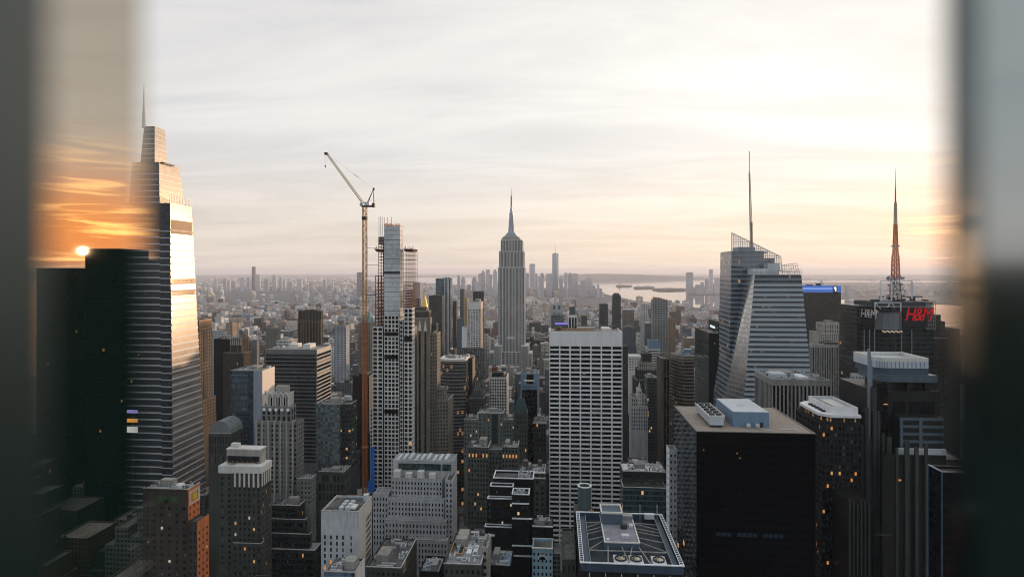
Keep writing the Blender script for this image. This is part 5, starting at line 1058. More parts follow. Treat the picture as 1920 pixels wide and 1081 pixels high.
clutter(t, (x0+4, x1-2, Y+7, Y+29, 0, zt+1), 6, 21); t.box('plant_box', bluemetal, x0+12, x0+20, Y+12, Y+19, zt+.05, zt+6)
# dark green glass tower with a sign
t = bldg('dark_green_glass_tower', 'dark green glass tower with a small bright white sign, left of the faceted crystal tower', 1335, 655)
gg_ = facade('green_curtain', (0.005, 0.012, 0.012), (0.010, 0.024, 0.024), bay=2.6, fl=3.9, fw=.9, fh=.7, lit=.0, grough=.07, gmetal=.1, wrough=.4, spec=.12)
gl_ = facade('green_curtain_lit', (0.005, 0.012, 0.012), (0.006, 0.014, 0.014), bay=1.6, fl=3.9, fw=.6, fh=.35, lit=.03, grough=.07, wrough=.4, litst=.6, spec=.1)
b = tier(t, 1329, 1372, 624, 655, xs=1303, yb=760, wall=gl_, swall=gg_, style='plain', side='L', roof=gravel); clutter(t, b, 6, 7, big=False)
t.box('roof_edge', tan_, b[0]-.3, b[0]+.5, b[2], b[3], b[5]+.02, b[5]+.7)
b2 = tier(t, 1346, 1376, 603, 662, xs=1328.5, z0=b[5]-.95, yb=624, wall=gg_, swall=gg_, style='plain', side='L', roof=gravel); t.box('roof_edge', tan_, b2[0]-.3, b2[0]+.5, b2[2], b2[3], b2[5]+.02, b2[5]+.7); clutter(t, b2, 3, 5, big=False)
sg_ = emit('sign_white', (0.85, 0.92, 1.0), 1.1); mb = MB(); Xs = b2[0]-.35; ya, yb_ = b2[2]+(b2[3]-b2[2])*.28, b2[2]+(b2[3]-b2[2])*.80; zc = b2[5]-7
for k in range(9):
    y = yb_-(yb_-ya)*k/9; hh = (2.2, 1.5, 2.4, 1.6, 1.7, 2.6, 1.6, 2.2, 1.6)[k]; mb.box(Xs, Xs+.3, y-(yb_-ya)/9*.8, y, zc-1.4-(.8 if k == 5 else 0), zc-1.4+hh)
t.part('sign', sg_, mb)
# ------------------------------------------------------------------ faceted crystal tower
def crystal():
    t = bldg('crystal_tower', 'faceted pale glass tower with a sloping lattice top and a tall spire, right of centre', 1440, 550, 'skyscraper')
    HERO.append((150, 232, 526, 610, 290, 1364, 1516, 700, 'crystal'))
    ga = facade('crystal_glass', (0.20, 0.23, 0.26), (0.030, 0.036, 0.042), bay=1.75, fl=4.36, fw=.8, fh=.50, lit=.035, grough=.08, gmetal=.2, wrough=.22, wvar=.12, litst=.22)
    gbk = facade('crystal_side', (0.22, 0.27, 0.32), (0.05, 0.065, 0.08), bay=1.9, fl=4.36, fw=.9, fh=.62, lit=.02, grough=.07, gmetal=.5, wrough=.2, wvar=.1, litst=.4)
    gf = facade('facet_mirror', (0.36, 0.37, 0.39), (0.52, 0.52, 0.515), bay=2.2, fl=4.36, fw=.95, fh=.88, lit=0, gvar=.14, grough=.16, gmetal=.88, wrough=.3, wvar=.08)
    Yf, Yr = 530.0, 556.0
    # rear mass: left face front plane at Yr, sloping shoulders
    def rear(py_l, py_r, pxl, pxr, pyb):
        return
    zb = zz(1400, 760, Yf)
    L_t, L_b = P(1371.5, 492, Yr), P(1362, 760, Yr); R_t, R_b = P(1466, 508, Yr), P(1470, 760, Yr); zr = zz(1420, 470, Yr)
    k = Yr+44
    mb = MB(); mb.prism([(L_b[0], Yr, 0), (R_b[0], Yr, 0), (R_b[0], k, 0), (L_b[0]+2, k, 0)], [(L_t[0], Yr, zr), (gx(1432, Yr), Yr, zr), (gx(1432, Yr), k, zr), (L_t[0]+2, k, zr)]); 
    t.part('rear_wall', gbk, mb)
    mb = MB(); zq = zz(1450, 484, Yr); mb.box(gx(1432.2, Yr), gx(1452, Yr), Yr+.4, k-1, 100, zq); t.part('rear_wall', gbk, mb)
    # stacked plant boxes inside the crown
    t.box('plant_storey', bluemetal, gx(1386, Yr), gx(1418, Yr), Yr+3, Yr+20, zr, zz(1400, 467, Yr)+2); t.box('plant_storey', bluemetal, gx(1398, Yr), gx(1442, Yr), Yr+4, Yr+22, zr-2, zz(1400, 484, Yr)+6)
    # lattice screens
    def lattice(name, pts_bottom, pts_top, n_v, step, y, w=.34):
        mb = MB(); (xa, za), (xb, zb_) = pts_bottom; (xc, zc), (xd, zd) = pts_top
        for i_ in range(n_v+1):
            f = i_/n_v; mb.bar((xa+(xb-xa)*f, y, za+(zb_-za)*f), (xc+(xd-xc)*f, y, zc+(zd-zc)*f), w)
        lo = min(za, zb_); hi = max(zc, zd); z = lo
        while z < hi:
            # horizontal run clipped by the sloping top
            fs = [f/40 for f in range(41) if za+(zb_-za)*f/40 <= z <= zc+(zd-zc)*f/40]
            if len(fs) > 1:
                g0, g1 = fs[0], fs[-1]; fr = (z-lo)/(hi-lo)
                X = lambda f: (xa+(xb-xa)*f)+((xc+(xd-xc)*f)-(xa+(xb-xa)*f))*min(1, fr)
                mb.bar((X(g0), y, z), (X(g1), y, z), w)
            z += step
        mb.bar((xc, y, zc), (xd, y, zd), w*1.6)
        return t.part(name, steel, mb)
    A, B_ = P(1371.3, 436, Yr), P(1464, 481, Yr)
    lattice('crown_screen', ((L_t[0], zr-14), (R_t[0], zz(1466, 510, Yr))), ((A[0], A[2]), (B_[0], B_[2])), 22, 2.15, Yr-.3)
    mb = MB(); mb.quad((L_t[0], Yr-.15, zr-14), (R_t[0], Yr-.15, zz(1466, 510, Yr)), (B_[0], Yr-.15, B_[2]), (A[0], Yr-.15, A[2]))
    gm, gt, gb_ = newmat('crown_glass'); MATS['crown_glass'] = gm
    tr = N(gt, 'ShaderNodeBsdfTransparent'); tr.inputs[0].default_value = (.86, .89, .92, 1); gl = N(gt, 'ShaderNodeBsdfGlossy', i_Roughness=.08); mx = N(gt, 'ShaderNodeMixShader', i_0=.16)
    gt.links.new(tr.outputs[0], mx.inputs[1]); gt.links.new(gl.outputs[0], mx.inputs[2]); gt.links.new(mx.outputs[0], gt.nodes['Material Output'].inputs[0])
    t.part('crown_glazing', gm, mb)
    # front mass
    ft_l, ft_r = P(1415, 517, Yf+1.5), P(1502.5, 512, Yf+1.5); fb_l, fb_r = P(1394, 760, Yf), P(1525, 760, Yf)
    ct, cb = P(1408, 508, Yf+9), P(1357, 760, Yf+25); zt = zz(1455, 515, Yf)
    ct = (ct[0], ct[1], zt); ft_l = (ft_l[0], ft_l[1], zt); ft_r = (ft_r[0], ft_r[1], zt)
    zl = zz(1400, 760, Yf)
    cb = (cb[0], cb[1], zl); fb_l = (fb_l[0], Yf, zl); fb_r = (fb_r[0], Yf, zl)
    kb = Yf+60; mb = MB(); Q = mb.quad
    Q(fb_l, fb_r, ft_r, ft_l, 0); Q(cb, fb_l, ft_l, ct, 1)
    rb, rt = (fb_r[0]+1, kb, zl), (ft_r[0], kb, zt); Q(fb_r, rb, rt, ft_r, 0); lb, lt = (cb[0], kb, zl), (ct[0], kb, zt); Q(lb, cb, ct, lt, 0); Q(rb, lb, lt, rt, 0); mb.v += [ct, ft_l, ft_r, rt, lt]; n_ = len(mb.v); mb.f.append((n_-5, n_-4, n_-3, n_-2, n_-1)); mb.m.append(2)
    mb.box(cb[0]-.0, fb_r[0], Yf+.2, kb, 0, zl-.01, 0)
    t.part('front_wall', [ga, gf, greyroof], mb)
    # pale floor bands on the front face
    bm = stone('crystal_band', (0.44, 0.49, 0.54), rough=.3, var=.08)
    zc = zt-9; i_ = 0
    while zc > zl+2 and i_ < 60:
        f = (zc-zl)/(zt-zl); xa = fb_l[0]+(ft_l[0]-fb_l[0])*f; xb = fb_r[0]+(ft_r[0]-fb_r[0])*f; y = Yf+1.5*f
        t.box('spandrel_band', bm, xa, xb, y-.35, y-.03, zc-.95, zc+.95); zc -= 4.36; i_ += 1
    # folded darker corner at the right and screens over the front mass
    A2, B2 = P(1467, 497, Yf+20), P(1494, 493, Yf+20)
    lattice('crown_screen', ((A2[0], zt), (gx(1500, Yf+20), zt)), ((A2[0], A2[2]), (B2[0], B2[2])), 7, 2.6, Yf+20, .26)
    lattice('crown_screen', ((ct[0]-.1, zt), (ft_r[0], zt)), ((ct[0]-1.5, zt+2.6), (ft_r[0], zt+4)), 26, 1.6, Yf+.9, .16)
    t.box('plant_room', wsteel, gx(1411, Yf+12), gx(1440, Yf+12), Yf+12, Yf+26, zt+.05, zz(1425, 503, Yf+12)); t.box('plant_room', palemetal, gx(1440.3, Yf+14), gx(1461, Yf+14), Yf+14, Yf+30, zt+.05, zz(1450, 493.5, Yf+14))
    sp = P(1409, 456, Yr+18); zt_ = zz(1405, 284, Yr+18); mb = MB(); X = gx(1409.5, Yr+18); X2 = gx(1405, Yr+18); y = Yr+18; h0 = zr-6
    for a in range(3):
        q = 2*pi*a/3; mb.bar((X+1.6*cos(q), y+1.6*sin(q), h0), (X2+.5*cos(q), y+.5*sin(q), zt_-20), .45)
    n_ = 34
    for i_ in range(n_):
        f0, f1 = i_/n_, (i_+1)/n_; z0_, z1_ = h0+(zt_-20-h0)*f0, h0+(zt_-20-h0)*f1
        for a in range(3):
            qa, qb = 2*pi*a/3, 2*pi*(a+1)/3; r0, r1 = 1.6-1.1*f0, 1.6-1.1*f1; xa, xb = X+(X2-X)*f0, X+(X2-X)*f1
            mb.bar((xa+r0*cos(qa), y+r0*sin(qa), z0_), (xb+r1*cos(qb), y+r1*sin(qb), z1_), .2)
    mb.cyl(X, y, h0, h0+34, 1.3, 1.0, 8); mb.bar((X2, y, zt_-24), (X2, y, zt_), .5); t.part('spire', stone('spire_steel', (0.36, 0.33, 0.29), rough=.5), mb)
crystal()
t, o = simple('blue_banner_slab', 'far black slab with a glowing blue strip and white emblem along its top', [dict(xl=1499, xr=1577, yt=548, Y=1275, dep=40, yb=650, wall=facade('black_slab', (0.012, 0.016, 0.016), (0.006, 0.009, 0.010), bay=3, fl=3.8, fw=.8, fh=.55, lit=.002, grough=.08, wrough=.35, spec=.15), style='plain', side='L')])
b = o[0]; zt_ = zz(1540, 535.5, 1275); t.box('blue_light_strip', emit('blue_light', (0.05, 0.16, 0.60), .75), b[0], b[1], 1275, 1310, b[5]+.02, zt_); t.box('pale_light_strip', emit('blue_light_pale', (0.22, 0.36, 0.80), .9), b[0]+1, b[1]-18, 1274.6, 1274.98, b[5]+(zt_-b[5])*.42, b[5]+(zt_-b[5])*.72)
xe = gx(1566, 1274); mb = MB(); mb.box(xe-4.4, xe+4.4, 1274, 1274.5, b[5]+.1, zt_-.1); e = t.part('emblem_panel', black, mb); mb = MB(); zc = (b[5]+zt_)/2; mb.prism([(xe-2.6, 1273.6, zc+4.5), (xe-3, 1273.6, zc+1), (xe-.6, 1273.6, zc-.6), (xe-.4, 1273.6, zc-5.4), (xe+2, 1273.6, zc-5.0), (xe+2.6, 1273.6, zc+1.5), (xe+1.4, 1273.6, zc+5.2)], [(xe-2.6, 1273.9, zc+4.5), (xe-3, 1273.9, zc+1), (xe-.6, 1273.9, zc-.6), (xe-.4, 1273.9, zc-5.4), (xe+2, 1273.9, zc-5.0), (xe+2.6, 1273.9, zc+1.5), (xe+1.4, 1273.9, zc+5.2)]); t.part('emblem', emit('emblem_white', (0.95, 0.97, 0.92), 1.0), mb, e)
for px, w_ in ((1520, 9), (1537, 4)): t.box('bulkhead', black, gx(px-w_/2, 1285), gx(px+w_/2, 1285), 1285, 1300, zt_+.02, zt_+(2.4 if w_ > 5 else 5))
t, o = simple('dark_ribbed_office', 'office slab of fine vertical grey ribs, below the black slab with the blue strip', [dict(xl=1524, xr=1592, yt=646, Y=800, xs=1516, yb=770, wall=stone('rib_grey', (0.36, 0.36, 0.34)), bw=2.2, fl=74, fw=.56, fh=.97, lit=0, side='L', ystop=2.4, roof=pale), dict(xl=1546, xr=1572, yt=641, Y=812, dep=16, yb=648, wall=dsteel, style='plain', side='L')], mats=gb)
for k in range(5): px = 1530+k*13; t.box('lit_window', lit2, gx(px, 799), gx(px+1.2, 799), 799.5, 799.9, zz(px, 698, 799), zz(px, 697, 799))
simple('crowned_beige_block', 'beige stepped block with a stone crown, in front of the far black slab', [dict(xl=1546, xr=1586, yt=606, Y=1040, dep=34, yb=650, wall=lime, bw=4, fl=8, fw=.4, fh=.8, lit=0, side='L', cl=(3, 3)), dict(xl=1538, xr=1592, yt=624, Y=1034, dep=44, yb=660, wall=lime, bw=3.6, fl=3.8, fw=.5, fh=.6, lit=0, side='L')])
t, o = simple('grey_pier_block', 'grey stone block of heavy vertical piers, in front of the crystal tower', [dict(xl=1448, xr=1558, yt=712, Y=430, xs=1415, yb=790, wall=stone('pier_stone', (0.27, 0.26, 0.25)), bw=2.75, fl=23, fw=.56, fh=.93, lit=0, side='L', ystop=3.0, roof=tar)], mats=gb)
clutter(t, o[0], 16, 77); on_roof(t, o[0], 'glasshouse', palemetal, .08, .34, .25, .6, 3.4); on_roof(t, o[0], 'roof_sheds', wsteel, .5, .66, .1, .5, 2.4)
simple('far_column_block', 'small dark columned block right of the fine ribbed office slab', [dict(xl=1597, xr=1640, yt=700, Y=480, xs=1594, yb=790, wall=greyst, bw=2.6, fl=11, fw=.5, fh=.8, lit=0, side='L')], mats=gb)
# ------------------------------------------------------------------ tower with the red letters and antenna mast
def sign_tower():
    Y = 545; t = bldg('sign_tower', 'dark glass tower with red letters, white roof truss and red lattice antenna mast', 1680, Y, 'skyscraper')
    HERO.append((260, 345, 535, 600, 235, 1606, 1757, 760, 'sign'))
    gl = facade('sign_tower_glass', (0.016, 0.02, 0.02), (0.010, 0.018, 0.018), bay=3, fl=4.1, fw=.92, fh=.66, lit=.006, grough=.07, gmetal=.1, wrough=.4, litst=.3)
    x0, x1 = gx(1607, Y+16), gx(1751, Y+2); zt = zz(1680, 575, Y)
    xc0, xc1 = gx(1640, Y), gx(1690, Y); n_ = 10
    arc = [(xc0+(xc1-xc0)*k/n_, Y-6*sin(pi*k/n_)) for k in range(n_+1)]
    lo = [(x0, Y+16), (xc0, Y+1)]+arc[1:-1]+[(xc1, Y+1), (x1, Y+2), (x1, Y+50), (x0, Y+50)]
    mb = MB(); mb.prism([(x, y, 0) for x, y in lo], [(x, y, zt) for x, y in lo]); t.part('wall', gl, mb)
    for px, yy in ((1639.5, Y+.6), (1690, Y+.6), (1709, Y+1), (1620, Y+9.5), (1630, Y+5)): x = gx(px, yy); t.box('mullion_fin', steel, x-.28, x+.28, yy-.7, yy-.05, 60, zz(px, 617, yy))
    # louvred drum
    mb = MB(); z0, z1 = zz(1665, 617, Y), zz(1665, 585, Y); dr = [(x, y-1.2) for x, y in arc]
    mb.prism([(x, y, z0) for x, y in dr]+[(xc1, Y+8, z0), (xc0, Y+8, z0)], [(x, y, z1) for x, y in dr]+[(xc1, Y+8, z1), (xc0, Y+8, z1)])
    dm = t.part('louvre_drum', stone('drum_metal', (0.11, 0.12, 0.125), rough=.4), mb)
    mb = MB()
    for k in range(7):
        z = z0+1+k*(z1-z0-2)/7
        for p, q in zip(dr[2:-2], dr[3:-2]): mb.hexa([(p[0], p[1]-.4, z), (q[0], q[1]-.4, z), (q[0], q[1]-.02, z), (p[0], p[1]-.02, z)], [(p[0], p[1]-.4, z+.9), (q[0], q[1]-.4, z+.9), (q[0], q[1]-.02, z+.9), (p[0], p[1]-.02, z+.9)])
    t.part('louvres', stone('louvre_grey', (0.22, 0.235, 0.245), rough=.4), mb, dm)
    mb = MB()
    for k in range(14):
        x = xc0+(xc1-xc0)*(.12+.055*k); z = zz(1665, 621+(k % 3), Y-5); mb.box(x, x+.9, Y-6.9, Y-6.4, z, z+1.1)
    t.part('spot_lamp', lit2, mb)
    # white truss
    mb = MB(); zr = zz(1665, 566, Y-2); yb = Y-2.6; p = lambda px, py: P(px, py, yb)
    for a, b_, w in ((p(1640.5, 583), p(1640.5, 567), .7), (p(1689, 584), p(1689, 567), .7), (p(1640, 567), p(1689.5, 567), .8), (p(1641, 567), p(1655, 583), .6), (p(1670, 567), p(1658, 584), .6), (p(1673, 567), p(1680, 584), .6)): mb.bar(a, b_, w)
    for a, b_, w in ((p(1651, 563), p(1651, 526.5), .85), (p(1671.5, 563), p(1671.5, 527), .85), (p(1710, 560), p(1710, 527), .85), (p(1650.5, 526.7), p(1711, 527), .75), (p(1651, 563), p(1673, 563), .8), (p(1685, 543), p(1671, 560), .4), (p(1688, 553), p(1708, 530), .25)): mb.bar(a, b_, w)
    t.part('roof_truss', wsteel, mb)
    # box frames carrying the letters
    pn = stone('sign_panel', (0.012, 0.014, 0.016), rough=.4)
    rx0, rx1 = gx(1691, Y), gx(1737, Y); t.box('sign_board', pn, rx0, rx1, Y-1.3, Y-.3, zz(1715, 612, Y), zz(1715, 575, Y))
    mb = MB()
    for i_ in range(6): 
        x = gx(1736, Y)+i_*(gx(1753, Y)-gx(1736, Y))/5; mb.bar((x, Y-.6, zz(1745, 617, Y)), (x, Y-.6, zz(1745, 564, Y)), .3)
    for k in range(8): z = zz(1745, 564+7.5*k, Y); mb.bar((gx(1736, Y), Y-.6, z), (gx(1753, Y), Y-.6, z), .3)
    t.part('sign_frame', steel, mb)
    lx0, ly0, lx1, ly1 = gx(1610, Y+13), Y+13, gx(1634, Y+1), Y+1
    mb = MB()
    for i_ in range(6):
        f = i_/5; mb.bar((lx0+(lx1-lx0)*f, ly0+(ly1-ly0)*f-1.4, zz(1622, 605, Y+6)), (lx0+(lx1-lx0)*f, ly0+(ly1-ly0)*f-1.4, zz(1622, 564, Y+6)), .35)
    for k in range(5): z = zz(1622, 564+9*k, Y+6); mb.bar((lx0, ly0-1.4, z), (lx1, ly1-1.4, z), .3)
    t.part('sign_frame', dsteel, mb)
    mb = MB(); z0_, z1_ = zz(1622, 608, Y+6), zz(1622, 594, Y+6); mb.hexa([(lx0+1, ly0-1, z0_), (lx1, ly1-1.6, z0_-1), (lx1, ly1, z0_-1), (lx0+1, ly0+1, z0_)], [(lx0-.6, ly0-1.4, z1_), (lx1, ly1-2, z1_), (lx1, ly1, z1_), (lx0-.6, ly0+1, z1_)]); t.part('sign_tray', pn, mb)
    def letters(name, txt, mat, size, loc, rotz, shear, ex=.25):
        cu = bpy.data.curves.new(name, 'FONT'); cu.body = txt; cu.size = size; cu.extrude = ex; cu.shear = shear; cu.align_x = 'LEFT'; cu.space_character = .86
        ob = bpy.data.objects.new('tmp', cu); C.objects.link(ob); me = bpy.data.meshes.new_from_object(ob.evaluated_get(bpy.context.evaluated_depsgraph_get())); bpy.data.objects.remove(ob)
        me.materials.clear(); me.materials.append(mat); o3 = t.r['_o']; o = bpy.data.objects.new(name, me); C.objects.link(o); o.parent = t.r; o.location = (loc[0]-o3[0], loc[1]-o3[1], loc[2]-o3[2]); o.rotation_euler = (pi/2, 0, rotz); o.scale = (1, 1.45, 1)
        return o
    red = emit('red_letters', (0.62, 0.012, 0.015), .55)
    a = P(1696, 600.5, Y-1.7); letters('red_letter_sign', 'H&M', red, 11.5, a, 0, .32)
    wl = stone('white_letters', (0.62, 0.64, 0.68), rough=.5); letters('white_letter_sign', 'H&M', wl, 8.2, (lx0+.4, ly0-2.0, zz(1622, 596, Y+6)), math.atan2(ly1-ly0, lx1-lx0), .15)
    # roof, dishes, mast
    zr0 = zz(1680, 566, Y+10); t.box('roof_storey', stone('roof_storey', (0.06, 0.07, 0.075)), gx(1634, Y+12), gx(1749, Y+12), Y+12, Y+44, zt+.02, zr0)
    r2 = random.Random(4)
    for k in range(26):
        mb = MB(); px = r2.uniform(1636, 1745); p_ = P(px, 564, Y+r2.uniform(13, 38)); mb.box(p_[0]-r2.uniform(.5, 2.2), p_[0]+r2.uniform(.5, 2.2), p_[1], p_[1]+2, zr0+.03, zr0+r2.uniform(.8, 3.5)); t.part('roof_plant', dsteel, mb)
    mb = MB(); p0, p1 = P(1693, 556, Y+16), P(1730, 556, Y+16); mb.bar(p0, p1, 1.0); mb.bar((p1[0]-7, p1[1], p1[2]), (p1[0]-7, p1[1], zr0), .9); t.part('cleaning_gantry', dsteel, mb)
    mb = MB()
    for px in (1649, 1656, 1664): p_ = P(px, 557, Y+14); mb.cyl(p_[0], p_[1], p_[2]-3, p_[2], .3, n=6); mb.cyl(p_[0], p_[1], p_[2], p_[2]+1.2, .4, 1.6, 12)
    t.part('satellite_dish', steel, mb)
    Xm = gx(1679, Y+24); Ym = Y+24
    def lat(name, za, zb, ra, rb, w, mat, n_):
        mb = MB()
        for a in range(4):
            q = pi/4+a*pi/2; mb.bar((Xm+ra*cos(q), Ym+ra*sin(q), za), (Xm+rb*cos(q), Ym+rb*sin(q), zb), w)
        for k in range(n_):
            f0, f1 = k/n_, (k+1)/n_; r0, r1 = ra+(rb-ra)*f0, ra+(rb-ra)*f1
            for a in range(4):
                qa, qb = pi/4+a*pi/2, pi/4+(a+1)*pi/2
                if k % 2: qa, qb = qb, qa
                mb.bar((Xm+r0*cos(qa), Ym+r0*sin(qa), za+(zb-za)*f0), (Xm+r1*cos(qb), Ym+r1*sin(qb), za+(zb-za)*f1), w*.6); mb.bar((Xm+r0*cos(qa), Ym+r0*sin(qa), za+(zb-za)*f0), (Xm+r0*cos(qb), Ym+r0*sin(qb), za+(zb-za)*f0), w*.6)
        return t.part(name, mat, mb)
    zq = lambda py: zz(1679, py, Ym)
    lat('mast_base', zr0, zq(517), 5.2, 3.0, .5, stone('mast_grey', (0.10, 0.10, 0.105)), 7)
    lat('antenna_mast', zq(520), zq(478), 3.4, 2.7, .75, stone('mast_red', (0.55, 0.16, 0.045), rough=.5), 9); lat('antenna_mast', zq(478), zq(420), 2.2, 1.3, .65, stone('mast_red', (0.55, 0.16, 0.045), rough=.5), 10); lat('antenna_mast', zq(420), zq(380), 1.3, .9, .5, stone('mast_white', (0.50, 0.42, 0.33), rough=.5), 8)
    mb = MB(); mb.cyl(Xm, Ym, zq(380), zq(352), .75, .5, 8); mb.cyl(Xm, Ym, zq(352), zq(316), .35, .12, 6); t.part('mast_tip', stone('mast_red', (0.55, 0.16, 0.045), rough=.5), mb)
    mb = MB(); r2 = random.Random(8)
    for py in (520, 522, 534, 543, 553):
        for k in range(9): q = 2*pi*k/9+r2.random(); R_ = r2.uniform(4.5, 7.5); z = zq(py)+r2.uniform(-1.2, 1.2); mb.box(Xm+R_*cos(q)-.5, Xm+R_*cos(q)+.5, Ym+R_*sin(q)-.5, Ym+R_*sin(q)+.5, z-1.1, z+1.1); mb.bar((Xm+2*cos(q), Ym+2*sin(q), z), (Xm+R_*cos(q), Ym+R_*sin(q), z), .22)
        z = zq(py); mb.bar((Xm-8, Ym, z), (Xm+8, Ym, z), .3)
    mb.box(Xm-2.6, Xm+2.6, Ym-2.6, Ym+2.6, zq(461)-.6, zq(461)+.6)
    t.part('antenna_array', stone('array_grey', (0.34, 0.34, 0.35), rough=.5), mb)
sign_tower()
# ------------------------------------------------------------------ brown granite tower, lower right
def granite_tower():
    Y = 348; t = bldg('brown_granite_tower', 'dark granite tower with stepped vertical piers and a curved pale metal crown', 1690, Y, 'skyscraper')
    gr = stone('dark_granite', (0.011, 0.012, 0.011), rough=.4); pier = stone('granite_pier', (0.045, 0.05, 0.045), rough=.5); mt = stone('crown_metal', (0.085, 0.12, 0.15), rough=.35, var=.08)
    x0, x1 = gx(1637, Y), gx(1762, Y); zt = zz(1690, 733, Y); HERO.append((x0-16, x1, Y-14, Y+42, 215, 1590, 1765, 1081, 'granite'))
    t.box('wall', gr, x0, x1, Y, Y+40, 0, zt)
    # crown: rounded at the left
    def crown(name, px0, px1, pyt, pyb, yo, mat, r=6, sec=None):
        a, b_ = gx(px0, Y+yo), gx(px1, Y+yo); zt_, zb_ = zz(1690, pyt, Y+yo), zz(1690, pyb, Y+yo); n_ = 7
        pl = [(a+r-r*cos(pi/2*k/n_) if False else a+r*(1-cos(pi/2*k/n_)), Y+yo+r*(1-sin(pi/2*k/n_))) for k in range(n_+1)]+[(b_, Y+yo), (b_, Y+yo+26), (a, Y+yo+26)]
        mb = MB(); mb.prism([(x, y, zb_) for x, y in pl], [(x, y, zt_) for x, y in pl]); return t.part(name, mat, mb), pl, zt_, zb_
    crown('crown_base', 1652, 1758, 703, 716, 2, mt); 
    mb = MB()
    for px in (1669, 1704, 1738): x = gx(px, Y+3); mb.box(x-1.2, x+1.2, Y+2.5, Y+5, zt, zz(px, 716, Y+3))
    mb.box(gx(1655, Y+8), gx(1757, Y+8), Y+8, Y+28, zt, zz(1690, 716, Y+8)); t.part('belvedere', gr, mb)
    crown('crown_drum', 1646, 1741, 690, 703, 4, stone('crown_blue', (0.07, 0.10, 0.14), rough=.3, var=.1))
    o, pl, za, zb = crown('crown_band', 1643, 1741, 677.5, 690, 3.4, palemetal)
    mb = MB()
    for p, q in zip(pl[3:8], pl[4:9]):
        for f in [i_/ (10 if p is pl[7] else 1) for i_ in range(10 if p is pl[7] else 1)]: x, y = p[0]+(q[0]-p[0])*f, p[1]+(q[1]-p[1])*f; mb.box(x-.12, x+.12, y-.25, y, zb+.2, za-.2)
    t.part('crown_ribs', bluemetal, mb, o)
    # thin raised rim around an open top
    inner = [(x+(1.0 if x < (x0+x1)/2 else -1.0), y+.8) for x, y in pl[:-2]]+[(pl[-2][0]-1, pl[-2][1]-.8), (pl[-1][0]+1, pl[-1][1]-.8)]; mb = MB(); n_ = len(pl)
    for i_ in range(n_):
        j = (i_+1) % n_; mb.hexa([(*pl[i_], za+.02), (*pl[j], za+.02), (*inner[j], za+.02), (*inner[i_], za+.02)], [(*pl[i_], za+2.2), (*pl[j], za+2.2), (*inner[j], za+2.2), (*inner[i_], za+2.2)])
    t.part('crown_rim', pale, mb)
    # fin with a stepped finial
    fx = gx(1635.5, Y-4)
    mb = MB(); zlast = 0.0
    for (w, py) in ((.9, 726), (1.9, 676), (1.4, 668), (1.0, 660), (.7, 655)):
        z2 = zz(1636, py, Y-4); mb.box(fx-.6, fx-.6+w, Y-1.6, Y-.02, zlast, z2); zlast = z2+.004
    t.part('corner_fin', stone('fin_metal', (0.20, 0.235, 0.28), rough=.4), mb)
    # glazed bays
    for (a, b_, pt_, pb_, yo) in ((1644, 1664, 718, 1081, -.25), (1674, 1698, 752, 778, -.25), (1704, 1752, 752, 778, -.25)): t.box('glazed_bay', gb, gx(a, Y), gx(b_, Y), Y+yo, Y-.05, max(0, zz(a, pb_, Y)), zz(a, pt_, Y))
    # projecting window bay with pale bands
    a, b_ = gx(1687, Y-8), gx(1768, Y-8); zb2 = zz(1720, 782, Y-8); t.box('bay_wall', gr, a, b_, Y-8, Y-.3, 0, zb2)
    for k, py in enumerate((785, 799, 813, 827)): t.box('bay_band', mt, a-.2, b_+.2, Y-8.5, Y-8.02, zz(1720, py+2.4, Y-8), zz(1720, py-2.4, Y-8))
    for px in (1689, 1725): x = gx(px, Y-8); t.box('bay_pier', mt, x-.8, x+.8, Y-8.8, Y-8.51, zz(1720, 850, Y-8), zb2)
    mb = MB(); mb.box(a-2.6, b_, Y-11, Y-8.9, zz(1690, 850, Y-10), zz(1690, 840, Y-10)); t.part('terrace_parapet', palemetal, mb); t.box('bay_wall', gr, a-2.4, b_, Y-10.8, Y-8.85, 0, zz(1690, 850, Y-10)-.02)
    # stepped piers, tall to short
    for k, (px, py, yo, w) in enumerate(((1607, 790, 3, .6), (1615, 795, 1, .5), (1623.5, 763, 0, .7), (1631, 818, -1, .6), (1639, 726, -3, .9), (1646, 770, -3, .7), (1655, 813, -6, .6), (1666, 818, -8, 1.1), (1680, 838, -12, .6), (1699, 825, -13, 1.1), (1717, 837, -13, .9), (1735, 830, -13, .7))):
        x = gx(px, Y+yo); t.box('granite_pier', pier, x-w, x+w, Y+yo-1.2, Y+yo-.02, 0, zz(px, py, Y+yo))
    t.box('side_wing', gr, gx(1604, Y+4), x0-.02, Y+4, Y+36, 0, zz(1620, 800, Y+4)); t.box('side_wing', gr, gx(1618, Y+1), x0-.03, Y+1, Y+3.9, 0, zz(1620, 770, Y+1)) 
    t.box('front_wing', gr, gx(1655, Y-13), gx(1745, Y-13), Y-12.8, Y-11.05, 0, zz(1690, 852, Y-12))
    t.box('sloped_ledge', pier, gx(1640, Y-14), gx(1668, Y-14), Y-14.4, Y-13.9, zz(1650, 1003, Y-14), zz(1650, 1000, Y-14))
    b = (gx(1592, Y-22), gx(1628, Y-22), Y-22, Y+0, 0, zz(1610, 940, Y-22)); t.box('low_wing', gr, *b)
    for k in range(6): x = b[0]+(b[1]-b[0])*k/5; t.box('granite_pier', pier, x-.35, x+.35, Y-23, Y-22.02, 0, b[5]+1.5-(k % 3))
    mb = MB()
    for k in range(40): 
        px, py = rnd.choice((1641, 1660, 1700, 1722)), rnd.uniform(720, 1000)
    t.box('lit_window', lit1, gx(1656, Y), gx(1664, Y), Y-.35, Y-.27, zz(1660, 758, Y), zz(1660, 756, Y)); t.box('lit_window', lit3, gx(1682, Y-13), gx(1690, Y-13), Y-12.95, Y-12.83, zz(1686, 901, Y-13), zz(1686, 898, Y-13))
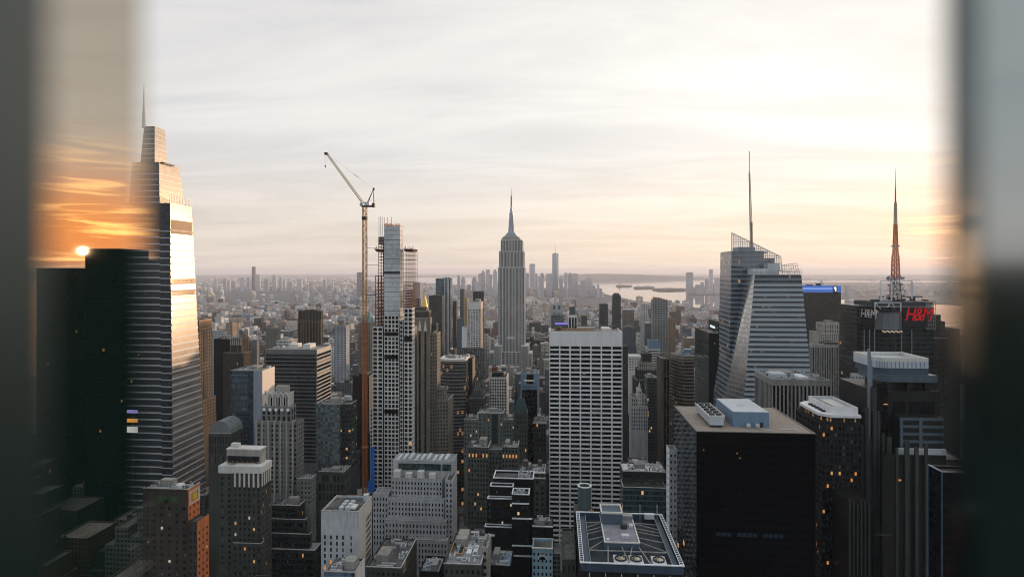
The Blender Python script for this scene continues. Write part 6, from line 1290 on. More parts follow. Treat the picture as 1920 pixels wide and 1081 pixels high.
granite_tower()
t = bldg('blue_edged_tower', 'near black glass tower with thin blue edges, at the lower right', 1770, 225)
b = tier(t, 1766, 1850, 886, 225, xs=1740, yb=1081, wall=facade('edge_black', (0.005, 0.006, 0.008), (0.004, 0.005, 0.007), bay=2, fl=3.8, fw=.8, fh=.6, lit=0, wrough=.3, spec=.15), style='plain', side='L')
em = stone('blue_edge_metal', (0.12, 0.20, 0.30), rough=.3, metal=.3)
for x, y in ((b[0]-.2, 224.7), (b[0]-.2, b[3]-.2)): t.box('edge_trim', em, x-.12, x+.2, y-.2, y+.2, 0, b[5]+.3)
t.box('edge_trim', em, b[0]-.3, b[0], 225, b[3]-.3, b[5]+.02, b[5]+.3)
simple('dark_stepped_tower', 'dark stepped tower half hidden behind the right glass panel, right of the letter sign tower', [dict(xl=1749, xr=1764, yt=590, Y=760, dep=30, yb=760, wall=darkgreen, bw=3, fl=3.8, fw=.6, fh=.5, lit=.02, side='L'), dict(xl=1764.3, xr=1772, yt=602, Y=762, dep=30, yb=760, wall=darkgreen, style='plain', side='L'), dict(xl=1772.3, xr=1800, yt=616, Y=764, dep=30, yb=760, wall=darkgreen, style='plain', side='L'), dict(xl=1726, xr=1776, yt=634, Y=735, dep=23, yb=760, wall=darkgreen, bw=3, fl=3.8, fw=.7, fh=.5, lit=.02, side='L')])
for (nm, lb, xl, xr, yt, Y) in (('dark_slab_tower', 'dark slab tower seen only as a reflection under the mirrored sun', 1968, 2050, 461, 520), ('shadowed_tower', 'shadowed tower seen only as a reflection right of the mirrored sun', 1925, 1967, 484, 640), ('low_shadowed_block', 'low shadowed block seen only as a dim reflection at the far left', 2087, 2170, 502, 560)):
    simple(nm, lb, [dict(xl=xl, xr=xr, yt=yt, Y=Y, dep=40, yb=900, wall=facade('shadow_tower', (0.010, 0.012, 0.012), (0.004, 0.006, 0.006), bay=3.2, fl=4, fw=.6, fh=.55, lit=.004, spec=.06, litst=.5), style='plain', side='L')])
t = bldg('lit_billboard', 'stack of three lit billboards seen only as blurred streaks in the left glass edge', 1936, 500)
for k, (col, py, w_) in enumerate((((0.35, 0.30, 0.9), 803, 1.4), ((1.0, 0.45, 0.08), 822, 1.6), ((0.75, 0.8, 0.85), 841, 2.6))):
    x, y, z = P(1936, py, 500); t.box('billboard', emit('billboard_light_%d' % k, col, 1.6), x-5, x+5, 499.5, 500, z-w_, z+w_)
t.box('billboard_post', dsteel, gx(1936, 500)-.8, gx(1936, 500)+.8, 500.1, 501, 0, zz(1936, 800, 500))
# ------------------------------------------------------------------ art deco spire tower, centre
def spire_tower():
    Y = 1270; t = bldg('art_deco_skyscraper', 'tall pale art deco skyscraper with setbacks and a needle mast, at the centre', 958, Y, 'skyscraper')
    HERO.append((-150, -45, 1250, 1340, 380, 917, 997, 690, 'deco'))
    dark = facade('deco_window_wall', (0.24, 0.24, 0.24), (0.03, 0.033, 0.037), bay=2.0, fl=3.7, fw=.8, fh=.55, lit=.012, grough=.2, litst=.5); pr = stone('deco_limestone', (0.66, 0.65, 0.64), var=.12)
    def tr(xl, xr, yt, yb, yo, dep, n_, w=.9, wide=()):
        a, b_ = gx(xl, Y+yo), gx(xr, Y+yo); zt = zz(958, yt, Y); zb = zz(958, yb, Y) if yb else 0
        t.box('wall', dark, a, b_, Y+yo, Y+yo+dep, zb, zt)
        for k in range(n_+1):
            x = a+(b_-a)*k/n_; ww = w*(1.7 if k in wide or k in (0, n_) else 1); t.box('pier', pr, max(a-.3, x-ww/2), min(b_+.3, x+ww/2), Y+yo-.8, Y+yo-.02, zb, zt+.6)
        m_ = max(3, int(dep/6))
        for k in range(m_+1):
            y = Y+yo+dep*k/m_; t.box('pier', pr, b_+.02, b_+.8, y-.55, y+.55, zb, zt+.6)
        t.box('parapet', pr, a-.35, b_+.35, Y+yo-.9, Y+yo+dep+.2, zt+.62, zt+1.9)
        return a, b_, zb, zt
    tr(917, 926.2, 662, 0, -6, 40, 5); tr(990.5, 997, 662, 0, -6, 40, 4)
    tr(926.5, 940, 648, 0, -12, 54, 7); tr(977, 990.2, 648, 0, -12, 54, 7)
    tr(940.3, 976.7, 660, 0, -5, 50, 14, wide=(3, 7, 11))
    tr(934, 983, 502, 660, 0, 44, 18, wide=(3, 7, 11, 15)); tr(935.8, 981.6, 472, 502, 1.5, 40, 17, wide=(3, 7, 10, 14)); tr(939, 979, 451, 472, 3, 36, 14, wide=(3, 6, 8, 11))
    # recessed dark centre with its pale ends
    a, b_ = gx(951, Y), gx(965, Y); t.box('central_recess', stone('recess_metal', (0.075, 0.08, 0.085), rough=.5), a, b_, Y-.3, Y-.05, zz(958, 645, Y), zz(958, 470, Y)) if False else None
    t.box('recess_head', pr, a, b_, Y-1.1, Y-.82, zz(958, 634, Y)-1, zz(958, 631, Y))
    z = zz(958, 451, Y); xm = gx(958.5, Y+18); ym = Y+20
    mb = MB(); cr = stone('crown_stone', (0.40, 0.385, 0.36))
    for (w, za, zb) in ((20, z+1.9, z+6), (17, z+6.02, z+9.5)): mb.box(xm-w, xm+w, ym-15, ym+15, za, zb)
    for k in range(15): x = xm-19+38*k/14; mb.box(x-.6, x+.6, ym-16, ym-15.02, z+2, z+6.8)
    t.part('crown', cr, mb)
    al = stone('mast_aluminium', (0.40, 0.44, 0.50), rough=.35, metal=.5); mb = MB(); zz_ = z+9.5
    for (w, h) in ((13.5, 2.2), (12, 2.2), (10.5, 2.0), (9, 2.0)): mb.box(xm-w, xm+w, ym-w*.8, ym+w*.8, zz_, zz_+h); zz_ += h+.02
    t.part('mast_base', al, mb)
    z1, z2 = zz(958, 403, Y+20), zz(958, 386, Y+20)
    mb = MB(); pl = []
    for zc, w in ((zz_, 8.0), (zz_+5, 6.4), (zz_+14, 5.4), (z1, 4.4)): pl.append([(xm+w*cos(2*pi*(k+.5)/8), ym+w*sin(2*pi*(k+.5)/8), zc) for k in range(8)])
    for p, q in zip(pl, pl[1:]): mb.prism(p, q)
    t.part('mooring_mast', al, mb); mb = MB()
    for a_ in range(4):
        q = pi/4+a_*pi/2; mb.hexa([(xm+8*cos(q)-.8, ym+8*sin(q)-.8, zz_), (xm+8*cos(q)+.8, ym+8*sin(q)-.8, zz_), (xm+8*cos(q)+.8, ym+8*sin(q)+.8, zz_), (xm+8*cos(q)-.8, ym+8*sin(q)+.8, zz_)], [(xm+4.6*cos(q)-.5, ym+4.6*sin(q)-.5, z1), (xm+4.6*cos(q)+.5, ym+4.6*sin(q)-.5, z1), (xm+4.6*cos(q)+.5, ym+4.6*sin(q)+.5, z1), (xm+4.6*cos(q)-.5, ym+4.6*sin(q)+.5, z1)])
    t.part('mast_wing', palemetal, mb); mb = MB(); mb.cyl(xm, ym, z1, z1+3, 4.8, 4.8, 12); mb.cyl(xm, ym, z1+3, z1+8, 4.2, 3.2, 12); mb.cyl(xm, ym, z1+8, z2, 3.0, 1.6, 12); t.part('lantern', al, mb)
    mb = MB(); mb.cyl(xm, ym, z2, zz(958, 368, Y+20), 1.3, 1.0, 8); mb.cyl(xm, ym, zz(958, 368, Y+20), zz(958, 352, Y+20), .6, .2, 6)
    for k in range(5): z = z2+4+k*4; mb.box(xm-1.9, xm+1.9, ym-1.9, ym+1.9, z, z+.8)
    t.part('antenna', stone('antenna_dark', (0.12, 0.10, 0.09)), mb)
spire_tower()
# ------------------------------------------------------------------ further towers
def far(name, label, xl, xr, yt, Y, dep, m, side='auto', roof=None, xs=None, top=None):
    X0, X1 = gx(xl, Y), gx(xr, Y); t = Thing(name, label, 'skyscraper' if yt < 560 else 'building', (X0+X1)/2, Y+dep/2); rt = (xl+xr)/2 < 1044
    Y1 = yfar(xs, X1 if rt else X0) if xs else Y+dep
    z1 = zz((xl+xr)/2, yt, Y); HERO.append((X0, X1, Y, Y1, z1, xl, xr, yt+ (45 if Y > 3000 else 90), name))
    t.box('wall', m, X0, X1, Y, Y1, 0, z1)
    w, d = X1-X0, Y1-Y
    ring(t, 'parapet', roof or m, X0, X1, Y, Y1, z1+.02, z1+max(1.2, w*.03), max(.6, w*.03))
    t.box('penthouse', roof or m, X0+w*.25, X1-w*.25, Y+d*.25, Y1-d*.25, z1+.03, z1+max(2.5, w*.08))
    return t, (X0, X1, Y, Y1, 0, z1)
fb = facade('bronze_ribs', (0.11, 0.075, 0.05), (0.02, 0.02, 0.02), bay=5.5, fl=90, fw=.72, fh=.98, lit=0, grough=.15)
t, b = far('bronze_ribbed_tower', 'bronze tower with vertical ribs and a dark louvred top, beyond the banded slab', 559, 602, 584, 900, 20, fb, xs=606)
for k in range(9): x = b[0]+(b[1]-b[0])*k/8; t.box('rib', stone('bronze_rib', (0.17, 0.115, 0.075)), x-.7, x+.7, 899, 899.98, 60, b[5]-12)
tl = facade('teal_panel_tower', (0.10, 0.16, 0.20), (0.06, 0.10, 0.13), bay=3, fl=7, fw=.8, fh=.85, lit=0, grough=.08, gmetal=.6)
t, b = far('teal_glass_tower', 'slim teal glass tower with white vertical fins and a jagged top', 829, 844.5, 522, 1400, 20, tl, xs=848)
for px, yt in ((834, 519), (838.5, 515), (841, 522)): x = gx(px, 1399); t.box('white_fin', wsteel, x-.9, x+.9, 1398, 1399.9, 40, zz(px, yt, 1399))
tl2 = facade('teal_side_tower', (0.12, 0.17, 0.21), (0.09, 0.13, 0.17), bay=2.4, fl=3.6, fw=.86, fh=.7, lit=0, grough=.08, gmetal=.5)
x0 = gx(816.5, 1402); t.box('side_slab', tl2, x0, b[0]-.05, 1404, 1424, 0, zz(822, 521.5, 1402))
far('dark_box_tower', 'plain dark green box tower, just left of the slim teal glass tower', 804, 828.5, 555, 1330, 30, facade('dark_box', (0.03, 0.045, 0.042), (0.02, 0.03, 0.03), bay=3, fl=3.7, fw=.8, fh=.6, lit=0))
far('dark_slim_side_tower', 'slim black tower right behind the slim teal glass tower', 848.5, 855, 566, 1450, 20, stone('ink_panel', (0.03, 0.032, 0.034)))
t, b = far('gold_pyramid_tower', 'stone tower topped by a gilded pyramid roof, left of the slim teal glass tower', 786, 803, 577, 1750, 28, stone('lime_far', (0.33, 0.31, 0.28)))
xm, ym, z = (b[0]+b[1])/2, 1764, b[5]; zt_ = zz(795, 549, 1764); mb = MB(); q = 9
mb.prism([(xm-q, ym-q, z), (xm+q, ym-q, z), (xm+q, ym+q, z), (xm-q, ym+q, z)], [(xm-1, ym-1, zt_-6), (xm+1, ym-1, zt_-6), (xm+1, ym+1, zt_-6), (xm-1, ym+1, zt_-6)]); mb.cyl(xm, ym, zt_-6, zt_, .9, .2, 6); t.part('gilded_roof', gold, mb)
far('small_dark_tower', 'small dark tower left of the gilded pyramid roof', 776, 786, 561, 1500, 18, stone('slate_far', (0.045, 0.055, 0.055)))
far('pale_lilac_block', 'pale lilac apartment block behind the right edge of the tower under construction', 774.5, 787.5, 530, 3300, 60, facade('lilac', (0.30, 0.27, 0.29), (0.14, 0.14, 0.15), bay=4, fl=4, lit=0))
far('dark_slit_tower', 'slim dark slab with an ochre base block, right of the slim teal glass tower', 862.5, 869.5, 543, 1900, 24, stone('slit_dark', (0.05, 0.06, 0.06)))
far('ochre_block', 'ochre sunlit block left of the white panel tower', 871, 876.5, 560, 1500, 18, stone('ochre', (0.42, 0.29, 0.13)))
far('blue_window_block', 'blue glass block between the white panel tower and the slim teal glass tower', 857, 867, 600, 1150, 24, tl2)
far('grey_white_grid_office', 'grey white gridded office tower between the bronze ribbed tower and the crane mast', 627, 649, 612, 1050, 30, facade('white_grid', (0.46, 0.48, 0.52), (0.05, 0.06, 0.08), bay=2.6, fl=3.6, fw=.6, fh=.6, lit=0), xs=655.5)
t, b = far('green_hipped_tower', 'brown stone tower with a pale green copper hipped roof, behind the crane mast', 672, 694, 606, 900, 24, facade('old_stone', (0.20, 0.175, 0.135), (0.04, 0.04, 0.04), bay=3, fl=3.7, fw=.45, fh=.5, lit=0))
mb = MB(); zt_ = zz(690, 585, 912); mb.prism([(b[0]+1, b[2]+1, b[5]+.05), (b[1]-1, b[2]+1, b[5]+.05), (b[1]-1, b[3]-1, b[5]+.05), (b[0]+1, b[3]-1, b[5]+.05)], [(b[0]+9, b[2]+8, zt_), (b[1]-3, b[2]+8, zt_), (b[1]-3, b[3]-8, zt_), (b[0]+9, b[3]-8, zt_)]); t.part('copper_roof', copper, mb)
far('black_void_block', 'black block in shadow behind the crane mast, above the low dark loft', 661, 692, 706, 640, 30, black)
far('white_terrace_tower', 'white gridded apartment tower behind the golden brick tower', 397, 421, 622, 820, 24, facade('white_grid_fine', (0.50, 0.51, 0.53), (0.10, 0.11, 0.13), bay=2.2, fl=3.2, fw=.6, fh=.6, lit=0), xs=426)
far('beige_cluster_tower', 'beige brick apartment tower left of the bronze ribbed tower, catching the sun', 424, 436, 606, 1250, 24, facade('beige_far', (0.36, 0.27, 0.19), (0.07, 0.06, 0.05), bay=3, fl=3.2, fw=.4, fh=.45, lit=0), xs=445)
far('olive_slab', 'olive grey apartment slab between the gothic crowned tower and the bronze ribbed tower', 498, 519, 617, 1050, 22, facade('olive_far', (0.17, 0.165, 0.14), (0.05, 0.05, 0.045), bay=3, fl=3.2, fw=.5, fh=.5, lit=0), xs=526)
far('grey_window_block', 'grey block with sunlit flank just right of the gothic crowned tower', 470, 482, 640, 820, 22, facade('grey_far', (0.23, 0.23, 0.22), (0.06, 0.07, 0.075), bay=2.6, fl=3.4, fw=.55, fh=.55, lit=0), xs=487.5)
far('white_ledge_block', 'small white stepped block above the roof of the banded slab', 518, 540, 640, 760, 30, facade('white_ledge', (0.56, 0.55, 0.53), (0.10, 0.11, 0.12), bay=6, fl=3.4, fw=.8, fh=.45, lit=0))
t, b = far('purple_lit_block', 'grey glass block with a purple lit strip, above the left of the white grid slab', 1033.5, 1057, 592, 980, 30, facade('grey_glass', (0.18, 0.21, 0.235), (0.07, 0.09, 0.10), bay=3, fl=3.8, fw=.85, fh=.65, lit=0, gmetal=.3))
t.box('purple_strip', emit('purple_light', (0.25, 0.22, 0.85), .9), gx(1040.5, 979), gx(1065, 979), 978, 979.8, zz(1050, 608, 979), zz(1050, 605, 979)); t.box('podium', stone('podium_blue', (0.10, 0.13, 0.15)), gx(1040, 979), gx(1065, 979), 978.5, 979.97, 0, zz(1050, 608.3, 979))
far('pale_panel_block', 'pale grey panel block with dark openings above the purple lit strip', 1031, 1055, 573, 1150, 26, facade('pale_panel', (0.42, 0.43, 0.45), (0.08, 0.10, 0.11), bay=10, fl=14, fw=.45, fh=.5, lit=0))
t, b = far('black_white_fin_block', 'black block with bold white vertical fins right of the purple lit strip', 1066, 1082, 595, 960, 26, gb, roof=wsteel)
for k in range(4): x = b[0]+(b[1]-b[0])*k/3; t.box('white_fin', wsteel, x-.8, x+.8, 959, 959.98, 60, b[5])
far('teal_small_tower', 'small teal tower above the black block with white fins', 1068, 1078, 577, 1250, 20, stone('teal_far', (0.06, 0.10, 0.11)))
far('bronze_small_tower', 'small brown tower with an ochre cap, left of the dark pair', 1090, 1101, 592, 1350, 20, facade('brown_far', (0.10, 0.10, 0.085), (0.04, 0.045, 0.045), bay=2.6, fl=3.5, fw=.5, fh=.55, lit=0), roof=stone('ochre', (0.42, 0.29, 0.13)))
far('dark_left_twin', 'dark boxy tower, shorter of the dark pair behind the white grid slab', 1124, 1140, 571, 1500, 26, facade('navy_far', (0.055, 0.065, 0.07), (0.02, 0.028, 0.032), bay=3, fl=3.6, fw=.7, fh=.6, lit=0))
t, b = far('dark_tall_twin', 'tall dark rounded tower, taller of the dark pair behind the white grid slab', 1149, 1164, 554, 1420, 22, facade('navy_far2', (0.06, 0.075, 0.075), (0.022, 0.032, 0.034), bay=3, fl=3.6, fw=.8, fh=.6, lit=0))
mb = MB(); xm = (b[0]+b[1])/2; mb.cyl(xm, 1431, b[5], zz(1156, 549, 1431), 9, 6, 14); t.part('crown_drum', stone('navy_cap', (0.06, 0.07, 0.07)), mb)
far('glass_topped_block', 'grey residential block with a pale glass crown, right of the tall dark twin', 1168, 1189, 581, 1600, 30, facade('grey_resid', (0.19, 0.175, 0.155), (0.06, 0.065, 0.07), bay=3.4, fl=3.2, fw=.6, fh=.5, lit=0), roof=palemetal)
far('blue_grid_block', 'blue grey glass block directly below the block with a pale glass crown', 1168, 1192, 615, 1150, 28, facade('bluegrey_grid', (0.10, 0.125, 0.145), (0.04, 0.055, 0.065), bay=2.4, fl=3.6, fw=.7, fh=.6, lit=0))
far('white_rib_tower', 'slim white ribbed tower between the pale glass crown block and the pixelated dark tower', 1203, 1215, 572, 1450, 22, facade('white_rib', (0.56, 0.55, 0.53), (0.16, 0.17, 0.18), bay=4, fl=80, fw=.4, fh=.98, lit=0))
far('teal_foot_block', 'small teal block with a white top, below the slim white ribbed tower', 1210, 1219.5, 606, 1280, 18, facade('teal_foot', (0.11, 0.15, 0.17), (0.05, 0.07, 0.085), bay=2.5, fl=3.5, fw=.7, fh=.6, lit=0), roof=wsteel)
t, b = far('pixelated_dark_tower', 'dark tower speckled with white window frames under a curved roof screen', 1224, 1252, 563, 1230, 26, facade('pixel_grid', (0.30, 0.31, 0.315), (0.025, 0.035, 0.036), bay=3.2, fl=3.6, fw=.68, fh=.66, lit=0))
mb = MB(); n_ = 8; pts = [(b[0]+(b[1]-b[0])*k/n_, b[5]+.05+ (zz(1230, 556.5, 1230)-b[5])*(1-(k/n_)**2)) for k in range(n_+1)]
for p, q in zip(pts, pts[1:]): mb.hexa([(p[0], 1232, b[5]), (q[0], 1232, b[5]), (q[0], 1233, b[5]), (p[0], 1233, b[5])], [(p[0], 1232, p[1]), (q[0], 1232, q[1]), (q[0], 1233, q[1]), (p[0], 1233, p[1])])
t.part('curved_screen', tan_, mb)
far('ochre_brick_block', 'ochre brick block beside the right foot of the pixelated dark tower', 1252.5, 1267, 598, 1300, 24, facade('ochre_brick', (0.26, 0.185, 0.12), (0.07, 0.055, 0.045), bay=3, fl=3.4, fw=.4, fh=.45, lit=0))
far('striped_pale_block', 'pale block of fine vertical stripes just left of the letter sign tower', 1592, 1608, 575, 1650, 40, facade('pale_stripe', (0.50, 0.48, 0.47), (0.14, 0.14, 0.15), bay=5, fl=80, fw=.4, fh=.98, lit=0))
lil = facade('hazed_lilac', (0.60, 0.58, 0.62), (0.38, 0.38, 0.42), bay=9, fl=8, fw=.5, fh=.5, lit=0, wvar=.12); lil2 = facade('hazed_slate', (0.48, 0.48, 0.52), (0.32, 0.33, 0.36), bay=8, fl=8, fw=.6, fh=.6, lit=0, wvar=.12)  # walls lightened towards lilac, so part of the haze is in the colour
# the tall slab on the river, the far downtown cluster, the far left cluster and the cluster across the water
t, b = far('river_slab_tower', 'pale blue slab tower standing alone, just left of the crane mast on the skyline', 669, 679.5, 511, 4600, 40, facade('slab_blue', (0.30, 0.33, 0.40), (0.20, 0.23, 0.28), bay=5, fl=4, fw=.8, fh=.7, lit=0, gmetal=.3))
def cluster(lst, Y, grp, lab, seed):
    r = random.Random(seed)
    for i_, (px, w, yt, extra) in enumerate(lst):
        YY = Y+r.uniform(-260, 260); m = lil if i_ % 2 else lil2
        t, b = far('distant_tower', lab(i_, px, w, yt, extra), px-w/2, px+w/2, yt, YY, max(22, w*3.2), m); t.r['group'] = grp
        if extra == 'spire': mb = MB(); x, y = (b[0]+b[1])/2, (b[2]+b[3])/2; mb.cyl(x, y, b[5], b[5]+38, 3, .4, 6); t.part('spire', m, mb)
        if extra == 'step': w_ = b[1]-b[0]; t.box('upper_tier', m, b[0]+w_*.2, b[1]-w_*.2, b[2]+4, b[3]-4, b[5]+.05, b[5]+w_*.45)
        if extra == 'point': mb = MB(); x, y = (b[0]+b[1])/2, (b[2]+b[3])/2; q = (b[1]-b[0])*.42; mb.prism([(x-q, y-q*.8, b[5]+.05), (x+q, y-q*.8, b[5]+.05), (x+q, y+q*.8, b[5]+.05), (x-q, y+q*.8, b[5]+.05)], [(x-1, y-1, b[5]+q*2.3), (x+1, y-1, b[5]+q*2.3), (x+1, y+1, b[5]+q*2.3), (x-1, y+1, b[5]+q*2.3)]); t.part('pointed_roof', m, mb)
cluster([(860, 5, 517, 'spire'), (868.5, 8, 522, 'step'), (889, 9, 523, 'step'), (899.5, 6, 515, 'step'), (905.5, 8, 512, 'point'), (914.5, 8, 505.5, ''), (920.5, 4, 515, ''), (928, 8, 509, 'step'), (879, 8, 534, ''), (896, 12, 529, ''), (933, 9, 528, '')], 5700, 'hazy downtown towers left of the art deco spire tower',
    lambda i, px, w, yt, e: ('hazy slim downtown tower with a spire, leftmost of the downtown cluster', 'hazy stepped downtown tower second from the left in the cluster', 'hazy squat downtown tower with a stepped top', 'hazy narrow stepped tower left of the pointed downtown roof', 'hazy downtown tower with a steep pointed roof', 'hazy tallest flat-topped slab left of the art deco spire tower', 'hazy thin slab tucked behind the tallest flat-topped slab', 'hazy stepped tower touching the left edge of the art deco spire tower', 'hazy low block between the two left downtown towers', 'hazy broad low block under the pointed downtown roof', 'hazy low block at the left edge of the art deco spire tower')[i], 5)
cluster([(988.5, 6, 512, ''), (998, 10.5, 495, 'cap'), (1005.5, 4, 513, ''), (1011, 6, 518, ''), (1016.5, 6, 512, ''), (1030.5, 14, 513.5, ''), (1052, 7, 522, 'point'), (1061, 6, 511.5, ''), (1069, 8, 515, 'step'), (1078, 12, 513, ''), (1093, 9, 527, ''), (1104, 14, 526.5, 'step'), (1113, 7, 535, ''), (1121.5, 5, 533, ''), (1126, 6, 541, ''), (1088, 8, 533, '')], 5800, 'hazy downtown towers right of the art deco spire tower',
    lambda i, px, w, yt, e: ('hazy slim tower touching the right edge of the art deco spire tower', 'hazy tall pale slab, second tallest right of the art deco spire tower', 'hazy thin slab hugging the right of the tall pale slab', 'hazy low slab between two slim downtown towers', 'hazy slim tower midway between the tall pale slab and the tapering glass spire', 'hazy broad flat block just left of the tapering glass spire', 'hazy low tower with a pointed roof just right of the tapering glass spire', 'hazy slim dark tower right of the tapering glass spire', 'hazy stepped tower left of the broad pale waterfront block', 'hazy broad pale block near the waterfront', 'hazy low block right of the broad pale block', 'hazy stepped wide block close to the bay', 'hazy small block below the stepped wide block', 'hazy narrow tower by the bay, second from the right of the cluster', 'hazy lowest block at the edge of the bay, rightmost of the cluster', 'hazy low block in front of the broad pale block')[i], 6)
cluster([(421, 5, 522, ''), (429, 5, 527, ''), (437, 8, 528, ''), (453, 6, 520.5, ''), (465, 5.5, 520, ''), (483.5, 7, 515, ''), (499, 8, 523, ''), (514, 8, 518.5, 'step'), (526, 4, 520, ''), (533, 4, 523, ''), (543, 9, 529, ''), (561, 9, 525, ''), (608, 6, 525, ''), (623, 4, 528, 'point'), (583, 7, 531, ''), (404, 4, 524, 'point')], 7300, 'hazy far skyline towers on the left',
    lambda i, px, w, yt, e: f"hazy tower on the left skyline, {('twin top', 'thin', 'broad low', 'square', 'slim', 'pale wide', 'reddish blunt', 'stepped wide', 'thin pale', 'thinnest short', 'low broad', 'grey blunt', 'lone slim', 'lone needle topped', 'small blocky', 'needle topped')[i]} one {('two left of the tallest', 'next to the twin top', 'left of the gap', 'left of the tallest', 'hugging the left of the tallest', 'right of the tallest', 'in front of the pale wide one', 'midway to the bronze ribbed tower', 'right of the stepped wide one', 'beside the thin pale one', 'left of the bronze ribbed tower', 'above the bronze ribbed tower', 'right of the bronze tower', 'left of the pale blue slab', 'above the bronze tower', 'nearest the glass skyscraper')[i]}", 7)
t, b = far('tallest_left_tower', 'dark needle thin tower, tallest on the far left skyline', 472, 477.3, 500, 7300, 30, stone('needle_dark', (0.16, 0.16, 0.17)))
cluster([(1293.5, 12.5, 511, 'cap'), (1333.5, 6.5, 505, ''), (1325.5, 7, 523, ''), (1347, 12, 521.5, ''), (1309, 9, 534, ''), (1317, 6, 529, ''), (1339, 5, 531, ''), (1356, 6, 539, ''), (1300, 6, 540, '')], 6900, 'hazy towers across the bay',
    lambda i, px, w, yt, e: ('hazy broad tower across the bay, standing apart on the left', 'hazy slimmest and tallest tower across the bay', 'hazy short slab left of the tallest tower across the bay', 'hazy wide tower right of the tallest tower across the bay', 'hazy low block between the broad tower and the slab across the bay', 'hazy small block left of the short slab across the bay', 'hazy narrow low block at the foot of the tallest across the bay', 'hazy lowest block nearest the crystal tower across the bay', 'hazy low block at the foot of the broad tower across the bay')[i], 8)
cluster([(1589, 7, 536, ''), (1599, 9, 541, ''), (1541, 6, 530, 'point'), (1711, 8, 533, '')], 5600, 'hazy blocks beyond the river on the right', lambda i, px, w, yt, e: ('hazy pale block right of the blue strip slab, left one of two', 'hazy pale block right of the blue strip slab, right one of two', 'faint block rising above the blue light strip', 'faint block behind the roof truss of the letter sign tower')[i], 9)
# tapering glass tower far downtown
def glass_spire():
    Y = 5900; t = Thing('tapering_glass_spire', 'hazy tapering glass skyscraper with a mast, tallest of the downtown cluster', 'skyscraper', gx(1041, Y), Y); xm = gx(1041.3, Y); zt, zp = zz(1041, 475, Y), zz(1041, 457, Y); HERO.append((xm-35, xm+35, Y-35, Y+35, zt, 1034, 1048, 520, 'wtc'))
    mb = MB(); R0, R1 = 33*1.0, 31; a = [(xm+R0*sx_, Y+R0*sy_, 0) for sx_, sy_ in ((-1, -1), (1, -1), (1, 1), (-1, 1))]; top = [(xm, Y-R1*.99, zt), (xm+R1*.99, Y, zt), (xm, Y+R1*.99, zt), (xm-R1*.99, Y, zt)]; zb = 60; a2 = [(x, y, zb) for x, y, _ in a]
    mb.prism(a, a2)
    for k in range(4): mb.tri(a2[k], a2[(k+1) % 4], top[k]); mb.tri(a2[(k+1) % 4], top[(k+1) % 4], top[k])
    n_ = len(mb.v); mb.v += top; mb.f.append((n_, n_+1, n_+2, n_+3)); mb.m.append(0)
    t.part('glazing', glassm('far_glass', (0.30, 0.36, 0.42), rough=.15, metal=.7), mb); mb = MB(); mb.cyl(xm, Y, zt, zt+8, 12, 12, 16); mb.cyl(xm, Y, zt+8, zp, 3.2, 1.0, 8); t.part('mast', steel, mb)
glass_spire()
def statue():
    x, y = G(1161.5, 536.6); t = Thing('island_statue', 'tiny standing statue on a pedestal on the nearest bay island', 'statue', x, y, 10)
    t.box('pedestal', lime, x-14, x+14, y-14, y+14, 8, 34); mb = MB(); mb.cyl(x, y, 34.02, 60, 7, 4.5, 10); mb.cyl(x, y, 60, 72, 4.5, 2, 10); mb.cyl(x, y, 72, 79, 2.6, 2.2, 8); mb.bar((x-4, y, 66), (x-7, y, 88), 2.2); mb.cyl(x-7, y, 88, 92, 2, .4, 6); t.part('figure', copper, mb)
statue()
# ------------------------------------------------------------------ trees in the park
def tree(x, y, h, seed, lab, z=0.0):
    r = random.Random(seed); t = Thing('park_tree', lab, 'tree', x, y, z, 'park trees in the shadow')
    mb = MB(); mb.cyl(x, y, z, z+h*.5, .35, .2, 7)
    for k in range(5): a = 2*pi*k/5; mb.bar((x, y, z+h*.42), (x+h*.2*cos(a), y+h*.2*sin(a), z+h*.7), .16)
    t.part('trunk', stone('bark', (0.06, 0.045, 0.035)), mb); mb = MB()
    cl_ = [(x+h*.2*r.uniform(-1, 1), y+h*.2*r.uniform(-1, 1), z+h*r.uniform(.55, .9), h*r.uniform(.12, .2)) for _ in range(9)]
    for _ in range(330):
        c = r.choice(cl_); u_, v_ = r.uniform(0, 2*pi), r.uniform(-1, 1); q = math.sqrt(1-v_*v_); R_ = c[3]*r.uniform(.6, 1.1); p = (c[0]+R_*q*cos(u_), c[1]+R_*q*sin(u_), c[2]+R_*v_); s_ = r.uniform(.3, .65)
        d = [r.uniform(-1, 1)*s_ for _ in range(6)]; mb.quad(p, (p[0]+d[0], p[1]+d[1], p[2]+s_*.4), (p[0]+d[0]+d[3], p[1]+d[1]+d[4], p[2]+d[2]), (p[0]+d[3], p[1]+d[4], p[2]+d[5]))
    t.part('crown', stone('park_leaf', (0.04, 0.055, 0.03), var=.5, sc=1, streak=False), mb)
for k in range(34):
    x, y = 78+(k % 6)*13+rnd.uniform(-3, 3), 640+(k//6)*17+rnd.uniform(-4, 4)
    if not any(h[0]-6 < x < h[1]+6 and h[2]-6 < y < h[3]+6 for h in HERO): tree(x, y, rnd.uniform(13, 19), k, 'dark leafy park tree in the shadowed square right of the white grid slab'); HERO.append((x-4, x+4, y-4, y+4, 15, 0, 0, 0, 'tree'))
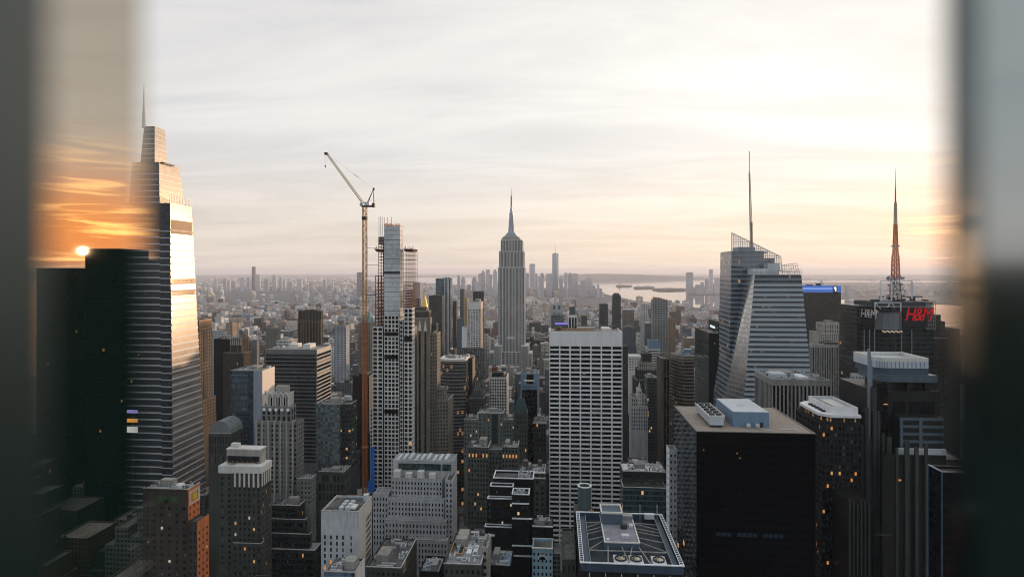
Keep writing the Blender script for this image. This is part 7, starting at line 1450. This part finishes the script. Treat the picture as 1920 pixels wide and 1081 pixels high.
# ------------------------------------------------------------------ the rest of the city
fills = []
cols = [('cream', (0.36, 0.33, 0.285)), ('grey', (0.20, 0.205, 0.205)), ('brown', (0.095, 0.07, 0.052)), ('red brick', (0.17, 0.085, 0.06)), ('white', (0.68, 0.68, 0.67)), ('dark glass', (0.03, 0.04, 0.042)), ('tan', (0.25, 0.19, 0.14)), ('blue grey', (0.13, 0.16, 0.18)), ('pale stone', (0.50, 0.48, 0.45)), ('charcoal', (0.045, 0.048, 0.047))]
CN = [c[0] for c in cols]+['cream', 'grey', 'rose', 'white', 'slate', 'tan', 'blue grey', 'pale']
FM = [facade('fill_'+n.replace(' ', '_'), c, (0.04, 0.045, 0.05) if n != 'dark glass' else (0.03, 0.045, 0.05), bay=(2.6, 3.0, 2.4, 2.8, 3.4, 2.0, 2.6, 2.2, 3.2, 3.0)[i], fl=3.6, fw=(.5, .6, .45, .42, .55, .9, .45, .8, .5, .6)[i], fh=(.5, .5, .5, .48, .5, .75, .5, .6, .55, .55)[i], lit=.006, roofc=((.30, .29, .28), (.18, .18, .18), (.12, .12, .12), (.24, .23, .22), (.40, .40, .40), (.16, .17, .18), (.20, .19, .18), (.25, .26, .27), (.34, .33, .32), (.09, .09, .09))[i], litst=.8) for i, (n, c) in enumerate(cols)]
FM += [facade('far_'+n, c, tuple(v*.45 for v in c), bay=4.5, fl=5, fw=.5, fh=.5, lit=0, roofc=rc, wvar=.35) for n, c, rc in (('cream', (.62, .56, .50), (.42, .40, .38)), ('grey', (.48, .48, .50), (.30, .30, .31)), ('rose', (.42, .32, .30), (.36, .34, .33)), ('white', (.80, .79, .78), (.62, .61, .60)), ('slate', (.24, .25, .27), (.22, .22, .23)), ('tan', (.52, .42, .33), (.46, .44, .42)), ('blue', (.36, .40, .46), (.34, .35, .37)), ('pale', (.68, .65, .62), (.52, .50, .49)))]  # far walls and roofs lightened, putting some haze into their colour
def py_limit(Y):
    pts = ((200, 1095), (345, 1085), (430, 1000), (480, 930), (560, 870), (700, 800), (900, 720), (1200, 655), (1700, 612), (2500, 580), (4000, 556), (6000, 541), (9000, 529), (16000, 521))
    for (a, p), (b_, q) in zip(pts, pts[1:]):
        if Y < b_: f = max(0, (Y-a)/(b_-a)); return p+(q-p)*f
    return 521
def zcap(x0, x1, y):
    pa, pb = pix(x0, y, 0)[0], pix(x1, y, 0)[0]; lim = py_limit(y)
    for h in HERO:
        if h[2] > y+1 and h[5] < pb+1 and h[6] > pa-1 and h[7] > lim and h[8] != 'tree': lim = h[7]
    D = y*cos(DEL)-(x0+x1)/2*sin(DEL); return H-(lim-EY)/F*D
def clash(x0, x1, y0, y1, m=1.5):
    return any(h[0]-m < x1 and h[1]+m > x0 and h[2]-m < y1 and h[3]+m > y0 for h in HERO)
def in_frame(x, y):
    D = y*cos(DEL)-x*sin(DEL)
    if D < 50: return False
    px = CX+F*(x*cos(DEL)+y*sin(DEL))/D; return -40 < px < (2400 if y < 640 else 1960)
def onland(x, y):
    p = pix(x, y, 0)
    sh = ((2400, 760), (1905, 690), (1620, 616), (1500, 598), (1370, 583), (1240, 569), (1185, 562), (1135, 551), (1108, 543), (1000, 541), (862, 538), (846, 531), (765, 530.5), (700, 525), (640, 519.5), (-200, 518.6))
    for (a, ya), (b_, yb) in zip(sh, sh[1:]):
        if b_ <= p[0] <= a: return p[1] > ya+(yb-ya)*((a-p[0])/(a-b_))+.6
    return True
r = random.Random(3)
# Manhattan-like blocks: streets 20 m apart every 80 m, avenues every 280 m
y = 150.0
while y < 4300:
    bd = 62; rows = 2 if y < 2600 else 2
    ax0 = int((gx(-40, y)-300)/280)-1; ax1 = int((gx(1960, y)+300)/280)+1
    for ai in range(ax0, ax1+1):
        xa, xb = -165+280*ai+12, -165+280*(ai+1)-14; 
        for row in range(rows):
            x = xa
            while x < xb-8:
                big = r.random() < .16
                w = r.uniform(26, 46) if big else r.uniform(9, 26); w = min(w, xb-x); d = bd/rows-1.0 if not big else bd/rows-.6; yy = y+row*bd/rows
                if in_frame(x+w/2, yy) and onland(x+w/2, yy) and onland(x+w, yy+d) and not clash(x, x+w, yy, yy+d):
                    mid = max(0, 1-abs(y-900)/1100); lowd = 1 if y < 1900 else .62
                    hh = r.lognormvariate(3.25+.55*mid, .5)*lowd
                    if big: hh = max(hh, r.lognormvariate(3.95+.4*mid, .38)*lowd)
                    if 2300 < y < 3600 and x < -500 and big: hh = r.uniform(38, 60)
                    hh = min(hh, zcap(x, x+w, yy), zcap(x, x+w, yy+d) if yy < 700 else 999, 165)
                    if hh > 7: fills.append((x, x+w-.4, yy, yy+d, hh, r.choice((2, 9, 9, 3, 5, 1)) if y < 640 else (r.choice((0, 0, 1, 1, 2, 3, 4, 4, 5, 6, 7, 7, 8, 8, 9)) if y < 2300 else r.choice((10, 11, 12, 12, 13, 14, 15, 16, 17, 2))), r.random(), big))  # nearest blocks take dark walls that stand in for canyon shade
                x += w
    y += 80
# beyond the island: lower, sparser, larger steps
n0 = len(fills)
def scatter(n, ya, yb, pxa, pxb, hs, sz):
    k = 0
    while k < n:
        k += 1
        u_ = r.random(); Y = 1/((1-u_)/ya+u_/yb); px = r.uniform(pxa, pxb); x = gx(px, Y); w, d = r.uniform(*sz), r.uniform(*sz)
        if not (onland(x, Y) or pxb > 1200): continue
        if clash(x, x+w, Y, Y+d, .5): continue
        hh = min(r.lognormvariate(*hs), zcap(x, x+w, Y))
        if hh > 4: fills.append((x, x+w, Y, Y+d, hh, r.choice((10, 11, 12, 12, 13, 13, 14, 15, 16, 17, 17)), r.random(), False))
scatter(5200, 4300, 11000, -30, 1130, (2.75, .55), (16, 48)); scatter(900, 4300, 9000, 380, 1120, (3.9, .35), (22, 40)); scatter(2600, 9000, 20000, -30, 700, (3.0, .5), (40, 120))
scatter(700, 4700, 6200, 860, 1125, (4.2, .45), (24, 46))
scatter(900, 4300, 5400, 1330, 2000, (2.3, .5), (25, 60)) if False else None
def nj(n, pts, hs, sz):
    for _ in range(n):
        px, py = r.uniform(*pts[0]), r.uniform(*pts[1]); x, Y = G(px, py); w = r.uniform(*sz); hh = min(r.lognormvariate(*hs), H-(max(py-7, 520)-EY)/F*Y)
        if not clash(x, x+w, Y, Y+w, .5): fills.append((x, x+w, Y, Y+w, hh, r.choice((10, 11, 12, 15, 17)), r.random(), False))
nj(700, ((1455, 1990), (531, 556)), (2.6, .5), (20, 70)); nj(260, ((1292, 1450), (540, 550)), (2.9, .5), (20, 50)); nj(160, ((1500, 1950), (521.5, 525)), (2.8, .5), (60, 160)); nj(200, ((1060, 1480), (521, 523)), (2.8, .5), (60, 160))
def shape(mb, f, m=0):
    x0, x1, y0, y1, h, ci, q, big = f; w, d = x1-x0, y1-y0
    if y0 > 3200:
        mb.box(x0, x1, y0, y1, 0, h, m)
        if q > .6: mb.box(x0+w*.3, x0+w*.62, y0+d*.3, y0+d*.7, h, h+min(5, h*.2), m)
        return
    if q < .3 and h > 28:                      # setback top
        k = h*.72; mb.box(x0, x1, y0, y1, 0, k, m); mb.box(x0+w*.14, x1-w*.14, y0+d*.12, y1-d*.12, k, h, m); top = (x0+w*.14, x1-w*.14, y0+d*.12, y1-d*.12, h)
    elif q < .5 and w > 14:                    # L-shaped
        mb.box(x0, x0+w*.55, y0, y1, 0, h, m); mb.box(x0+w*.55+.01, x1, y0+d*.02, y1-d*.35, 0, h*.8, m); top = (x0, x0+w*.55, y0, y1, h)
    else: mb.box(x0, x1, y0, y1, 0, h, m); top = (x0, x1, y0, y1, h)
    a, b_, c, e, z = top; p = .45
    mb.box(a, b_, c, c+p, z, z+1.1, m); mb.box(a, b_, e-p, e, z, z+1.1, m); mb.box(a, a+p, c+p, e-p, z, z+1.1, m); mb.box(b_-p, b_, c+p, e-p, z, z+1.1, m)
    return top
vis = []
for i_, f in enumerate(fills):
    D = f[2]*cos(DEL)-(f[0]+f[1])/2*sin(DEL); cxp, top = pix((f[0]+f[1])/2, f[2], f[4])
    if not 235 < cxp < 1775: continue
    score = F*(f[1]-f[0])/D*min(F*f[4]/D, 60)
    if top > 1075: continue
    # how much of it nearer modelled buildings hide
    hid = any(h[2] < f[2] and h[5] < cxp < h[6] and h[7] > top+14 and pix((h[0]+h[1])/2, h[2], h[4])[1] < top for h in HERO if h[8] != 'tree')
    if hid: continue
    vis.append((score, i_))
vis.sort(reverse=True); chosen = [i_ for s_, i_ in vis[:300]]; cset = set(chosen)
mb = MB()
for i_, f in enumerate(fills):
    if i_ not in cset: shape(mb, f, f[5])
o = mb.build('distant_city_buildings', FM); o['kind'] = 'stuff'; o['label'] = 'mass of countless small city blocks spreading to the skyline'; o['category'] = 'buildings'
LM = [(258, 391, 'the glass skyscraper'), (395, 432, 'the black slab tower'), (433, 480, 'the gothic crowned tower'), (490, 556, 'the deco crown tower'), (557, 607, 'the bronze ribbed tower'), (608, 660, 'the gridded grey office'), (661, 696, 'the crane mast'), (697, 777, 'the unfinished tower'), (778, 812, 'the gilded pyramid roof'), (813, 855, 'the teal glass tower'), (856, 912, 'the white panel tower'), (913, 1000, 'the spire tower'), (1001, 1029, 'the spire tower foot'), (1030, 1085, 'the purple lit strip'), (1086, 1120, 'the ochre capped tower'), (1121, 1166, 'the dark twin towers'), (1167, 1200, 'the glass crowned block'), (1201, 1221, 'the white ribbed tower'), (1222, 1262, 'the pixelated dark tower'), (1263, 1303, 'the octagonal tower'), (1304, 1365, 'the dark green tower'), (1366, 1516, 'the crystal tower'), (1517, 1592, 'the fine ribbed office'), (1593, 1776, 'the letter sign tower')]
seen = {}
r4 = random.Random(9)
for i_ in chosen:
    f = fills[i_]; x0, x1, y0, y1, h, ci, q, big = f; xm, ym = (x0+x1)/2, (y0+y1)/2; px, py = pix(xm, y0, h)
    mid = min(LM, key=lambda l: 0 if l[0] <= px <= l[1] else min(abs(px-l[0]), abs(px-l[1])))
    form = 'stepped' if q < .3 and h > 28 else 'L-shaped' if q < .5 and x1-x0 > 14 and y0 < 3200 else 'broad' if x1-x0 > 26 else 'slender' if h > 2.4*(x1-x0) else 'boxy'
    hgt = 'low' if h < 22 else 'mid-height' if h < 48 else 'tall'; rng = 'close by' if y0 < 560 else 'midway' if y0 < 1100 else 'further back' if y0 < 1900 else 'far back' if y0 < 3000 else 'at the city edge'
    where = ('left of', 'before', 'right of')[0 if px < mid[0]+(mid[1]-mid[0])*.33 else 1 if px < mid[0]+(mid[1]-mid[0])*.67 else 2]
    lab = f'{hgt} {form} {CN[ci]} block {rng} {where} {mid[2]}'
    n_ = seen.get(lab, 0); seen[lab] = n_+1
    if n_: lab += ', ' + ('behind its twin', 'third such one', 'fourth such one', 'fifth such one', 'sixth such one')[min(n_-1, 4)]
    root = bpy.data.objects.new('city_block', None); C.objects.link(root); root.location = (xm, ym, 0); root['_o'] = (xm, ym, 0.0)
    root['label'] = lab; root['category'] = 'building'; root['group'] = 'city blocks between the towers'
    mb = MB(); top = shape(mb, f); mb.build('wall', FM[ci], root)
    if top and y0 < 2200:
        tb = (top[0], top[1], top[2], top[3], 0, top[4]+1); T = Thing.__new__(Thing); T.r = root; T.panes = []; w, d = top[1]-top[0], top[3]-top[2]
        if w > 8: mb = MB(); a = top[0]+w*r4.uniform(.1, .5); c = top[2]+d*r4.uniform(.2, .5); mb.box(a, a+w*.3, c, c+d*.35, top[4]+.02, top[4]+r4.uniform(2.5, 4.5)); mb.build('bulkhead', r4.choice((pale, limed, greyst, tan_)), root)
        if y0 < 1000 and w > 7 and r4.random() < .6: tank(T, top[0]+w*r4.uniform(.6, .85), top[2]+d*r4.uniform(.2, .8), top[4], 1.7, 3.2)
        if y0 < 800: clutter(T, tb, 4, i_, big=False)
# ------------------------------------------------------------------ roads (avenues and cross streets) and kerbed pavements
rd = stone('asphalt', (0.05, 0.05, 0.052), var=.3, sc=.5, streak=False); mb = MB()
for ai in range(-4, 5): x = -165+280*ai; mb.box(x-9, x+9, -300, 4300, .0, .012)
structure(mb.build('avenue', rd)); mb = MB()
yy = 150-18
while yy < 4300: mb.quad((-4200, yy+4, .016), (3000, yy+4, .016), (3000, yy+14, .016), (-4200, yy+14, .016)); yy += 80
structure(mb.build('street', rd)); mb = MB(); lm_ = stone('lane_paint', (0.7, 0.7, 0.66), streak=False)
for ai in range(-2, 3):
    for s_ in (-4.5, 0, 4.5):
        for k in range(120): x = -165+280*ai+s_; mb.quad((x-.08, 100+k*9, .02), (x+.08, 100+k*9, .02), (x+.08, 103+k*9, .02), (x-.08, 103+k*9, .02))
structure(mb.build('lane_markings', lm_))
# ------------------------------------------------------------------ the observation deck's two glass panels the camera looks between
def edge(name, f, base, rough, tint):
    m, t, b = newmat(name); b.inputs['Base Color'].default_value = (*base, 1); b.inputs['Roughness'].default_value = 0.4; b.inputs['Specular IOR Level'].default_value = 0.0
    g = N(t, 'ShaderNodeBsdfGlossy', i_Roughness=rough); g.inputs[0].default_value = (*tint, 1); x = N(t, 'ShaderNodeMixShader', i_0=f); t.links.new(b.outputs[0], x.inputs[1]); t.links.new(g.outputs[0], x.inputs[2]); t.links.new(x.outputs[0], t.nodes['Material Output'].inputs[0]); return m
eflat = edge('polished_edge', .36, (0.001, 0.010, 0.010), 0.006, (1, .93, .82)); edark = edge('smoked_edge', .10, (0.001, 0.008, 0.010), 0.08, (.9, .97, 1))
edull = edge('ground_bevel', .15, (0.004, 0.024, 0.022), 0.35, (1, .93, .82)); eclear = edge('polished_bevel', .66, (0.003, 0.022, 0.02), 0.10, (1, .93, .85))
fg = bpy.data.materials.new('panel_glass'); fg.use_nodes = True; ft = fg.node_tree; tr = N(ft, 'ShaderNodeBsdfTransparent'); tr.inputs[0].default_value = (.86, .93, .91, 1); gl = N(ft, 'ShaderNodeBsdfGlossy', i_Roughness=0.0); lw = N(ft, 'ShaderNodeFresnel', i_IOR=1.5); mx = N(ft, 'ShaderNodeMixShader')
ft.links.new(lw.outputs[0], mx.inputs[0]); ft.links.new(tr.outputs[0], mx.inputs[1]); ft.links.new(gl.outputs[0], mx.inputs[2]); ft.links.new(mx.outputs[0], ft.nodes['Material Output'].inputs[0])
deck = Thing('viewing_deck', 'high viewing deck whose thick glass panels frame the view at both sides', 'viewing deck', 0, 0, H-1.6)
def panel(label, prof, bevel, flat):
    o = MB(); n_ = len(prof); o.v += [(x, y, H-1.42) for x, y in prof]+[(x, y, H+1.0) for x, y in prof]
    for k in range(n_):
        j = (k+1) % n_; o.f.append((k, j, n_+j, n_+k)); o.m.append(0 if abs(prof[k][0]-prof[j][0]) > .5 else 1 if abs(prof[k][0]-prof[j][0]) < 1e-6 else 2)
    o.f.append(tuple(range(n_, 2*n_))); o.m.append(1); o.f.append(tuple(range(n_-1, -1, -1))); o.m.append(1)
    ob = deck.part('glass_panel', [fg, flat, bevel], o); ob['label'] = label
dl, dr = .0385, .0326
panel('glass panel with a dark polished edge mirroring the sunset, left side', [(-dl, .052), (-dl-1.5, .052), (-dl-1.5, .033), (-dl-.012, .033), (-dl-.006, .0365), (-dl, .0418)][::-1], edull, eflat)
panel('glass panel with a dark polished edge, right side', [(dr, .052), (dr, .0482), (dr+.0060, .0425), (dr+.0135, .036), (dr+.022, .033), (dr+1.5, .033), (dr+1.5, .052)][::-1], eclear, edark)
dst = stone('deck_stone', (0.006, 0.013, 0.013))  # near black, to keep what the bevels mirror dark
deck.box('deck_slab', dst, -18, 18, -5, 1.2, H-9, H-1.6); deck.box('floor_channel', steel, -1.6, 1.6, .015, .07, H-1.59, H-1.43); deck.box('unseen_dark_wall', dst, -18, 18, -5.4, -5.02, H-9, H+.1)  # unseen wall added behind the camera to darken the bevel reflections
# ------------------------------------------------------------------ the hazy evening air
hz = bpy.data.materials.new('haze'); hz.use_nodes = True; ht = hz.node_tree; ht.nodes.clear(); ho = N(ht, 'ShaderNodeOutputMaterial'); hv = N(ht, 'ShaderNodeVolumePrincipled')
hv.inputs['Color'].default_value = (0.88, 0.88, 0.97, 1); hv.inputs['Density'].default_value = 0.42e-4; hv.inputs['Anisotropy'].default_value = 0.15; ht.links.new(hv.outputs[0], ho.inputs['Volume'])
mb = MB(); mb.box(-61000, 61000, -9500, 61000, -4.0, 442); o = mb.build('haze', hz); o['kind'] = 'stuff'; o['label'] = 'thin lilac evening haze over the whole city'; o['category'] = 'haze'
for o in list(bpy.data.objects):
    if '_o' in o: del o['_o']
